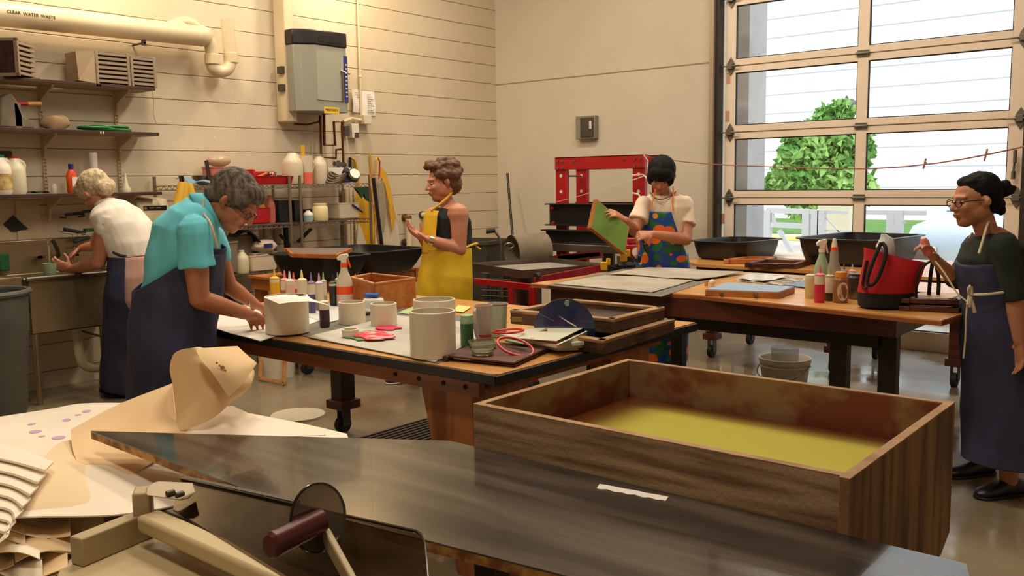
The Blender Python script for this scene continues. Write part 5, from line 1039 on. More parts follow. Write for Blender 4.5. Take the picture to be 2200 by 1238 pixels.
# red rings
r1 = obj('red_ring', MB().tube([Z(1092, 712, T1 + .062) + V((.06 * math.cos(t), .06 * math.sin(t), .004 * math.cos(t))) for t in [6.283 * i / 40 for i in range(40)]], .0045, n=8, closed=True), mat('red_ring_plastic', (206, 30, 36), .35), label='red plastic hoop lying on the sheet bundle', cat='hoop', group='red hoops')
cc_ = Z(1107, 745, T1 + .045)
r2 = obj('red_ring', MB().tube([cc_ + RT * .066 * math.cos(t) + (FW * .8 + V((0, 0, .35))) * .062 * math.sin(t) - V((0, 0, .3)) * .06 * math.cos(t) for t in [6.283 * i / 40 for i in range(40)]], .005, n=8, closed=True), mat('red_ring_plastic'), label='red plastic hoop leaning tilted on the leather folder', cat='hoop', group='red hoops')
# ================================================================ things on the right table
b0 = T2 + .001
GFELT = mat('damp_grey_felt', (178, 168, 152), .8, c2=(156, 147, 132), scale=(4, 4, 4), bump=.15, bscale=40)
sheet('grey_felt_mat', ((1172, 613), (1420, 638), (1555, 594), (1345, 577)), b0, FELT, 'grey felt mat spread on the left half of the right table')
sheet('pale_felt_sheet', ((1190, 610), (1400, 629), (1500, 600), (1300, 592)), b0 + .005, GFELT, 'front pale felt sheet on the right table', group=None, wav=.002)
sheet('pale_felt_sheet', ((1308, 589), (1500, 602), (1598, 586), (1395, 575)), b0 + .0105, GFELT, 'rear wavy pale felt sheet on the right table', wav=.006)
sheet('newspaper', ((1580, 604), (1680, 614), (1760, 602), (1640, 590)), b0, mat('newsprint', (186, 178, 160), .8, c2=(120, 112, 100), scale=(20, 20, 20), lo=.45, hi=.55), 'grey newspaper on the right table behind the blue screen', wav=.003)
sheet('plastic_sheet', ((1580, 600), (1640, 606), (1690, 597), (1620, 588)), b0 + .008, mat('crinkled_plastic', (210, 206, 196), .25), 'crinkled clear plastic on the newspaper', wav=.008)
sheet('blue_sheet', ((1685, 612), (1745, 620), (1762, 610), (1740, 602)), b0 + .006, mat('blue_grey', (112, 134, 160), .6), 'small blue sheet left of the bottles on the newspaper')
r = root('blue_screen', Z(1610, 630, T2), 'wooden box frame with pale blue screen top on the right table', 'screen')
P = [Z(*p, T2 + .035) for p in ((1515, 622), (1674, 628), (1708, 616), (1560, 607))]
obj('frame', MB().ext([p - V((0, 0, .035)) for p in P], (0, 0, .033)), mat('honey_wood', (186, 120, 56), .45, c2=(150, 88, 38), scale=(6, 6, 6)), r, bev=.003); obj('blue_mesh', MB().ext([P[i] + (sum(P, V()) / 4 - P[i]) * .02 - V((0, 0, .002)) for i in range(4)], (0, 0, .003)), mat('mesh_blue', (142, 166, 190), .6), r)
for px in (1550, 1624): p = Z(px, 631 + (px - 1550) * .04, T2 + .018); obj('hole', MB().cyl(p + FW * .03, p - FW * .012, .008, n=14), STEEL, r)
p = Z(1530, 611, T2 + .012); obj('white_ball', MB().sph(p + V((0, 0, .012)), .018), WHITEP, label='small white ball behind the blue screen corner', cat='ball')
obj('wood_plug', MB().box((p.x - .045, p.y - .01, T2), (p.x - .03, p.y + .005, T2 + .03)), PINE, label='tiny wooden peg beside the white ball', cat='peg')
def sq2(px, pb, pt_, w_, n_, lc, cc_, fl, lab, tip=True, z=T2): return squeeze(px, pb, pt_, w_, z, cm(n_, lc), mat(n_ + '_cap', cc_, .4), lab, fl, group='bottles on the right table', tip=tip)
sq2(1741, 640, 575, 24, 'cream_dye', (212, 192, 142), (206, 196, 140), .9, 'cream squeeze bottle at the left of the right table group', tip=False)
sq2(1760, 650, 570, 22, 'magenta_dye', (206, 40, 76), (226, 120, 140), .68, 'magenta pink squeeze bottle in front')
sq2(1781, 646, 575, 20, 'olive_dye', (58, 62, 34), (180, 176, 130), .35, 'olive green squeeze bottle beside the honey bottle')
# honey bottle with label
c = Z(1805, 650, T2); q_ = c.dot(FW); R_ = 16 * q_ / 1945; h = D(1805, 584, q_).z - T2; r = root('honey_bottle', c, 'amber bottle with orange cap and printed oval label', 'bottle')
obj('body', MB().lathe(c, [(R_ * .9, 0), (R_, .008), (R_, h * .5), (R_ * .8, h * .62), (R_ * .92, h * .74), (R_ * .7, h * .84)], 26), mat('amber_brown', (158, 110, 72), .3, trans=.2), r); obj('cap', MB().lathe(c, [(R_ * .78, h * .82), (R_ * .8, h)], 24), mat('orange_cap', (216, 140, 50), .4), r, bev=.003)
lb = obj('label', MB().ext([c - FW * (R_ + .001) * math.cos(math.asin(max(-1, min(1, .72 * math.cos(t))))) + RT * R_ * .72 * math.cos(t) + V((0, 0, h * .38 + h * .3 * math.sin(t))) for t in [6.283 * i / 20 for i in range(20)]], -FW * .001), mat('label_cream', (222, 206, 178), .6), r)
M_ = -FW * (R_ + .003)
obj('printed_block', MB().cbox(c + M_ + V((0, 0, h * .57)), (R_ * .62, .001, h * .055), rot=math.atan2(RT.y, RT.x)), mat('label_brown', (128, 104, 78), .6), lb)
b = MB()
for k in range(5): b.cbox(c + M_ + V((0, 0, h * (.46 - .06 * k))), (R_ * (1.1 - .08 * k), .001, .002), rot=math.atan2(RT.y, RT.x))
obj('printed_line', b, mat('label_brown'), lb)
p = c + M_ + RT * R_ * .42 + V((0, 0, h * .42)); obj('red_dot', MB().cyl(p, p - FW * .001, .005), mat('dot_red', (190, 70, 50), .5), lb)
# sprayer + glue bottle
sprayer(1764, 628, 514, 32, T2, mat('pale_green_body'), WHITEP, WHITEP, WHITEP, 'white headed spray bottle holding pale green liquid')
c = Z(1790, 630, T2); q_ = c.dot(FW); R_ = 15 * q_ / 1945; h = D(1790, 512, q_).z - T2; r = root('glue_bottle', c, 'tall grey bottle with white nozzle and orange collar', 'bottle')
obj('body', MB().lathe(c, [(R_ * .95, 0), (R_, .01), (R_, h * .45), (R_ * .6, h * .58), (R_ * .58, h * .74), (R_ * .5, h * .78)], 26), mat('grey_clear', (168, 162, 150), .35, trans=.3), r); obj('collar', MB().lathe(c, [(R_ * .5, h * .76), (R_ * .5, h * .84)], 20), OR, r); obj('nozzle', MB().lathe(c, [(R_ * .42, h * .84), (R_ * .34, h * .92), (R_ * .2, h)], 18), WHITEP, r)
c = Z(1838, 642, T2); q_ = c.dot(FW); R_ = 19 * q_ / 1945; h = D(1838, 588, q_).z - T2; obj('dark_jar', MB().lathe(c, [(R_ * .92, 0), (R_, .008), (R_, h * .85), (R_ * .8, h * .93), (R_ * .8, h)], 28), mat('sooty_jar', (54, 46, 42), .3, c2=(150, 130, 96), scale=(7, 7, 7), lo=.55, hi=.75), label='wide dark stained jar beside the red bag', cat='jar')
for px, n_, cc_ in ((1812, 'slate', (120, 116, 120)), (1830, 'peach', (222, 176, 150))):
    sq2(px, 622, 568, 16, n_ + '_dye', (90, 84, 84), cc_, .6, n_ + ' tipped bottle behind the honey bottle')
# red tote bag
r = root('tote_bag', Z(1925, 660, T2), 'red canvas tote bag with black base and black handles', 'bag')
BR = mat('bag_red', (190, 22, 30), .8, c2=(164, 16, 26), scale=(4, 4, 4), bump=.1); BKF = mat('bag_black', (20, 18, 20), .85)
cB = Z(1910, 663, T2); qB = cB.dot(FW); s = qB / 1945
def bs(pxc, hz, wpx, dep, dx=0): return (D(pxc, 600, qB) * V((1, 1, 0)) + V((0, 0, hz)) + FW * .03, RT * wpx * s / 2, FW * dep)
zf = lambda py: D(1910, py, qB).z
obj('base', MB().loft([bs(1908, T2 + .001, 90, .075), bs(1908, T2 + .012, 112, .095), bs(1909, zf(640), 120, .1), bs(1911, zf(628), 122, .1)], 32), BKF, r)
def rimz_(t): return 1
secs = [bs(1911, zf(628), 122.5, .1), bs(1918, zf(600), 128, .105), bs(1924, zf(575), 132, .1), bs(1929, zf(560), 136, .09)]
rings = []
for k, (c_, ax, ay) in enumerate(secs + [bs(1930, zf(548), 140, .085)]):
    R_ = []
    for i in range(32):
        t = 6.283 * i / 32; p = c_ + ax * math.cos(t) + ay * math.sin(t)
        if k >= 3: p.z += (.035 * max(0, -math.cos(t)) - .02 * max(0, math.cos(t)) - .01) * (k - 2) * .7
        R_.append(p)
    rings.append(R_)
inner = [[p + (sum(rings[-1], V()) / 32 - p) * .05 for p in rings[-1]], [p + (sum(rings[1], V()) / 32 - p) * .08 for p in rings[1]]]
obj('body', MB().rings(rings + inner, False, True), BR, r)
ff = lambda px, py, d=.1: D(px, py, qB - d + .02)
obj('handle', MB().tube([ff(1893, 522, .08), ff(1876, 560, .1), ff(1861, 605, .1), ff(1868, 617, .11), ff(1884, 604, .11), ff(1898, 570, .12), ff(1906, 535, .11), ff(1896, 522, .08)], .009, n=8, sm=2), BKF, r)
obj('side_strap', MB().tube([ff(1862, 560, .02), ff(1856, 590, .02), ff(1852, 618, .02), ff(1862, 620, .06)], .007, n=6, sm=1), BKF, r)
obj('seam_tape', MB().tube([ff(1999, 562, .06), ff(1980, 572, .08), ff(1970, 595, .09), ff(1968, 640, .09)], .006, n=6, sm=1), BKF, r)
obj('handle', MB().tube([ff(2004, 562, 0), ff(1998, 600, .0), ff(1994, 660, -.02), ff(2004, 662, -.02), ff(2014, 655, -.02), ff(2018, 600, 0), ff(2011, 568, 0)], .009, n=8, sm=1), BKF, r)
obj('inner_bag', MB().loft([(D(1905, 550, qB), RT * 16 * s, FW * .03), (D(1902, 530, qB), RT * 20 * s, FW * .04), (D(1905, 512, qB), RT * 14 * s, FW * .02), (D(1898, 503, qB), RT * 5 * s, FW * .01)], 14), mat('plastic_white', (206, 208, 206), .3), label='white plastic bag poking out of the red tote', cat='bag')
# frames stack at the right end
for k, z in enumerate((T2 + .012, T2 + .045)):
    fr('wooden_screen', ((1930, 662 - k * 16), (2060, 668 - k * 18), (2085, 655 - k * 18), (1965, 645 - k * 14)), z, ('lower wooden frame stacked at the right table end', 'upper wooden frame stacked at the right table end')[k], REDWOOD, .05, .022, mat('pale_ply', (214, 180, 130), .5), 'stacked frames at the right table end')
# ================================================================ people
def blob(mb, voxel=.006, it=6, fac=.5, disp=None):
    bm = mb.bm; bmesh.ops.recalc_face_normals(bm, faces=bm.faces[:]); me = bpy.data.meshes.new('t'); bm.to_mesh(me); bm.free()
    o = bpy.data.objects.new('t', me); COL.objects.link(o); m = o.modifiers.new('r', 'REMESH'); m.mode = 'VOXEL'; m.voxel_size = voxel; m.adaptivity = 0
    if it: s = o.modifiers.new('s', 'SMOOTH'); s.iterations = it; s.factor = fac
    dg = bpy.context.evaluated_depsgraph_get(); dg.update(); n = bpy.data.meshes.new_from_object(o.evaluated_get(dg)); b = bmesh.new(); b.from_mesh(n)
    bpy.data.objects.remove(o); bpy.data.meshes.remove(me); bpy.data.meshes.remove(n)
    if disp:
        b.normal_update()
        for v in b.verts: v.co += v.normal * disp(v.co)
    return b
def cut(b, cuts):
    for p, n in cuts: bmesh.ops.bisect_plane(b, geom=b.verts[:] + b.edges[:] + b.faces[:], plane_co=V(p), plane_no=V(n), clear_outer=True)
    return b
def hand(mb, w, d, n, side=1, s=1.0, curl=.5, spread=.06, thumb=(.55, .75, .35)):
    d = V(d).normalized(); n = (V(n) - V(n).dot(d) * d).normalized(); l = d.cross(n).normalized() * side
    mb.loft([(w - d * .015 * s, l * .024 * s, n * .019 * s), (w + d * .02 * s, l * .03 * s, n * .016 * s), (w + d * .055 * s, l * .039 * s, n * .015 * s), (w + d * .088 * s, l * .038 * s, n * .011 * s)], 14)
    for i in range(4):
        p = w + (d * (.083 - .004 * abs(i - 1.2)) + l * (.03 - .0205 * i)) * s; L = (.064, .072, .067, .053)[i] * s; a = curl * (.5 + .12 * i); dr = (d + l * spread * (1.5 - i)).normalized()
        for k, (fr, r0, r1) in enumerate(((.42, .0088, .0082), (.32, .0082, .0075), (.26, .0075, .0064))):
            dk = dr * math.cos(a) + n * math.sin(a); q = p + dk * L * fr; mb.cap(p, r0 * s, q, r1 * s, 10); p = q; a += curl * .75
    p = w + (d * .02 + l * .026) * s; dk = (d * thumb[0] + l * thumb[1] + n * thumb[2]).normalized(); q = p + dk * .045 * s; mb.cap(p, .0125 * s, q, .0098 * s, 10)
    dk = (dk + d * .6).normalized(); mb.cap(q, .0098 * s, q + dk * .032 * s, .0078 * s, 10)
def arm(mb, sh, el, wr, s=1.0):
    sh, el, wr = V(sh), V(el), V(wr); mb.cap(sh, .054 * s, sh.lerp(el, .5), .046 * s); mb.cap(sh.lerp(el, .5), .046 * s, el, .037 * s); mb.cap(el, .038 * s, el.lerp(wr, .35), .037 * s); mb.cap(el.lerp(wr, .35), .037 * s, wr, .024 * s)
def head(mb, c, fh, uh, s=1.0, age=0):
    c = V(c); fh = V(fh).normalized(); uh = (V(uh) - V(uh).dot(fh) * fh).normalized(); l = uh.cross(fh); M = Matrix((l, fh, uh)).transposed(); P = lambda x, y, z: c + (l * x + fh * y + uh * z) * s; R_ = lambda *a: V(a) * s
    mb.sph(P(0, -.012, .03), R_(.073, .09, .082), 22, M); mb.sph(P(0, .02, -.02), R_(.062, .07, .085), 20, M); mb.sph(P(0, .045, -.075), R_(.04, .038, .035), 16, M)
    mb.sph(P(0, .066, -.088), R_(.02, .018, .017), 12, M)                                         # chin
    mb.cap(P(0, .083, .018), .009 * s, P(0, .104, -.02), .0118 * s, 10)                            # nose
    for x in (-1, 1):
        mb.sph(P(x * .012, .094, -.024), R_(.009, .009, .008), 8, M)
        mb.sph(P(x * .034, .066, -.02), R_(.024, .018, .022), 12, M)                                # cheek
        mb.cap(P(x * .01, .082, .03), .009 * s, P(x * .045, .068, .028), .008 * s, 8)               # brow
        mb.sph(P(x * .05, .0, -.045), R_(.018, .045, .035), 12, M)                                  # jaw
        mb.rings([[P(x * .072, -.012, .0) + (l * x * .012 * a + (-fh * .6 + l * x * .5) * b_ * .0) * s + (fh * math.cos(t) * .017 + uh * math.sin(t) * .031) * (1 - .5 * a) * s + l * x * .016 * a * s for t in [6.283 * i / 10 for i in range(10)]] for a, b_ in ((0, 0), (.5, 0), (1, 0))])
    mb.sph(P(0, .088, -.047), R_(.021, .011, .0062), 12, M); mb.sph(P(0, .085, -.058), R_(.018, .011, .0066), 12, M)  # lips
    return P, M, l, fh, uh
def face_bits(pr, P, M, s, glasses=None, lipc=(150, 70, 64)):
    for x in (-1, 1):
        e = obj('eye', MB().sph(P(x * .031, .074, .008), V((.0115, .008, .0055)) * s, 12, M), mat('eye_white', (170, 150, 136), .3), pr); obj('iris', MB().sph(P(x * .031, .0815, .007), V((.0055, .003, .0055)) * s, 10, M), mat('iris_dark', (34, 22, 18), .2), e)
    obj('lips', MB().sph(P(0, .0895, -.048), V((.019, .0092, .005)) * s, 12, M).sph(P(0, .0872, -.057), V((.016, .0092, .0052)) * s, 12, M), mat('lips_%d' % lipc[0], lipc, .5), pr)
    if glasses:
        b = MB(); ll = M.col[0]; ff_ = M.col[1]; uu = M.col[2]
        for x in (-1, 1): b.tube([P(x * .033, .092, .004) + (ll * .024 * math.cos(t) + uu * .017 * math.sin(t)) * s for t in [6.283 * i / 18 for i in range(18)]], .0021, n=6, closed=True).tube([P(x * .057, .09, .008), P(x * .075, .06, .012), P(x * .079, -.01, .006)], .0021, n=6)
        b.tube([P(-.011, .097, .008), P(.011, .097, .008)], .0022, n=6); obj('glasses', b, glasses, pr)
def torso(mb, secs, l, grow=0, n=26):
    C = [V(s_[0]) for s_ in secs]; out = []
    for i, (c, hw, hd) in enumerate(secs):
        t = (C[min(i + 1, len(C) - 1)] - C[max(0, i - 1)]).normalized(); ay = l.cross(t).normalized(); out.append((c, l * (hw + grow), ay * (hd + grow)))
    return mb.loft(out, n)
def cloth(nm, c, c2=None, rough=.85, bump=.35, bs=14, **k): return mat(nm, c, rough, c2=c2, scale=(5, 5, 5), bump=bump, bscale=bs, **k)
def wr(f=.004, s=9): return lambda p: noise.noise(p * s) * f + noise.noise(V((p.x * s * 2.3, p.y * s * 2.3, p.z * s * .9))) * f * .7
SKIN1 = mat('skin_fair', (200, 140, 112), .5, c2=(190, 122, 94), scale=(9, 9, 9)); SKIN2 = mat('skin_tan', (178, 116, 82), .5, c2=(168, 104, 70), scale=(9, 9, 9)); SKIN3 = mat('skin_warm', (186, 128, 96), .5, c2=(176, 114, 84), scale=(9, 9, 9))
NAVY = cloth('navy_canvas', (50, 54, 84), (40, 43, 68), rough=.8)
BLK = cloth('black_cloth', (24, 24, 30)); SHOE = mat('black_shoe', (20, 18, 18), .4)
def shoe(pr, heel, d, L=.25, m=SHOE, sole=None):
    heel = V(heel); d = V(d).normalized(); l = UP.cross(d); heel.z = 0
    b = MB().loft([(heel + d * x + V((0, 0, z)), l * w_, UP * h_) for x, w_, h_, z in ((0, .02, .02, .035), (.015, .034, .034, .04), (.07, .036, .046, .048), (.13, .04, .038, .04), (.19, .045, .028, .032), (.235, .038, .022, .027), (.255, .016, .012, .022))], 16); o = obj('shoe', b, m, pr)
    obj('sole', MB().loft([(heel + d * x + V((0, 0, .009)), l * w_, UP * .009) for x, w_ in ((-.002, .022), (.015, .036), (.07, .037), (.13, .042), (.19, .047), (.235, .041), (.258, .018))], 16), sole or mat('sole_black', (14, 13, 13), .7), o)
def person(name_loc, label): return root('person', name_loc, label, 'person')

# ---- 1: yellow apron
q_ = 6.2; P = lambda px, py, o=0: D(px, py, q_ + o)
f = (-RT * .93 - FW * .36).normalized(); l = UP.cross(f)
pr = person(V((P(955, 850).x, P(955, 850).y, 0)), 'person with short curly brown hair in a bright yellow apron, gesturing with both hands')
ts = [(P(966, 640), .17, .13), (P(966, 600), .2, .155), (P(966, 545), .18, .145), (P(966, 500), .175, .14), (P(966, 470), .17, .125), (P(970, 452), .15, .085), (P(970, 440), .08, .06)]
b = MB(); torso(b, ts, l)
b.cap(P(968, 450), .052, P(955, 425), .05); Hc = P(951, 393); hs = 1.12
Pf, M, hl, hf, hu = head(b, Hc, (-RT * .93 - FW * .3 - UP * .16), UP * 1 - RT * .1, hs)
shn = P(984, 462, -.14); eln = P(987, 536, -.17); wrn = P(921, 515, -.22)
arm(b, shn, eln, wrn, 1.25); b.cap(shn + V((0, 0, .005)), .075, shn - V((0, 0, .06)), .066)
hand(b, wrn, (P(893, 500, -.22) - wrn), -f * .1 + UP * 1 - FW * .2, -1, 1.05, .25, .12)
shf = P(930, 462, .16); elf = P(922, 530, .1); wrf = P(905, 512, -.05); arm(b, shf, elf, wrf, 1.05); hand(b, wrf, (P(875, 488, -.08) - wrf), UP - FW * .4, 1, 1.05, .3, .12, (.4, .5, .75))
fl, fr_ = V((P(884, 815, .38).x, P(884, 815, .38).y, 0)), V((P(975, 850, -.05).x, P(975, 850, -.05).y, 0))
hp = P(966, 640)
for ft, o in ((fl, .08), (fr_, -.08)): b.cap(hp - l * o * (1 if o > 0 else 1), .09, (hp + ft) / 2 + V((0, 0, .02)), .06); b.cap((hp + ft) / 2, .06, ft + V((0, 0, .07)), .04)
obj('body', blob(b, .0052, 5), SKIN1, pr)
face_bits(pr, Pf, M, hs)
hb = MB(); rn = random.Random(4)
hb.sph(Pf(0, -.028, .045), V((.088, .098, .085)) * hs, 20, M); hb.sph(Pf(0, -.06, -.01), V((.078, .06, .075)) * hs, 16, M)
for k in range(70):
    t, u = rn.uniform(0, 6.28), rn.uniform(-.3, 1.35); p = V((math.cos(t) * math.cos(u) * .085, math.sin(t) * math.cos(u) * .092 - .032, .05 + math.sin(u) * .085))
    if p.y > .035 and p.z < .07: continue
    hb.sph(Pf(*p), .024 * hs * rn.uniform(.7, 1.2), 8)
for k in range(8): hb.sph(Pf(rn.uniform(-.05, .05), rn.uniform(.03, .07), .115 + rn.uniform(-.01, .02)), .024 * hs, 8)
obj('hair', blob(hb, .007, 2, disp=lambda p: .006 * noise.noise(p * 45)), mat('curly_brown_hair', (76, 46, 32), .6, c2=(120, 82, 54), scale=(30, 30, 30), bump=.6, bscale=70), pr)
tk = MB(); torso(tk, [ts[1], ts[2], ts[3], (ts[4][0], .185, .135), (ts[5][0] + V((0, 0, -.0)), .135, .092)], l, .008)
obj('black_tank_top', blob(tk, .008, 3, disp=wr(.003)), BLK, pr)
tr_ = MB(); torso(tr_, [(P(966, 655), .19, .15), (P(966, 600), .205, .162)], l, .01)
for ft, o in ((fl, .08), (fr_, -.08)): tr_.cap(hp, .12, (hp + ft) / 2 + V((0, 0, .02)), .085); tr_.cap((hp + ft) / 2 + V((0, 0, .02)), .085, ft + V((0, 0, .1)), .062)
obj('trousers', blob(tr_, .01, 4), BLK, pr)
YAP = cloth('yellow_apron', (236, 196, 44), (220, 176, 34), rough=.42, bump=.5, bs=9)
sk = MB(); torso(sk, [(P(955, 708), .225, .2), (P(958, 640), .225, .18), (P(963, 590), .222, .178), (P(966, 545), .2, .165), (P(965, 528), .192, .16)], l, .02)
axp = P(966, 600); ap = obj('apron', cut(blob(sk, .008, 3, disp=wr(.009, 6)), [(axp - f * .1, -f), (P(965, 531), UP), (P(960, 704), -UP)]), YAP, pr, sol=.004)
bb = MB(); torso(bb, [(P(966, 560), .2, .17), (P(964, 500), .19, .165), (P(962, 462), .17, .145), (P(964, 445), .15, .12)], l, .016)
obj('bib', cut(blob(bb, .008, 3, disp=wr(.005)), [(P(965, 455), (UP - f * .1).normalized()), (P(965, 540), -UP), (axp - f * .005, (-f + UP * .22).normalized()), (axp + l * .17, (l + UP * .1).normalized()), (axp - l * .19, (-l + UP * .12).normalized())]), YAP, ap, sol=.004)
obj('neck_strap', MB().tube([P(926, 452, -.12), P(948, 437, -.1), P(966, 420, -.07), P(975, 408, .0), P(970, 418, .06)], .0085, n=8, sm=1), mat('strap_gold', (222, 168, 48), .6), ap)
obj('waist_tie', MB().tube([P(1000, 532, -.16), P(1014, 526, -.1), P(1028, 522, -.05), P(1020, 528, -.04), P(1032, 536, -.02)], .008, n=6, sm=1), YAP, ap)
wq = (wrn - eln).normalized(); obj('wrist_watch', MB().cyl(wrn - wq * .03, wrn - wq * .002, .0345, .0335, n=20), mat('watch_gold', (226, 206, 150), .2, .8), pr)
shoe(pr, fl - f * .06, f, .25, mat('purple_sneaker', (50, 40, 90), .6), mat('white_sole', (220, 214, 200), .5)); shoe(pr, fr_ - f * .06, f, .25, mat('purple_sneaker'), mat('white_sole'))

# ---- 2: turquoise shirt
q_ = 3.94; f = (RT * .93 + FW * .36).normalized(); l = UP.cross(f)
pr = person(V((P(378, 1000).x, P(378, 1000).y, 0)), 'grey haired person in a turquoise polo shirt and navy apron leaning over the middle table')
ts = [(P(376, 705), 0.150, 0.132), (P(374, 660), 0.167, 0.145), (P(384, 612), 0.141, 0.123), (P(392, 560), 0.145, 0.123), (P(402, 510), 0.154, 0.123), (P(418, 478), 0.150, 0.106), (P(434, 458), 0.114, 0.075), (P(445, 447), 0.062, 0.053)]
b = MB(); torso(b, ts, l); b.cap(P(437, 458), .056, P(478, 440), .054)
Hc = P(503, 436); hs = 1.06
Pf, M, hl, hf, hu = head(b, Hc, (RT * .74 - UP * .66 - FW * .12), (RT * .66 + UP * .74), hs)
shn = P(416, 505, -.17); eln = P(428, 643, -.15); wrn = P(532, 675, .0); arm(b, shn, eln, wrn, 1.12)
hand(b, wrn, P(566, 692, .16) - wrn, -UP * 1 + RT * .3, -1, 1.0, .75, .05, (.6, .5, .6))
shf = P(452, 505, .16); elf = P(492, 615, .14); wrf = P(546, 652, .2); arm(b, shf, elf, wrf, 1.0); hand(b, wrf, P(572, 668, .26) - wrf, -UP, 1, 1.0, .7, .05, (.6, .5, .6))
for o in (.1, -.1):
    hp = P(372, 690) + l * o * .7; ft = V((P(385, 1000).x, P(385, 1000).y, 0)) + l * o - f * .02; b.cap(hp, .08, (hp + ft) / 2, .065); b.cap((hp + ft) / 2, .07, ft + V((0, 0, .08)), .045)
obj('body', blob(b, .0052, 5), SKIN2, pr); face_bits(pr, Pf, M, hs, mat('dark_glasses', (24, 20, 22), .3))
hb = MB(); hb.sph(Pf(0, -.03, .04), V((.09, .104, .094)) * hs, 24, M).sph(Pf(0, -.075, -.015), V((.076, .05, .06)) * hs, 18, M).sph(Pf(0, .035, .085), V((.068, .06, .04)) * hs, 16, M).sph(Pf(.05, .01, .04), V((.04, .06, .05)) * hs, 14, M).sph(Pf(-.05, .01, .04), V((.04, .06, .05)) * hs, 14, M)
def hairmat(n_, c, c2, sc=(60, 60, 8)): return mat(n_, c, .75, c2=c2, scale=sc, detail=6, bump=.45, bscale=55, lo=.4, hi=.62, spec=.2)
def strands(a=.004, s=30): return lambda p: a * noise.noise(V((p.x * s, p.y * s, p.z * s * .35))) + a * .6 * noise.noise(p * s * 2)
obj('hair', blob(hb, .006, 4, disp=strands()), hairmat('grey_hair', (66, 58, 52), (112, 100, 90)), pr)
TQ = cloth('turquoise_pique', (112, 208, 224), (98, 194, 210), rough=.9, bump=.25, bs=10)
sh = MB(); torso(sh, [(P(376, 655), 0.163, 0.148), (P(380, 620), 0.154, 0.139), (P(386, 585), 0.158, 0.141), (P(394, 540), 0.160, 0.139), (P(402, 505), 0.165, 0.136), (P(418, 476), 0.158, 0.116), (P(434, 456), 0.119, 0.081), (P(441, 451), 0.079, 0.063)], l, .01)
sh.cap(shn + V((0, 0, .01)), .07, shn.lerp(eln, .3), .072); sh.cyl(shn.lerp(eln, .12), shn.lerp(eln, .5), .064, .078, n=20)
sh.cap(shf, .062, shf.lerp(elf, .4), .064)
obj('polo_shirt', blob(sh, .007, 3, disp=wr(.013, 7)), TQ, pr)
cn = (P(478, 440) - P(437, 458)).normalized(); cc_ = P(446, 455)
cv = cn.cross(l).normalized(); cring = lambda o, r: [cc_ + cn * o + (l * math.cos(t) * r + cv * math.sin(t) * r * 1.05) for t in [6.283 * i / 24 for i in range(24)]]
obj('collar', MB().rings([cring(-.02, .078), cring(.02, .07), cring(.022, .074), cring(-.035, .098)], False, False), TQ, pr, sol=.004)
obj('neck_strap', MB().tube([cc_ + cn * .012 - FW * .078 + UP * .05, cc_ - FW * .098 + cn * .01, P(452, 478, -.19), P(460, 505, -.19), P(468, 532, -.16)], .005, n=8, sm=1), mat('strap_beige', (206, 180, 150), .8), pr)
sk = MB(); torso(sk, [(P(372, 930), 0.192, 0.160), (P(370, 850), 0.186, 0.160), (P(370, 760), 0.176, 0.156), (P(371, 690), 0.166, 0.152), (P(376, 650), .168, .152), (P(384, 615), .162, .15), (P(390, 585), .164, .15), (P(396, 550), .166, .15), (P(400, 530), .166, .148)], l, .03)
ap = obj('apron', cut(blob(sk, .008, 3, disp=wr(.014, 6)), [(P(322, 600), (UP * .85 - f * .53).normalized()), (P(400, 545), UP)]), NAVY, pr, sol=.004)
bb = MB(); torso(bb, [(P(384, 655), 0.154, 0.145), (P(392, 580), 0.154, 0.145), (P(408, 515), 0.150, 0.136), (P(425, 480), 0.132, 0.114)], l, .02)
m_ = P(395, 560); sp = (P(415, 490) - P(384, 620)).normalized(); fs = l.cross(sp); fs = fs if fs.dot(f) > 0 else -fs
obj('bib', cut(blob(bb, .008, 3, disp=wr(.004)), [(P(430, 520), (sp)), (P(384, 640), -sp), (m_ + fs * .06, -fs)]), NAVY, ap, sol=.004)
obj('wrist_band', MB().tube([wrf + (UP * math.cos(t) + FW * math.sin(t)) * .028 - (wrf - elf).normalized() * .02 for t in [6.283 * i / 16 for i in range(16)]], .004, n=6, closed=True), CHROME, pr)
for o in (.1, -.1): shoe(pr, V((P(378, 1000).x, P(378, 1000).y, 0)) + l * o - f * .08, f)

# ---- 3: at the sink
q_ = 6.15; f = (-RT * .86 + FW * .5).normalized(); l = UP.cross(f)
pr = person(V((P(285, 838).x, P(285, 838).y, 0)), 'white haired person in a sleeveless white shirt bending over the steel sink')
ts = [(P(300, 625), .16, .13), (P(300, 590), .19, .15), (P(297, 560), .17, .135), (P(285, 525), .175, .13), (P(268, 490), .18, .125), (P(250, 462), .165, .105), (P(236, 447), .12, .075), (P(228, 440), .06, .05)]
b = MB(); torso(b, ts, l); b.cap(P(236, 447), .05, P(218, 432), .048); Hc = P(205, 414); hs = 1.1
Pf, M, hl, hf, hu = head(b, Hc, (-RT * .74 - UP * .6 + FW * .3), (-RT * .55 + UP * .8), hs)
shn = P(232, 480, -.12); eln = P(212, 565, -.1); wrn = X(152, 579, -6.44); arm(b, shn, eln, wrn, 1.22); hd_ = X(124, 570, -6.46) - wrn; hand(b, wrn, hd_, FW * 1 + RT * .2, -1, 1.1, .9, .03, (.5, .7, .6))
shf = P(228, 475, .2); elf = P(205, 528, .25); wrf = P(174, 533, .25); arm(b, shf, elf, wrf, 1.0); hand(b, wrf, P(155, 548, .25) - wrf, -UP, 1, 1.0, .6)
ft1 = V((P(280, 836, .25).x, P(280, 836, .25).y, 0)); 
for o in (.09, -.09): hp = P(300, 620) + l * o; ft = ft1 + l * o; b.cap(hp, .1, (hp + ft) / 2, .07); b.cap((hp + ft) / 2, .07, ft + V((0, 0, .08)), .045)
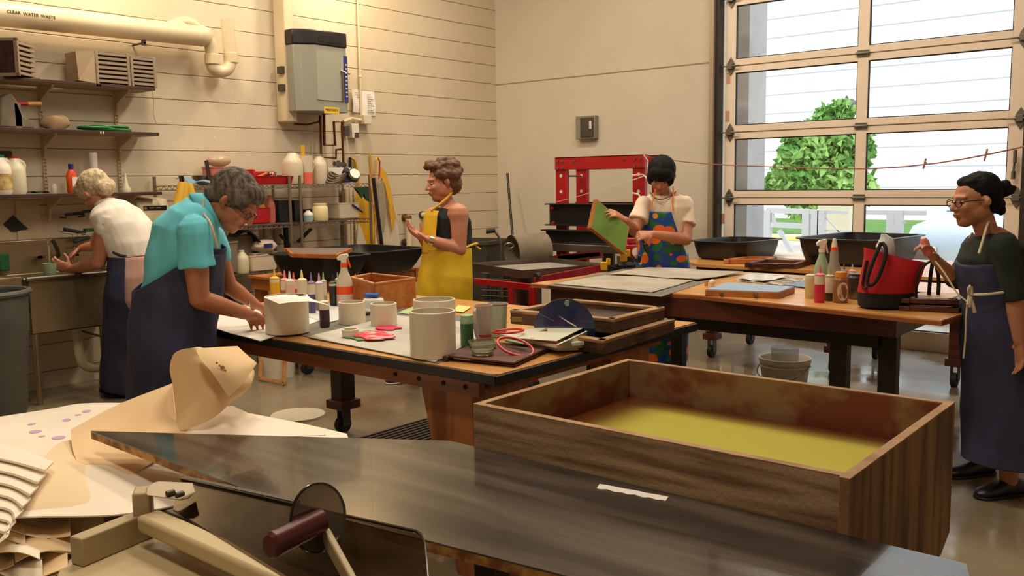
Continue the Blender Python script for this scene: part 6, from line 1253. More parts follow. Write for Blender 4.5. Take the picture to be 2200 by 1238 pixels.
obj('body', blob(b, .0055, 5), SKIN1, pr); face_bits(pr, Pf, M, hs)
hb = MB(); hb.sph(Pf(0, -.028, .045), V((.092, .105, .09)) * hs, 24, M).sph(Pf(0, -.085, -.015), V((.078, .05, .06)) * hs, 18, M).sph(Pf(0, .045, .075), V((.07, .06, .045)) * hs, 16, M).sph(Pf(.05, .02, .035), V((.04, .05, .05)) * hs, 14, M).sph(Pf(-.05, .02, .035), V((.04, .05, .05)) * hs, 14, M)
obj('hair', blob(hb, .007, 3, disp=strands(.006)), hairmat('white_hair', (206, 190, 158), (170, 150, 118)), pr)
WSH = cloth('white_shirt', (236, 228, 216), (226, 216, 202), rough=.85, bump=.3, bs=12)
sh = MB(); torso(sh, [(P(294, 556), .17, .14), (P(286, 530), .182, .145), (P(268, 492), .186, .138), (P(250, 463), .175, .116), (P(238, 449), .13, .088), (P(230, 442), .075, .062)], l, .012); sh.cap(shn + UP * .01, .07, shn.lerp(eln, .12), .076); sh.cap(shf, .062, shf.lerp(elf, .15), .066)
obj('sleeveless_shirt', blob(sh, .008, 3, disp=wr(.007, 8)), WSH, pr)
obj('collar', MB().tube([P(228, 438) + (l * math.cos(t) * .07 + UP * math.sin(t) * .03 - f * math.sin(t) * .05) for t in [6.283 * i / 20 for i in range(20)]], .012, n=8, closed=True), WSH, pr)
tr_ = MB(); torso(tr_, [(P(302, 640), .17, .15), (P(302, 590), .195, .155), (P(298, 550), .17, .142)], l, .012)
for o in (.09, -.09): hp = P(302, 630) + l * o; ft = ft1 + l * o; tr_.cap(hp, .11, (hp + ft) / 2, .085); tr_.cap((hp + ft) / 2, .085, ft + V((0, 0, .1)), .065)
obj('trousers', blob(tr_, .01, 4), cloth('pink_trousers', (206, 164, 152), (190, 146, 136)), pr)
sk = MB(); torso(sk, [(P(282, 826, .2), .2, .15), (P(290, 720, .1), .205, .16), (P(296, 630), .2, .165), (P(300, 580), .192, .158), (P(296, 545), .175, .145)], l, .022)
ap = obj('apron', cut(blob(sk, .009, 3, disp=wr(.009, 6)), [(P(296, 600) - f * .1, -f), (P(290, 549), UP)]), NAVY, pr, sol=.004)
obj('waist_band', MB().tube([P(243, 541, -.17), P(256, 548, -.17), P(268, 550, -.16), P(290, 547, -.14)], .012, n=8, sm=1), NAVY, ap)
for o in (.09, -.09): shoe(pr, ft1 + l * o - f * .06, f)
cp = X(107, 578, -6.47); cr = MB().lathe(cp - V((0, 0, .06)), [(.034, 0), (.038, .002), (.046, .1), (.043, .1), (.035, .01)], 24); obj('green_cup', cr, mat('pale_green_cup', (150, 170, 140), .4), label='pale green plastic cup held under the running tap', cat='cup')

# ---- 4: orange print apron
q_ = 6.6; f = (-FW * .93 - RT * .36).normalized(); l = UP.cross(f)
pr = person(V((P(1418, 816).x, P(1418, 816).y, 0)), 'black haired person in a blue apron printed with oranges, holding a green screen')
ts = [(P(1420, 625), .16, .12), (P(1420, 590), .18, .13), (P(1422, 535), .145, .115), (P(1426, 480), .165, .12), (P(1430, 445), .17, .11), (P(1430, 425), .15, .085), (P(1427, 413), .07, .06)]
b = MB(); torso(b, ts, l); b.cap(P(1427, 416), .052, P(1421, 398, -.05), .05); Hc = P(1420, 378, -.06); hs = 1.06
Pf, M, hl, hf, hu = head(b, Hc, (-FW * .78 - RT * .22 - UP * .62), (UP * .85 - FW * .5), hs)
shn = P(1474, 440, .0); eln = P(1474, 515, -.13); wrn = P(1402, 503, -.3); arm(b, shn, eln, wrn, 1.12); hand(b, wrn, P(1372, 506, -.32) - wrn, -f * -.3 - UP * .3 - RT * .2 + FW * .5, 1, 1.1, 1.0, .03, (.6, .5, .6))
shf = P(1382, 440, -.05); elf = P(1364, 497, -.14); wrf = P(1343, 473, -.27); arm(b, shf, elf, wrf, 1.12); hand(b, wrf, P(1318, 456, -.3) - wrf, -UP * .6 - RT * .2 + FW * .3, -1, 1.1, .55)
for o in (.1, -.1): hp = P(1420, 615) + l * o; ft = V((P(1420, 816).x, P(1420, 816).y, 0)) + l * o; b.cap(hp, .09, (hp + ft) / 2, .065); b.cap((hp + ft) / 2, .065, ft + V((0, 0, .08)), .042)
obj('body', blob(b, .0055, 5), SKIN3, pr); face_bits(pr, Pf, M, hs)
hb = MB(); hb.sph(Pf(0, -.018, .045), V((.096, .108, .092)) * hs, 24, M).sph(Pf(0, .05, .055), V((.082, .055, .055)) * hs, 18, M).sph(Pf(.06, .01, .0), V((.034, .06, .065)) * hs, 16, M).sph(Pf(-.06, .01, .0), V((.034, .06, .065)) * hs, 16, M).sph(Pf(0, -.06, -.02), V((.08, .055, .06)) * hs, 16, M)
BH = hairmat('black_hair', (12, 10, 11), (20, 17, 17)); obj('hair', blob(hb, .007, 3, disp=strands(.004)), BH, pr)
TS = cloth('cream_tee', (226, 208, 186), (216, 196, 172), bump=.3)
sh = MB(); torso(sh, [(P(1421, 600), .18, .135), (P(1422, 535), .155, .125), (P(1426, 480), .172, .128), (P(1430, 445), .178, .116), (P(1430, 425), .155, .092), (P(1428, 418), .1, .075)], l, .01)
for a, e in ((shn, eln), (shf, elf)): sh.cap(a + UP * .005, .06, a.lerp(e, .3), .066); sh.cyl(a.lerp(e, .1), a.lerp(e, .6), .06, .072, n=20)
ts_ = obj('t_shirt', blob(sh, .0075, 3, disp=wr(.006, 8)), TS, pr)
obj('neck_trim', MB().tube([P(1396, 413, -.02), P(1405, 424, -.1), P(1417, 430, -.145), P(1436, 424, -.13), P(1452, 412, -.04)], .004, n=6, sm=2), mat('trim_olive', (84, 76, 54), .8), ts_)
tr_ = MB(); torso(tr_, [(P(1420, 640), .17, .13), (P(1420, 590), .185, .135)], l, .01)
for o in (.1, -.1): hp = P(1420, 625) + l * o; ft = V((P(1420, 816).x, P(1420, 816).y, 0)) + l * o; tr_.cap(hp, .1, (hp + ft) / 2, .08); tr_.cap((hp + ft) / 2, .08, ft + V((0, 0, .1)), .06)
obj('trousers', blob(tr_, .01, 4), cloth('grey_trousers', (70, 66, 66)), pr)
OA = bpy.data.materials.new('orange_print'); OA.use_nodes = True; nt = OA.node_tree; bs_ = nt.nodes['Principled BSDF']; bs_.inputs['Roughness'].default_value = .35
tc = nt.nodes.new('ShaderNodeTexCoord')
def vor(scale, off, th):
    mp = nt.nodes.new('ShaderNodeMapping'); mp.inputs['Location'].default_value = off; mp.inputs['Rotation'].default_value = (0, 0, -math.atan2(RT.y, RT.x)); mp.inputs['Scale'].default_value = (1, .12, 1); v = nt.nodes.new('ShaderNodeTexVoronoi'); v.inputs['Scale'].default_value = scale; v.inputs['Randomness'].default_value = .75
    nt.links.new(tc.outputs['Object'], mp.inputs[0]); nt.links.new(mp.outputs[0], v.inputs[0]); m = nt.nodes.new('ShaderNodeMath'); m.operation = 'LESS_THAN'; m.inputs[1].default_value = th; nt.links.new(v.outputs['Distance'], m.inputs[0]); return m.outputs[0], v
def mixc(fac, a, c):
    x = nt.nodes.new('ShaderNodeMix'); x.data_type = 'RGBA'; nt.links.new(fac, x.inputs[0])
    for i, z in ((6, a), (7, c)):
        if isinstance(z, tuple): x.inputs[i].default_value = (*lin(z), 1)
        else: nt.links.new(z, x.inputs[i])
    return x.outputs[2]
g, _ = vor(15, (1, 2, 5), .42); s2, _ = vor(12, (4, 1, 2), .24); big, vb = vor(8.4, (2.3, 0, .7), .36)
c1 = mixc(g, (22, 70, 150), (34, 108, 62)); c2 = mixc(s2, c1, (232, 150, 70)); c3 = mixc(big, c2, (232, 104, 40)); nt.links.new(c3, bs_.inputs['Base Color'])
sk = MB(); torso(sk, [(P(1412, 775), .2, .15), (P(1415, 700), .2, .15), (P(1418, 630), .2, .145), (P(1420, 590), .192, .142), (P(1422, 535), .162, .13), (P(1425, 490), .165, .13), (P(1427, 455), .158, .13)], l, .022)
m_ = P(1422, 560)
ap = obj('apron', cut(blob(sk, .0075, 3, disp=wr(.006, 6)), [(P(1425, 452), UP), (P(1410, 772), -UP), (m_ - f * .02, -f), (m_ + l * .2, (l * 1 + UP * .3).normalized()), (m_ - l * .2, (-l * 1 + UP * .3).normalized())]), OA, pr, sol=.004)
CO = mat('orange_cord', (220, 110, 50), .7)
for a in (((1398, 450), (1402, 435), (1407, 412), (1412, 400)), ((1446, 452), (1445, 432), (1447, 415), (1446, 402))): obj('neck_tie', MB().tube([P(x, y, -.17 + .012 * k * k) for k, (x, y) in enumerate(a)], .005, n=6, sm=1), CO, ap)
for o in (.1, -.1): shoe(pr, V((P(1420, 816).x, P(1420, 816).y, 0)) + l * o - f * .06, f)
# the green screen the person holds
Q = [P(1282, 428, -.26), P(1352, 487, -.34), P(1343, 546, -.36), P(1269, 489, -.28)]
r = root('green_screen', sum(Q, V()) / 4, 'wooden frame with green mesh held up by the person in the printed apron', 'screen')
n_ = (Q[1] - Q[0]).cross(Q[3] - Q[0]).normalized(); n_ = n_ if n_.dot(FW) > 0 else -n_; cq = sum(Q, V()) / 4
sd = -RT * .028 + FW * .01 + n_ * .0
bk = -RT * .022 + FW * .03 - UP * .006
for k in range(4):
    a, b_ = Q[k], Q[(k + 1) % 4]; ia, ib = a + (cq - a) * .06, b_ + (cq - b_) * .06; obj('frame_bar', MB().rings([[a, b_, ib, ia], [a + bk, b_ + bk, ib + bk, ia + bk]]), mat('honey_wood'), r)
obj('green_mesh', MB().ext([a + (cq - a) * .05 for a in Q], bk * .3), mat('mesh_green', (112, 150, 58), .55, c2=(98, 134, 48), scale=(6, 6, 6)), r)
obj('squeegee', MB().cap(P(1386, 527, -.33), .02, P(1393, 542, -.32), .013).cap(P(1379, 513, -.33), .008, P(1386, 528, -.33), .01), BLACKP, label='small black tool dangling from the hand at the printed apron', cat='tool')

# ---- 5: right, navy apron
q_ = 3.98; f = (-RT * .97 - FW * .2).normalized(); l = UP.cross(f)
pr = person(V((P(2150, 1050).x, P(2150, 1050).y, 0)), 'person with black hair in a bun, glasses and a long navy apron at the right')
ts = [(P(2152, 730), 0.141, 0.113), (P(2150, 690), 0.160, 0.122), (P(2140, 635), 0.127, 0.103), (P(2132, 590), 0.132, 0.108), (P(2128, 555), 0.141, 0.108), (P(2132, 525), 0.141, 0.089), (P(2132, 508), 0.113, 0.066), (P(2126, 498), 0.056, 0.047)]
b = MB(); torso(b, ts, l); b.cap(P(2122, 505), .047, P(2108, 462), .048); Hc = P(2092, 433); hs = .98
Pf, M, hl, hf, hu = head(b, Hc, (-RT * .98 - FW * .1 - UP * .12), UP * 1 - RT * .1, hs)
shn = P(2158, 530, -.15); eln = P(2180, 640, -.18); wrn = P(2190, 735, -.2); arm(b, shn, eln, wrn, 1.0); hand(b, wrn, -UP + RT * .08 , -RT, 1, .95, .35)
shf = P(2095, 528, .15); elf = P(2058, 606, .12); wrf = P(2008, 556, .05); arm(b, shf, elf, wrf, .92); hand(b, wrf, P(1984, 524, .03) - wrf, -RT * .8 + UP * .1 - FW * .3, 1, .92, .8, .03, (.6, .6, .5))
ff1, ff2 = V((P(2095, 1015, .0).x, P(2095, 1015).y, 0)), V((P(2165, 1060).x, P(2165, 1060).y, 0)); ff1 = Z(2100, 1022, 0); ff2 = Z(2165, 1066, 0)
for o, ft in ((-.08, ff1), (.08, ff2)): hp = P(2152, 720) + l * o; b.cap(hp, .085, (hp + ft) / 2, .06); b.cap((hp + ft) / 2, .06, ft + V((0, 0, .07)), .038)
obj('body', blob(b, .005, 5), SKIN3, pr); face_bits(pr, Pf, M, hs, mat('dark_glasses', (24, 20, 22), .3))
hb = MB(); hb.sph(Pf(0, -.036, .047), V((.084, .094, .083)) * hs, 24, M).sph(Pf(0, -.07, -.01), V((.072, .05, .06)) * hs, 18, M).sph(Pf(0, .015, .088), V((.055, .05, .03)) * hs, 14, M)
rn = random.Random(8)
for px, py, rr_ in ((2148, 404, .032), (2160, 396, .022), (2170, 408, .02), (2160, 414, .02), (2178, 404, .013), (2145, 440, .03), (2150, 452, .024), (2138, 425, .03)): hb.sph(P(px, py), rr_, 12)
obj('hair', blob(hb, .006, 2, disp=strands(.004, 40)), BH, pr)
GS = cloth('dark_green_knit', (30, 40, 34), (24, 32, 28), bump=.2)
sh = MB(); torso(sh, [(P(2150, 690), 0.164, 0.127), (P(2142, 635), 0.136, 0.113), (P(2134, 590), 0.141, 0.117), (P(2130, 555), 0.149, 0.117), (P(2136, 528), 0.150, 0.098), (P(2138, 514), 0.113, 0.071), (P(2140, 508), 0.075, 0.056)], l, .01)
sh.cap(shn + UP * .005, .058, shn.lerp(eln, .5), .052); sh.cyl(shn.lerp(eln, .4), shn.lerp(eln, 1.06), .052, .05, n=20); sh.cap(shf, .056, shf.lerp(elf, .6), .05); sh.cap(shf.lerp(elf, .6), .05, elf.lerp(wrf, .12), .047)
obj('sweater', blob(sh, .007, 3, disp=wr(.005, 9)), GS, pr)
sk = MB(); torso(sk, [(P(2158, 1030), 0.181, 0.146), (P(2156, 900), 0.172, 0.142), (P(2152, 780), 0.168, 0.133), (P(2150, 700), 0.162, 0.127), (P(2140, 640), 0.131, 0.112), (P(2130, 590), 0.133, 0.114), (P(2124, 555), 0.129, 0.107)], l, .02)
ap = obj('apron', cut(blob(sk, .0075, 3, disp=wr(.008, 6)), [(P(2120, 550), (UP - f * .1).normalized()), (P(2150, 640) - f * .11, -f), (P(2150, 988), -UP)]), NAVY, pr, sol=.004)
# trim the bib sides
ST = mat('strap_cream', (206, 190, 158), .8)
obj('neck_strap', MB().tube([P(2103, 545, -.17), P(2112, 515, -.13), P(2122, 480, -.06), P(2130, 466, .0)], .0055, n=7, sm=1), ST, ap); obj('neck_strap', MB().tube([P(2070, 540, .1), P(2078, 520, .1), P(2090, 500, .08)], .0055, n=7), ST, ap)
obj('waist_cord', MB().tube([P(2082, 634, -.14), P(2120, 633, -.19), P(2160, 628, -.19), P(2190, 627, -.12)], .006, n=7, sm=1), ST, ap)
obj('bow', MB().tube([P(2083, 634, -.16), P(2080, 622, -.17), P(2086, 612, -.17), P(2088, 634, -.17)], .007, n=7, sm=1).tube([P(2083, 634, -.16), P(2090, 655, -.17), P(2094, 672, -.17)], .008, n=7).tube([P(2083, 634, -.16), P(2079, 655, -.17), P(2082, 660, -.17), P(2086, 640, -.17)], .007, n=7), ST, ap)
obj('cord_tail', MB().tube([P(2080, 640, -.16), P(2075, 680, -.16), P(2075, 720, -.15), P(2070, 770, -.14)], .004, n=6, sm=1), ST, ap); obj('cord_tail', MB().tube([P(2080, 650, -.15), P(2055, 630, -.12), P(2032, 590, -.08), P(2010, 562, -.03)], .004, n=6, sm=1), ST, ap)
for ft in (ff1, ff2): shoe(pr, ft - f * .09, f, .25)
a, c = P(1984, 512, .02), P(1994, 548, .03); obj('pink_bottle', MB().lathe(c, [(.017, 0), (.019, .01), (.019, (a - c).length * .8), (.01, (a - c).length)], 18, a - c), mat('coral_plastic', (232, 130, 116), .4), label='coral pink bottle held over the red bag', cat='bottle')
# ================================================================ foreground
# wooden box with yellow water
WB = mat('weathered_ply', (168, 140, 108), .75, c2=(112, 84, 58), scale=(3, 24, 44), detail=14, bump=.2, bscale=90, lo=.4, hi=.66)
WBY = mat('weathered_ply_side', (146, 110, 72), .75, c2=(86, 56, 34), scale=(3, 30, 2.6), detail=14, bump=.2, bscale=80, lo=.38, hi=.66)
WIN = mat('stained_inner_ply', (136, 104, 70), .6, c2=(112, 50, 28), scale=(7, 7, 10), detail=10, bump=.1, lo=.42, hi=.58)
EDG = mat('ply_edge', (170, 132, 92), .7, c2=(136, 100, 66), scale=(10, 10, 10), bump=.2)
gx0, gx1, gy0, gy1, gz = -1.633, -.608, 1.785, 2.56, .86
gb = .46; t = .022; gf = .70
r = root('water_box', ((gx0 + gx1) / 2, (gy0 + gy1) / 2, gb), 'large weathered plywood box holding cloudy yellow water', 'box')
obj('front_board', MB().box((gx0, gy0, gf - .02), (gx1 - t, gy0 + t, gz - .002)), WB, r, bev=.002)
obj('back_board', MB().box((gx0 + t, gy1 - t, gf - .02), (gx1 - t, gy1, gz - .002)), WIN, r, bev=.002)
obj('left_board', MB().box((gx0, gy0 + t, gf - .02), (gx0 + t, gy1, gz - .002)), WIN, r, bev=.002)
obj('right_board', MB().ext([(gx1 - t, gy0 - .01, gz - .002), (gx1 - t, gy1 + .01, gz - .002), (gx1 - t, gy1 + .01, gb + .04), (gx1 - t, gy1 - .07, gb), (gx1 - t, gy0 - .01, gb)], (t, 0, 0)), WBY, r, bev=.002)
obj('rim_edge', MB().box((gx0, gy0, gz - .002), (gx1 - t, gy0 + t, gz + .001)).box((gx0 + t, gy1 - t, gz - .002), (gx1 - t, gy1, gz + .001)).box((gx0, gy0 + t, gz - .002), (gx0 + t, gy1, gz + .001)).box((gx1 - t, gy0 - .01, gz - .002), (gx1, gy1 + .01, gz + .001)), EDG, r)
obj('bottom_board', MB().box((gx0, gy0, gf - .02), (gx1 - t, gy1, gf)), WIN, r)
zw = .737
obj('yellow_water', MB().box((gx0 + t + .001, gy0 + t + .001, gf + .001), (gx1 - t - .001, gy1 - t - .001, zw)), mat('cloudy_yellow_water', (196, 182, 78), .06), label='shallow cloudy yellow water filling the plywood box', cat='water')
r = root('box_stand', (-1.1, 2.2, 0), 'orange brown timber stand carrying the plywood water box', 'stand')
obj('stand_top', MB().box((gx0 + .02, gy0 + .03, gf - .065), (gx1 - t - .005, gy1 - .01, gf - .021)), ORWOOD, r)
for x in (gx0 + .08, gx1 - .08):
    for y in (gy0 + .1, gy1 - .1): obj('leg', MB().box((x - .04, y - .04, 0), (x + .04, y + .04, gf - .065)), ORWOOD, r)
# dark slab on a trestle
SLB = mat('dark_slab', (50, 45, 43), .15, c2=(98, 88, 78), scale=(1.6, 16, 7), detail=12, bump=.015, bscale=25, coat=.2, lo=.42, hi=.8)
SZ = .745
pts = [Z(195, 926, SZ), Z(1005, 934, SZ), Z(2081, 1203, SZ), V((-.33, 1.60, SZ)), V((-.40, 1.275, SZ)), Z(1240, 1243, SZ), Z(620, 1086, SZ)]
pts[1].y = min(pts[1].y, 1.775); pts[2].y = min(pts[2].y, 1.77)
r = root('dark_table', (-1.4, 1.5, 0), 'polished dark table top with raw plywood edge across the foreground', 'table')
pb = [(p.x, p.y) for p in pts]
obj('top_skin', MB().prism(pb, SZ - .004, SZ), SLB, r)
PE = mat('raw_ply_edge', (190, 140, 70), .6, c2=(120, 74, 34), scale=(24, 24, 24), lo=.4, hi=.6)
obj('plywood_core', MB().prism([(x, y) for x, y in pb], SZ - .024, SZ - .004), PE, r)
for x, y in ((-1.75, 1.35), (-.5, 1.65), (-.5, 1.32), (-1.5, 1.7)): obj('leg', MB().box((x - .035, y - .03, 0), (x + .035, y + .03, SZ - .024)), DKWOOD, r)
obj('white_tape', MB().grid(lambda u, v: Z(1288 + 148 * u - 6 * v, 1040 + 28 * u + 9 * v + 1.2 * math.sin(u * 31) * v, SZ + .001) + V((0, 0, .0008 * abs(math.sin(u * 9)))), 20, 2, .001), PAPER, label='torn strip of white paper lying on the dark table top', cat='paper strip')
# ---- pile of paper at left
PZ = .64
CRM = mat('cream_paper', (236, 214, 176), .8, c2=(228, 204, 164), scale=(3, 3, 3)); TAN = mat('tan_paper', (236, 206, 160), .75, c2=(228, 194, 146), scale=(4, 4, 4)); WHT = mat('soft_white_felt', (244, 234, 216), .85, c2=(236, 224, 204), scale=(3, 3, 3))
r = root('paper_bench', (-2.9, 1.0, 0), 'low bench carrying the heap of papers at the left', 'bench')
obj('bench_top', MB().box((-3.7, .35, PZ - .14), (-2.28, 1.72, PZ - .115)), PINE, r)
for x, y in ((-3.6, .45), (-3.6, 1.6), (-2.4, 1.6), (-2.4, .45)): obj('leg', MB().box((x - .03, y - .03, 0), (x + .03, y + .03, PZ - .14)), PINE, r)
def surf(nm, rows, m, lab, th=.002, cat='paper', group=None, su=6):
    """sheet through a grid of (px,py,z) control points"""
    G = [[Z(*p[:2], p[2]) if len(p) == 3 else D(p[0], p[1], p[2]) for p in row] for row in rows]; nu, nv = len(G) - 1, len(G[0]) - 1
    def cr(a, b, c, d, t): return (b * 2 + (c - a) * t + (a * 2 - b * 5 + c * 4 - d) * t * t + (b * 3 - a - c * 3 + d) * t ** 3) * .5
    def f(u, v):
        x = u * nu; i = min(int(x), nu - 1); t = x - i; y = v * nv; j = min(int(y), nv - 1); s = y - j; rw = []
        for k in range(i - 1, i + 3):
            g = G[max(0, min(nu, k))]; rw.append(cr(g[max(0, j - 1)], g[j], g[min(nv, j + 1)], g[min(nv, j + 2)], s))
        return cr(*rw, t)
    return obj(nm, MB().grid(f, nu * su, nv * su, th), m, label=lab, cat=cat, group=group)
z0 = PZ
felt = surf('white_felt_sheet', [[(-60, 905, z0 - .02), (-60, 1000, z0 + .01), (-60, 1120, z0 + .0)], [(100, 880, z0 - .01), (90, 990, z0 + .015), (60, 1110, z0 + .02)], [(200, 866, z0), (250, 960, z0 + .02), (300, 1100, z0 + .01)], [(420, 872, z0 - .01), (480, 930, z0 + .0), (560, 1040, z0 - .03)], [(600, 900, z0 - .04), (640, 925, z0 - .03), (700, 980, z0 - .05)], [(745, 932, z0 - .07), (750, 945, z0 - .07), (760, 960, z0 - .07)]], WHT, 'large white felt sheet spread over the heap at the left', th=.004)
from mathutils.bvhtree import BVHTree
bmf = bmesh.new(); bmf.from_mesh(felt.data); bmesh.ops.translate(bmf, verts=bmf.verts[:], vec=felt.location); bvh = BVHTree.FromBMesh(bmf); bmf.free()
def onfelt(px, py):
    d = ray(px, py).normalized(); h = bvh.ray_cast(V((0, 0, H)), d)[0]
    return (h if h is not None else Z(px, py, z0 + .02)) - d * .0015
VI = mat('violet_stain', (200, 168, 206), .85)
for k, (px, py, rx, ry) in enumerate(((186, 884, 10, 2.5), (143, 903, 9, 3), (76, 928, 14, 3.2), (126, 941, 15, 3.5), (68, 912, 9, 1.8), (90, 938, 7, 1.6), (168, 892, 7, 1.5))):
    obj('violet_stain', MB().ext([onfelt(px + rx * math.cos(t), py + ry * math.sin(t) - rx * .1 * math.cos(t)) for t in [6.283 * i / 12 for i in range(12)]], (0, 0, .0012)), VI, felt)
# fanned felt strips at the left edge
for k in range(7):
    y0 = 958 + 26 * k; x1 = 115 - 16 * k
    zk = z0 + .07 - .007 * k
    surf('felt_layer', [[(-80, y0 - 24, zk), (-80, y0 + 14, zk + .012)], [(20, y0 - 1, zk + .002), (15, y0 + 30, zk + .012)], [(x1, y0 + 34, zk - .003), (x1 - 18, y0 + 52, zk + .008)]], WHT, ('uppermost', 'second', 'third', 'fourth', 'fifth', 'sixth', 'lowest')[k] + ' of the fanned felt layers at the far left edge', th=.006, cat='felt sheet', group='fanned felt layers')
# big cream sheet (lower)
surf('cream_sheet', [[(-60, 1095, z0 + .035), (-40, 1108, z0 + .02), (-10, 1112, z0 + .01)], [(60, 1020, z0 + .04), (120, 1065, z0 + .03), (180, 1108, z0 + .01)], [(150, 945, z0 + .03), (240, 1040, z0 + .01), (330, 1090, z0 + .0)], [(330, 990, z0 - .01), (400, 1010, z0 - .01), (470, 1040, z0 - .02)]], CRM, 'wide cream paper sheet lying over the felt heap', th=.0025)
# the curled upright sheet
DQ = 2.62
def dd(px, py, q): return (px, py, q)
def dsurf(nm, rows, m, parent, th=.002, su=6, **k):
    G = [[D(*p) for p in row] for row in rows]; nu, nv = len(G) - 1, len(G[0]) - 1
    def cr(a, b, c, d, t): return (b * 2 + (c - a) * t + (a * 2 - b * 5 + c * 4 - d) * t * t + (b * 3 - a - c * 3 + d) * t ** 3) * .5
    def f(u, v):
        x = u * nu; i = min(int(x), nu - 1); t = x - i; y = v * nv; j = min(int(y), nv - 1); s = y - j; rw = []
        for kk in range(i - 1, i + 3):
            g = G[max(0, min(nu, kk))]; rw.append(cr(g[max(0, j - 1)], g[j], g[min(nv, j + 1)], g[min(nv, j + 2)], s))
        return cr(*rw, t)
    return obj(nm, MB().grid(f, nu * su, nv * su, th), m, parent, **k)
r = root('curled_sheet', D(300, 960, 2.6), 'big stiff tan paper sheet curling upright from the heap', 'paper')
dsurf('sheet', [[(152, 925, 2.80), (160, 980, 2.62), (192, 1042, 2.43)], [(250, 872, 2.90), (260, 940, 2.76), (262, 1032, 2.44)], [(372, 824, 2.98), (380, 900, 2.84), (340, 985, 2.60)], [(430, 800, 3.0), (430, 880, 2.86), (410, 925, 2.76)]], TAN, r)
dsurf('curl', [[(372, 824, 2.97), (380, 900, 2.83), (378, 922, 2.79)], [(366, 790, 2.92), (420, 850, 2.8), (398, 924, 2.75)], [(378, 757, 2.86), (470, 810, 2.78), (455, 900, 2.75)], [(420, 747, 2.84), (530, 820, 2.84), (500, 860, 2.82)], [(440, 750, 2.94), (540, 790, 2.94), (535, 830, 2.92)]], TAN, r)
dsurf('top_flap', [[(420, 750, 2.79), (432, 775, 2.75), (455, 800, 2.72), (492, 853, 2.70)], [(470, 747, 2.81), (485, 775, 2.75), (500, 800, 2.72), (520, 825, 2.71)], [(510, 745, 2.85), (532, 765, 2.81), (548, 778, 2.77), (552, 782, 2.76)]], TAN, r)
OS = mat('rust_stain', (186, 136, 84), .8)
for px, py, a in ((478, 790, 8), (472, 786, 4), (466, 780, 4), (484, 796, 4)): p = D(px, py, 2.715); obj('rust_spot', MB().cyl(p, p - FW * .001, a * .0009, n=9), OS, r)
obj('pale_sheet', MB().ext([D(*p) for p in ((392, 928, 2.76), (412, 880, 2.86), (500, 872, 2.9), (560, 900, 2.86), (700, 922, 2.8), (700, 935, 2.72), (400, 945, 2.70))], V((0, 0, -.002))), WHT, label='pale sheet edge lying behind the curled tan paper', cat='paper')
surf('cream_sheet', [[(395, 900, z0 + .03), (370, 940, z0 + .03)], [(470, 905, z0 + .02), (480, 955, z0 + .0)], [(600, 918, z0 - .01), (600, 960, z0 - .03)], [(690, 930, z0 - .05), (690, 950, z0 - .05)]], CRM, 'cream sheet tucked beneath the curled tan paper', th=.002)
# scraps below
rn = random.Random(11)
labs = ['scrap sheet jutting out at the bottom left corner', 'crumpled scrap under the cream sheet', 'long scrap strip pointing to the cutter', 'folded scrap near the cutter block', 'loose scrap at the lower left edge', 'grey white scrap at the very bottom left', 'curved scrap with dark gap above it', 'small torn scrap close to the cutter arm', 'lowest scrap beneath the others', 'narrow tan scrap crossing the pile', 'broad pale scrap on top of the pile', 'bent scrap by the picture edge']
for k in range(12):
    cx0 = -20 + (k % 4) * 55 + rn.uniform(-15, 15); cy0 = 1125 + (k // 4) * 42 + rn.uniform(-8, 8); a = rn.uniform(-.5, .5); zz = z0 - .02 - .022 * (k // 4) - .004 * (k % 4)
    def pf(u, v, cx0=cx0, cy0=cy0, a=a, zz=zz, k=k):
        px = cx0 + (u - .5) * (150 - k * 4); py = cy0 + (v - .5) * 42 + a * (u - .5) * 60; p = Z(px, py, zz); p.z += .012 * math.sin(u * 4 + k) + .006 * math.sin(v * 5 + k * 2); return p
    obj('paper_scrap', MB().grid(pf, 12, 6, .002), (CRM, WHT, TAN, mat('greyish_felt', (196, 180, 156), .85))[k % 4], label=labs[k], cat='paper scrap', group='paper scraps in the left heap')
obj('scrap_box', MB().box((-2.75, .25, z0 - .115), (-1.95, .95, z0 - .1)), CRM, label='flat cardboard under the heap of scraps', cat='cardboard')
# ---- beige paper trimmer in front
BG = mat('beige_enamel', (176, 156, 120), .45, c2=(166, 146, 110), scale=(3, 3, 3)); BG2 = mat('beige_board', (190, 170, 130), .5)
CZ = .80
r = root('paper_trimmer', (-1.5, .85, CZ - .08), 'beige guillotine paper trimmer with smoked guard in the foreground', 'paper trimmer')
K = lambda px, py, dz=0: Z(px, py, CZ + dz)
# base board
obj('base_board', MB().ext([K(130, 1245, -.07), K(330, 1150, -.07), K(640, 1262, -.07), K(560, 1420, -.07), K(60, 1400, -.07)], (0, 0, .02)), BG2, r, bev=.003)
# rear beam (L profile)
a0, a1 = K(162, 1162, 0), K(318, 1100, 0)
obj('rear_beam', MB().bar(a0 + V((0, 0, -.022)), a1 + V((0, 0, -.022)), .035, .055), BG, r, bev=.003)
a0, a1 = K(184, 1160, 0), K(330, 1118, 0)
# block + arm
p = K(308, 1085, .02); obj('pivot_block', MB().cbox(p, (.05, .035, .065), rot=-.6), BG, r, bev=.004)
obj('pivot_arm', MB().ext([K(312, 1048, .06), K(325, 1038, .06), K(400, 1042, .05), K(405, 1062, .05), K(390, 1078, .04), K(312, 1066, .05)], (0.0, .018, 0)), BG, r, bev=.004)
for px, py in ((364, 1060), (384, 1063)): q_ = K(px, py, .053); obj('screw', MB().cyl(q_ + V((0, .01, 0)), q_ - V((0, .006, 0)), .006, n=12), DSTEEL, r)
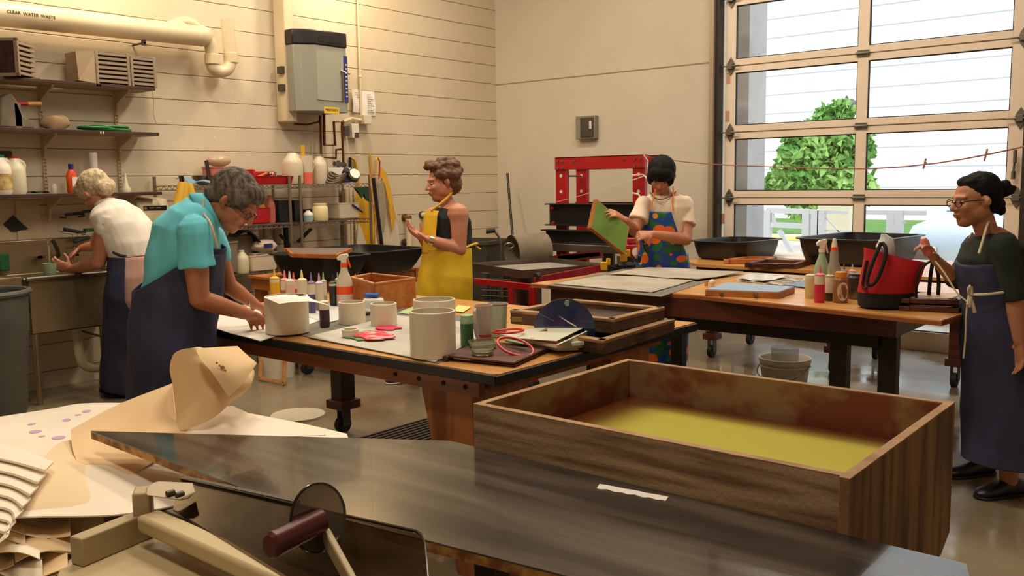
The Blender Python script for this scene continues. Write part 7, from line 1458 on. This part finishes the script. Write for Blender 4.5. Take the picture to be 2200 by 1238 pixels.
# clamp bar
b = MB().bar(K(318, 1118, 0), K(700, 1288, 0), .05, .034); obj('clamp_bar', b, mat('beige_bar', (196, 176, 134), .4), r, bev=.008)
q_ = K(345, 1115, .012); obj('slot', MB().cyl(q_, q_ + V((0, 0, .003)), .009, n=14), DSTEEL, r)
# blade carrier
DB = mat('dark_brown_steel', (48, 36, 30), .4)
obj('blade', MB().bar(K(368, 1108, -.02), K(830, 1292, -.02), .03, .03), DB, r, bev=.002)
obj('blade_edge', MB().bar(K(395, 1032, .03), K(640, 1085, .02), .012, .016), DB, r)
# smoked guard
SG = bpy.data.materials.new('smoked_acrylic'); SG.use_nodes = True; nt = SG.node_tree; nt.nodes.clear()
o_ = nt.nodes.new('ShaderNodeOutputMaterial'); tr_ = nt.nodes.new('ShaderNodeBsdfTransparent'); tr_.inputs[0].default_value = (.42, .37, .32, 1); gl_ = nt.nodes.new('ShaderNodeBsdfGlossy'); gl_.inputs[0].default_value = (.8, .75, .7, 1); gl_.inputs['Roughness'].default_value = .05; mx = nt.nodes.new('ShaderNodeMixShader'); mx.inputs[0].default_value = .09
nt.links.new(tr_.outputs[0], mx.inputs[1]); nt.links.new(gl_.outputs[0], mx.inputs[2]); nt.links.new(mx.outputs[0], o_.inputs[0])
gz_ = .035
G_ = [K(388, 1030, gz_), K(895, 1143, gz_ + .0), K(906, 1150, gz_), K(912, 1165, gz_), K(925, 1300, gz_ - .02), K(700, 1300, gz_ - .02), K(372, 1098, gz_ - .02)]
obj('guard', MB().ext(G_, (0, 0, .004)), SG, r)
obj('guard_rim', MB().tube([K(388, 1030, gz_ + .004), K(895, 1143, gz_ + .004), K(907, 1152, gz_ + .004), K(913, 1170, gz_ + .004), K(925, 1300, gz_ - .016)], .0022, n=6), mat('rim_smoke', (30, 24, 22), .2), r)
# round guard + handle
cG = D(684, 1112, 1.47); nG = (RT * .82 + FW * -.3 + V((0, 0, .12))).normalized(); nG = (RT * .75 - FW * .62 + UP * .2).normalized()
obj('round_guard', MB().lathe(cG, [(.0005, 0), (.056, 0), (.056, .004), (.0005, .004)], 48, nG), SG, r)
obj('round_guard_rim', MB().tube([cG + (nG.orthogonal().normalized() * math.cos(t) + nG.cross(nG.orthogonal().normalized()) * math.sin(t)) * .056 for t in [6.283 * i / 40 for i in range(40)]], .0025, n=6, closed=True), mat('rim_smoke'), r)
h0, h1 = D(578, 1175, 1.36), D(690, 1120, 1.46); d = (h1 - h0).normalized()
obj('handle', MB().loft([(h0 + d * a, UP * b_ , d.cross(UP).normalized() * b_ * .8) for a, b_ in ((0, .018), (.006, .023), (.02, .021), ((h1 - h0).length, .021))], 20), mat('oxblood_grip', (84, 26, 32), .35), r)
obj('lever', MB().bar(D(700, 1150, 1.47), D(760, 1260, 1.36), .012, .03), BG, r, bev=.003)
r = root('trimmer_stand', (-1.4, .9, 0), 'dark cabinet supporting the paper trimmer', 'stand')
obj('stand_top', MB().ext([K(190, 1245, -.1), K(340, 1165, -.1), K(640, 1275, -.1), K(560, 1410, -.1), K(110, 1390, -.1)], (0, 0, .028)), DKWOOD, r)
for p in (K(230, 1240, -.1), K(350, 1190, -.1), K(590, 1290, -.1), K(500, 1380, -.1)): obj('leg', MB().box((p.x - .025, p.y - .025, 0), (p.x + .025, p.y + .025, CZ - .1)), DKWOOD, r)

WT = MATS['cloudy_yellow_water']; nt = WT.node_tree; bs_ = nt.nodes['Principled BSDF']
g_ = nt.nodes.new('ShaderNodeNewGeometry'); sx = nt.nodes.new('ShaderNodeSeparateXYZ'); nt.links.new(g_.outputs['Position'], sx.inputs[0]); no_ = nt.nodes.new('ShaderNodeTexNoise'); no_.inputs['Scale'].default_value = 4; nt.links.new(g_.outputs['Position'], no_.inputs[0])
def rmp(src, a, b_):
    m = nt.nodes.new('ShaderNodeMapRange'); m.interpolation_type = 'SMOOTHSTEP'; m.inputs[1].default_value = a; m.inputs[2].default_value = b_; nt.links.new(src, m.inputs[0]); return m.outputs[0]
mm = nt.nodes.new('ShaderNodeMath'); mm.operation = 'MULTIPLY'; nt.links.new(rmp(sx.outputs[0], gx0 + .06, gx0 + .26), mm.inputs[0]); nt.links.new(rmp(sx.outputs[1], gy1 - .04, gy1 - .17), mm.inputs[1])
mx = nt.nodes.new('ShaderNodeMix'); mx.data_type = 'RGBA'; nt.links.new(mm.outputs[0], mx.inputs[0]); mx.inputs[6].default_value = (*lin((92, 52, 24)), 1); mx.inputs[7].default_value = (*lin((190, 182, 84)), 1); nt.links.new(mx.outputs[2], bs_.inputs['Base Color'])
# ================================================================ outdoors
GR = -0.1
obj('outdoor_ground', MB().box((-80, WY + .12, GR - .2), (90, 90, GR)), mat('pale_concrete', (215, 208, 198), .8, c2=(200, 192, 182), scale=(.6, .6, .6)), kind='structure')
sy = 16.5
obj('lawn', MB().box((-40, 24.5, GR - .0), (60, 33.5, GR + .03)), mat('grass', (96, 140, 50), .9, c2=(70, 116, 38), scale=(3, 3, 3), bump=.5, bscale=60), kind='stuff', label='strip of mown green grass beyond the glazed door', cat='grass')
obj('kerb', MB().box((-40, 21.8, GR), (60, 23.4, GR + .02)), mat('yellow_kerb', (222, 190, 92), .8), label='yellow painted kerb strip in front of the grass outside', cat='kerb')
SID = mat('white_siding', (235, 238, 240), .75)
bld = root('white_building', (-10, 44, GR), 'long white building with horizontal siding lines seen through the glazed door', 'building')
obj('wall', MB().box((-70, 44, GR), (80, 46, 19)), SID, bld)
b = MB()
for k in range(30): b.box((-70, 43.95, .95 + k * .93), (80, 44, .99 + k * .93))
obj('siding_joint', b, mat('siding_line', (172, 182, 196), .8), bld)
# pillar just outside the door
obj('concrete_pillar', MB().box((-4.6, WY + .5, GR), (Y(1607, 300, WY + .5).x, WY + .9, 5)), mat('grey_panel', (178, 178, 178), .5, c2=(160, 160, 162), scale=(2, 2, 2)), label='grey smooth pillar standing outside at the left edge of the door', cat='pillar')
# tree
def leafmat():
    return mat('leaf', (160, 200, 112), .55, c2=(96, 150, 66), scale=(1.2, 1.2, 1.2), lo=.4, hi=.6, spec=.3)
tb = Y(1791, 430, 20.0)
tr = root('leafy_tree', (tb.x, 20, GR), 'round leafy green tree standing outside in front of the white building', 'tree')
obj('trunk', MB().tube([(tb.x, 20, GR), (tb.x + .05, 20, 1.2), (tb.x - .05, 20, 2.0), (tb.x - .1, 20, 2.7)], [.085, .05], sm=1), mat('bark', (52, 50, 54), .9), tr)
b = MB(); rnd = random.Random(3)
cl = [(1760, 350, 62), (1715, 380, 52), (1800, 320, 60), (1790, 280, 42), (1725, 330, 44), (1800, 385, 62), (1690, 405, 34), (1850, 410, 30), (1760, 415, 50), (1800, 255, 24), (1715, 305, 22), (1760, 300, 30), (1730, 430, 40), (1655, 408, 20), (1670, 398, 26), (1700, 345, 26), (1775, 248, 20), (1810, 242, 22), (1830, 300, 34), (1740, 290, 26)]
for px, py, pr in cl:
    c = Y(px, py, 20); rad = pr * 22.5 / 1945
    for k in range(int(430 * (pr / 50) ** 2)):
        u = V((rnd.gauss(0, 1), rnd.gauss(0, 1), rnd.gauss(0, 1))).normalized() * rad * rnd.uniform(.55, 1.08); p = c + V((u.x, u.y * 1.1, u.z))
        n = V((rnd.uniform(-1, 1), rnd.uniform(-1, 1), rnd.uniform(.0, 1))).normalized(); a = n.orthogonal().normalized(); a = Matrix.Rotation(rnd.uniform(0, 6.28), 3, n) @ a; e = n.cross(a); s_ = rnd.uniform(.075, .14)
        vs = [b.bm.verts.new(p + a * s_ * x + e * s_ * y + n * zz) for x, y, zz in ((-1, 0, 0), (-.3, .6, .02), (.5, .45, .02), (1.1, 0, -.03), (.5, -.45, .02), (-.3, -.6, .02))]; b.bm.faces.new(vs)
obj('foliage', b, leafmat(), tr, smooth=0)
# street lamp
p = Y(1818, 250, 24.5); sl = root('street_lamp', (p.x, 24.5, GR), 'dark street lamp rising behind the top of the tree outside', 'street lamp')
DK = mat('lamp_dark', (70, 74, 84), .5)
obj('pole', MB().cyl((p.x, 24.5, GR), (p.x, 24.5, p.z + .4), .06), DK, sl)
t_ = Y(1818, 232, 24.5).z
obj('lamp_head', MB().lathe((p.x + .12, 24.5, t_), [(.26, 0), (.24, .08), (.14, .15), (.05, .22)]), DK, sl)
obj('cap', MB().lathe((p.x, 24.5, t_ + .02), [(.07, 0), (.07, .18), (.02, .3)]), DK, sl)
# white steel racks outside
WM = mat('white_metal', (205, 208, 210), .45, .2)
yf = 12.2
def pt(px, py): return Y(px, py, yf)
def rack(nm, ps, bars, lab):
    q = pt(ps[0], 500); r = root(nm, (q.x, yf, GR), lab, 'rail', 'white rails outside')
    for px in ps:
        x = pt(px, 460).x; obj('post', MB().box((x - .05, yf - .04, GR), (x + .05, yf + .04, pt(px, 452).z)), WM, r)
    for (a, c, w_) in bars: obj('rail', MB().bar(pt(*a), pt(*c), w_, w_), WM, r)
    return r
rack('steel_rail', (1650, 1733), [((1648, 452), (1762, 456), .07), ((1636, 482), (1740, 487), .07), ((1640, 490), (1654, 505), .05), ((1674, 495), (1712, 560), .06), ((1660, 460), (1664, 480), .04)], 'white steel rail frame with a diagonal brace outside the left panes')
rack('steel_rail', (1753, 1766), [((1753, 455), (1823, 457), .05), ((1768, 462), (1810, 505), .02), ((1768, 495), (1830, 497), .02)], 'white double post rail outside left of the centre mullion')
rack('steel_rail', (1915, 1932), [((1850, 456), (1990, 458), .06), ((1915, 462), (1945, 480), .02)], 'white double post rail outside right of the centre mullion')
# cream box + dark post behind the mullion
q = Y(1790, 500, 14)
obj('cream_column', MB().box((Y(1757, 440, 14).x, 14, GR), (Y(1826, 440, 14).x, 14.4, Y(1800, 441, 14).z)), mat('cream_panel', (214, 208, 176), .7), label='cream low screen wall standing outside by the centre mullion', cat='screen wall')
# low shrubs at the foot of the rail
b = MB(); rnd = random.Random(5)
for k in range(900):
    p = Y(rnd.uniform(1660, 1725), 548, 11.4) + V((0, rnd.uniform(-.2, .2), 0)); p.z = GR + abs(rnd.gauss(0, .16)); n = V((rnd.uniform(-1, 1), rnd.uniform(-1, 1), .5)).normalized(); a = n.orthogonal().normalized() * .035; e = n.cross(a)
    b.bm.faces.new([b.bm.verts.new(p + a * i + e * j) for i, j in ((-1, 0), (0, .6), (1, 0), (0, -.6))])
obj('low_shrub', b, leafmat(), label='low green shrub growing outside beneath the white rail', cat='shrub', smooth=0)
# parked van/car, pale blue
CY = 9.9
ca = Y(1938, 480, CY).x
cr = root('parked_car', (ca + .9, CY, GR), 'pale blue and white car parked head on outside the right panes', 'car')
BL = mat('pale_blue_paint', (190, 214, 232), .35, coat=.3)
prof = [(0, .25), (-.02, .7), (.1, .95), (.3, 1.06), (1.2, 1.12), (1.95, 1.36), (2.4, 1.42), (3.9, 1.4), (4.3, 1.1), (4.35, .3)]
obj('body', MB().ext([(ca, CY + a, GR + z) for a, z in prof], (1.85, 0, 0)), BL, cr, bev=.08)
obj('windscreen', MB().ext([(ca + .1, CY + a, GR + z) for a, z in ((1.3, 1.165), (1.9, 1.36), (1.92, 1.34), (1.32, 1.14))], (1.65, 0, 0)), mat('car_glass', (150, 170, 190), .1), cr)
obj('grille', MB().box((ca + .4, CY - .03, GR + .5), (ca + 1.45, CY + .02, GR + .66)), mat('grille_grey', (120, 134, 150), .4), cr)
for k in (.08, 1.5): obj('headlamp', MB().box((ca + k, CY - .03, GR + .68), (ca + k + .27, CY + .05, GR + .84)), CHROME, cr, bev=.02)
for k in (.02, 1.63): obj('wheel', MB().cyl((ca + k, CY + .75, GR + .32), (ca + k + .2, CY + .75, GR + .32), .32, n=28), RUB, cr, bev=.02)
for k in (.3, .9): obj('wiper', MB().cyl((ca + k, CY + 1.2, GR + 1.15), (ca + k + .5, CY + 1.28, GR + 1.19), .012), DK, cr)
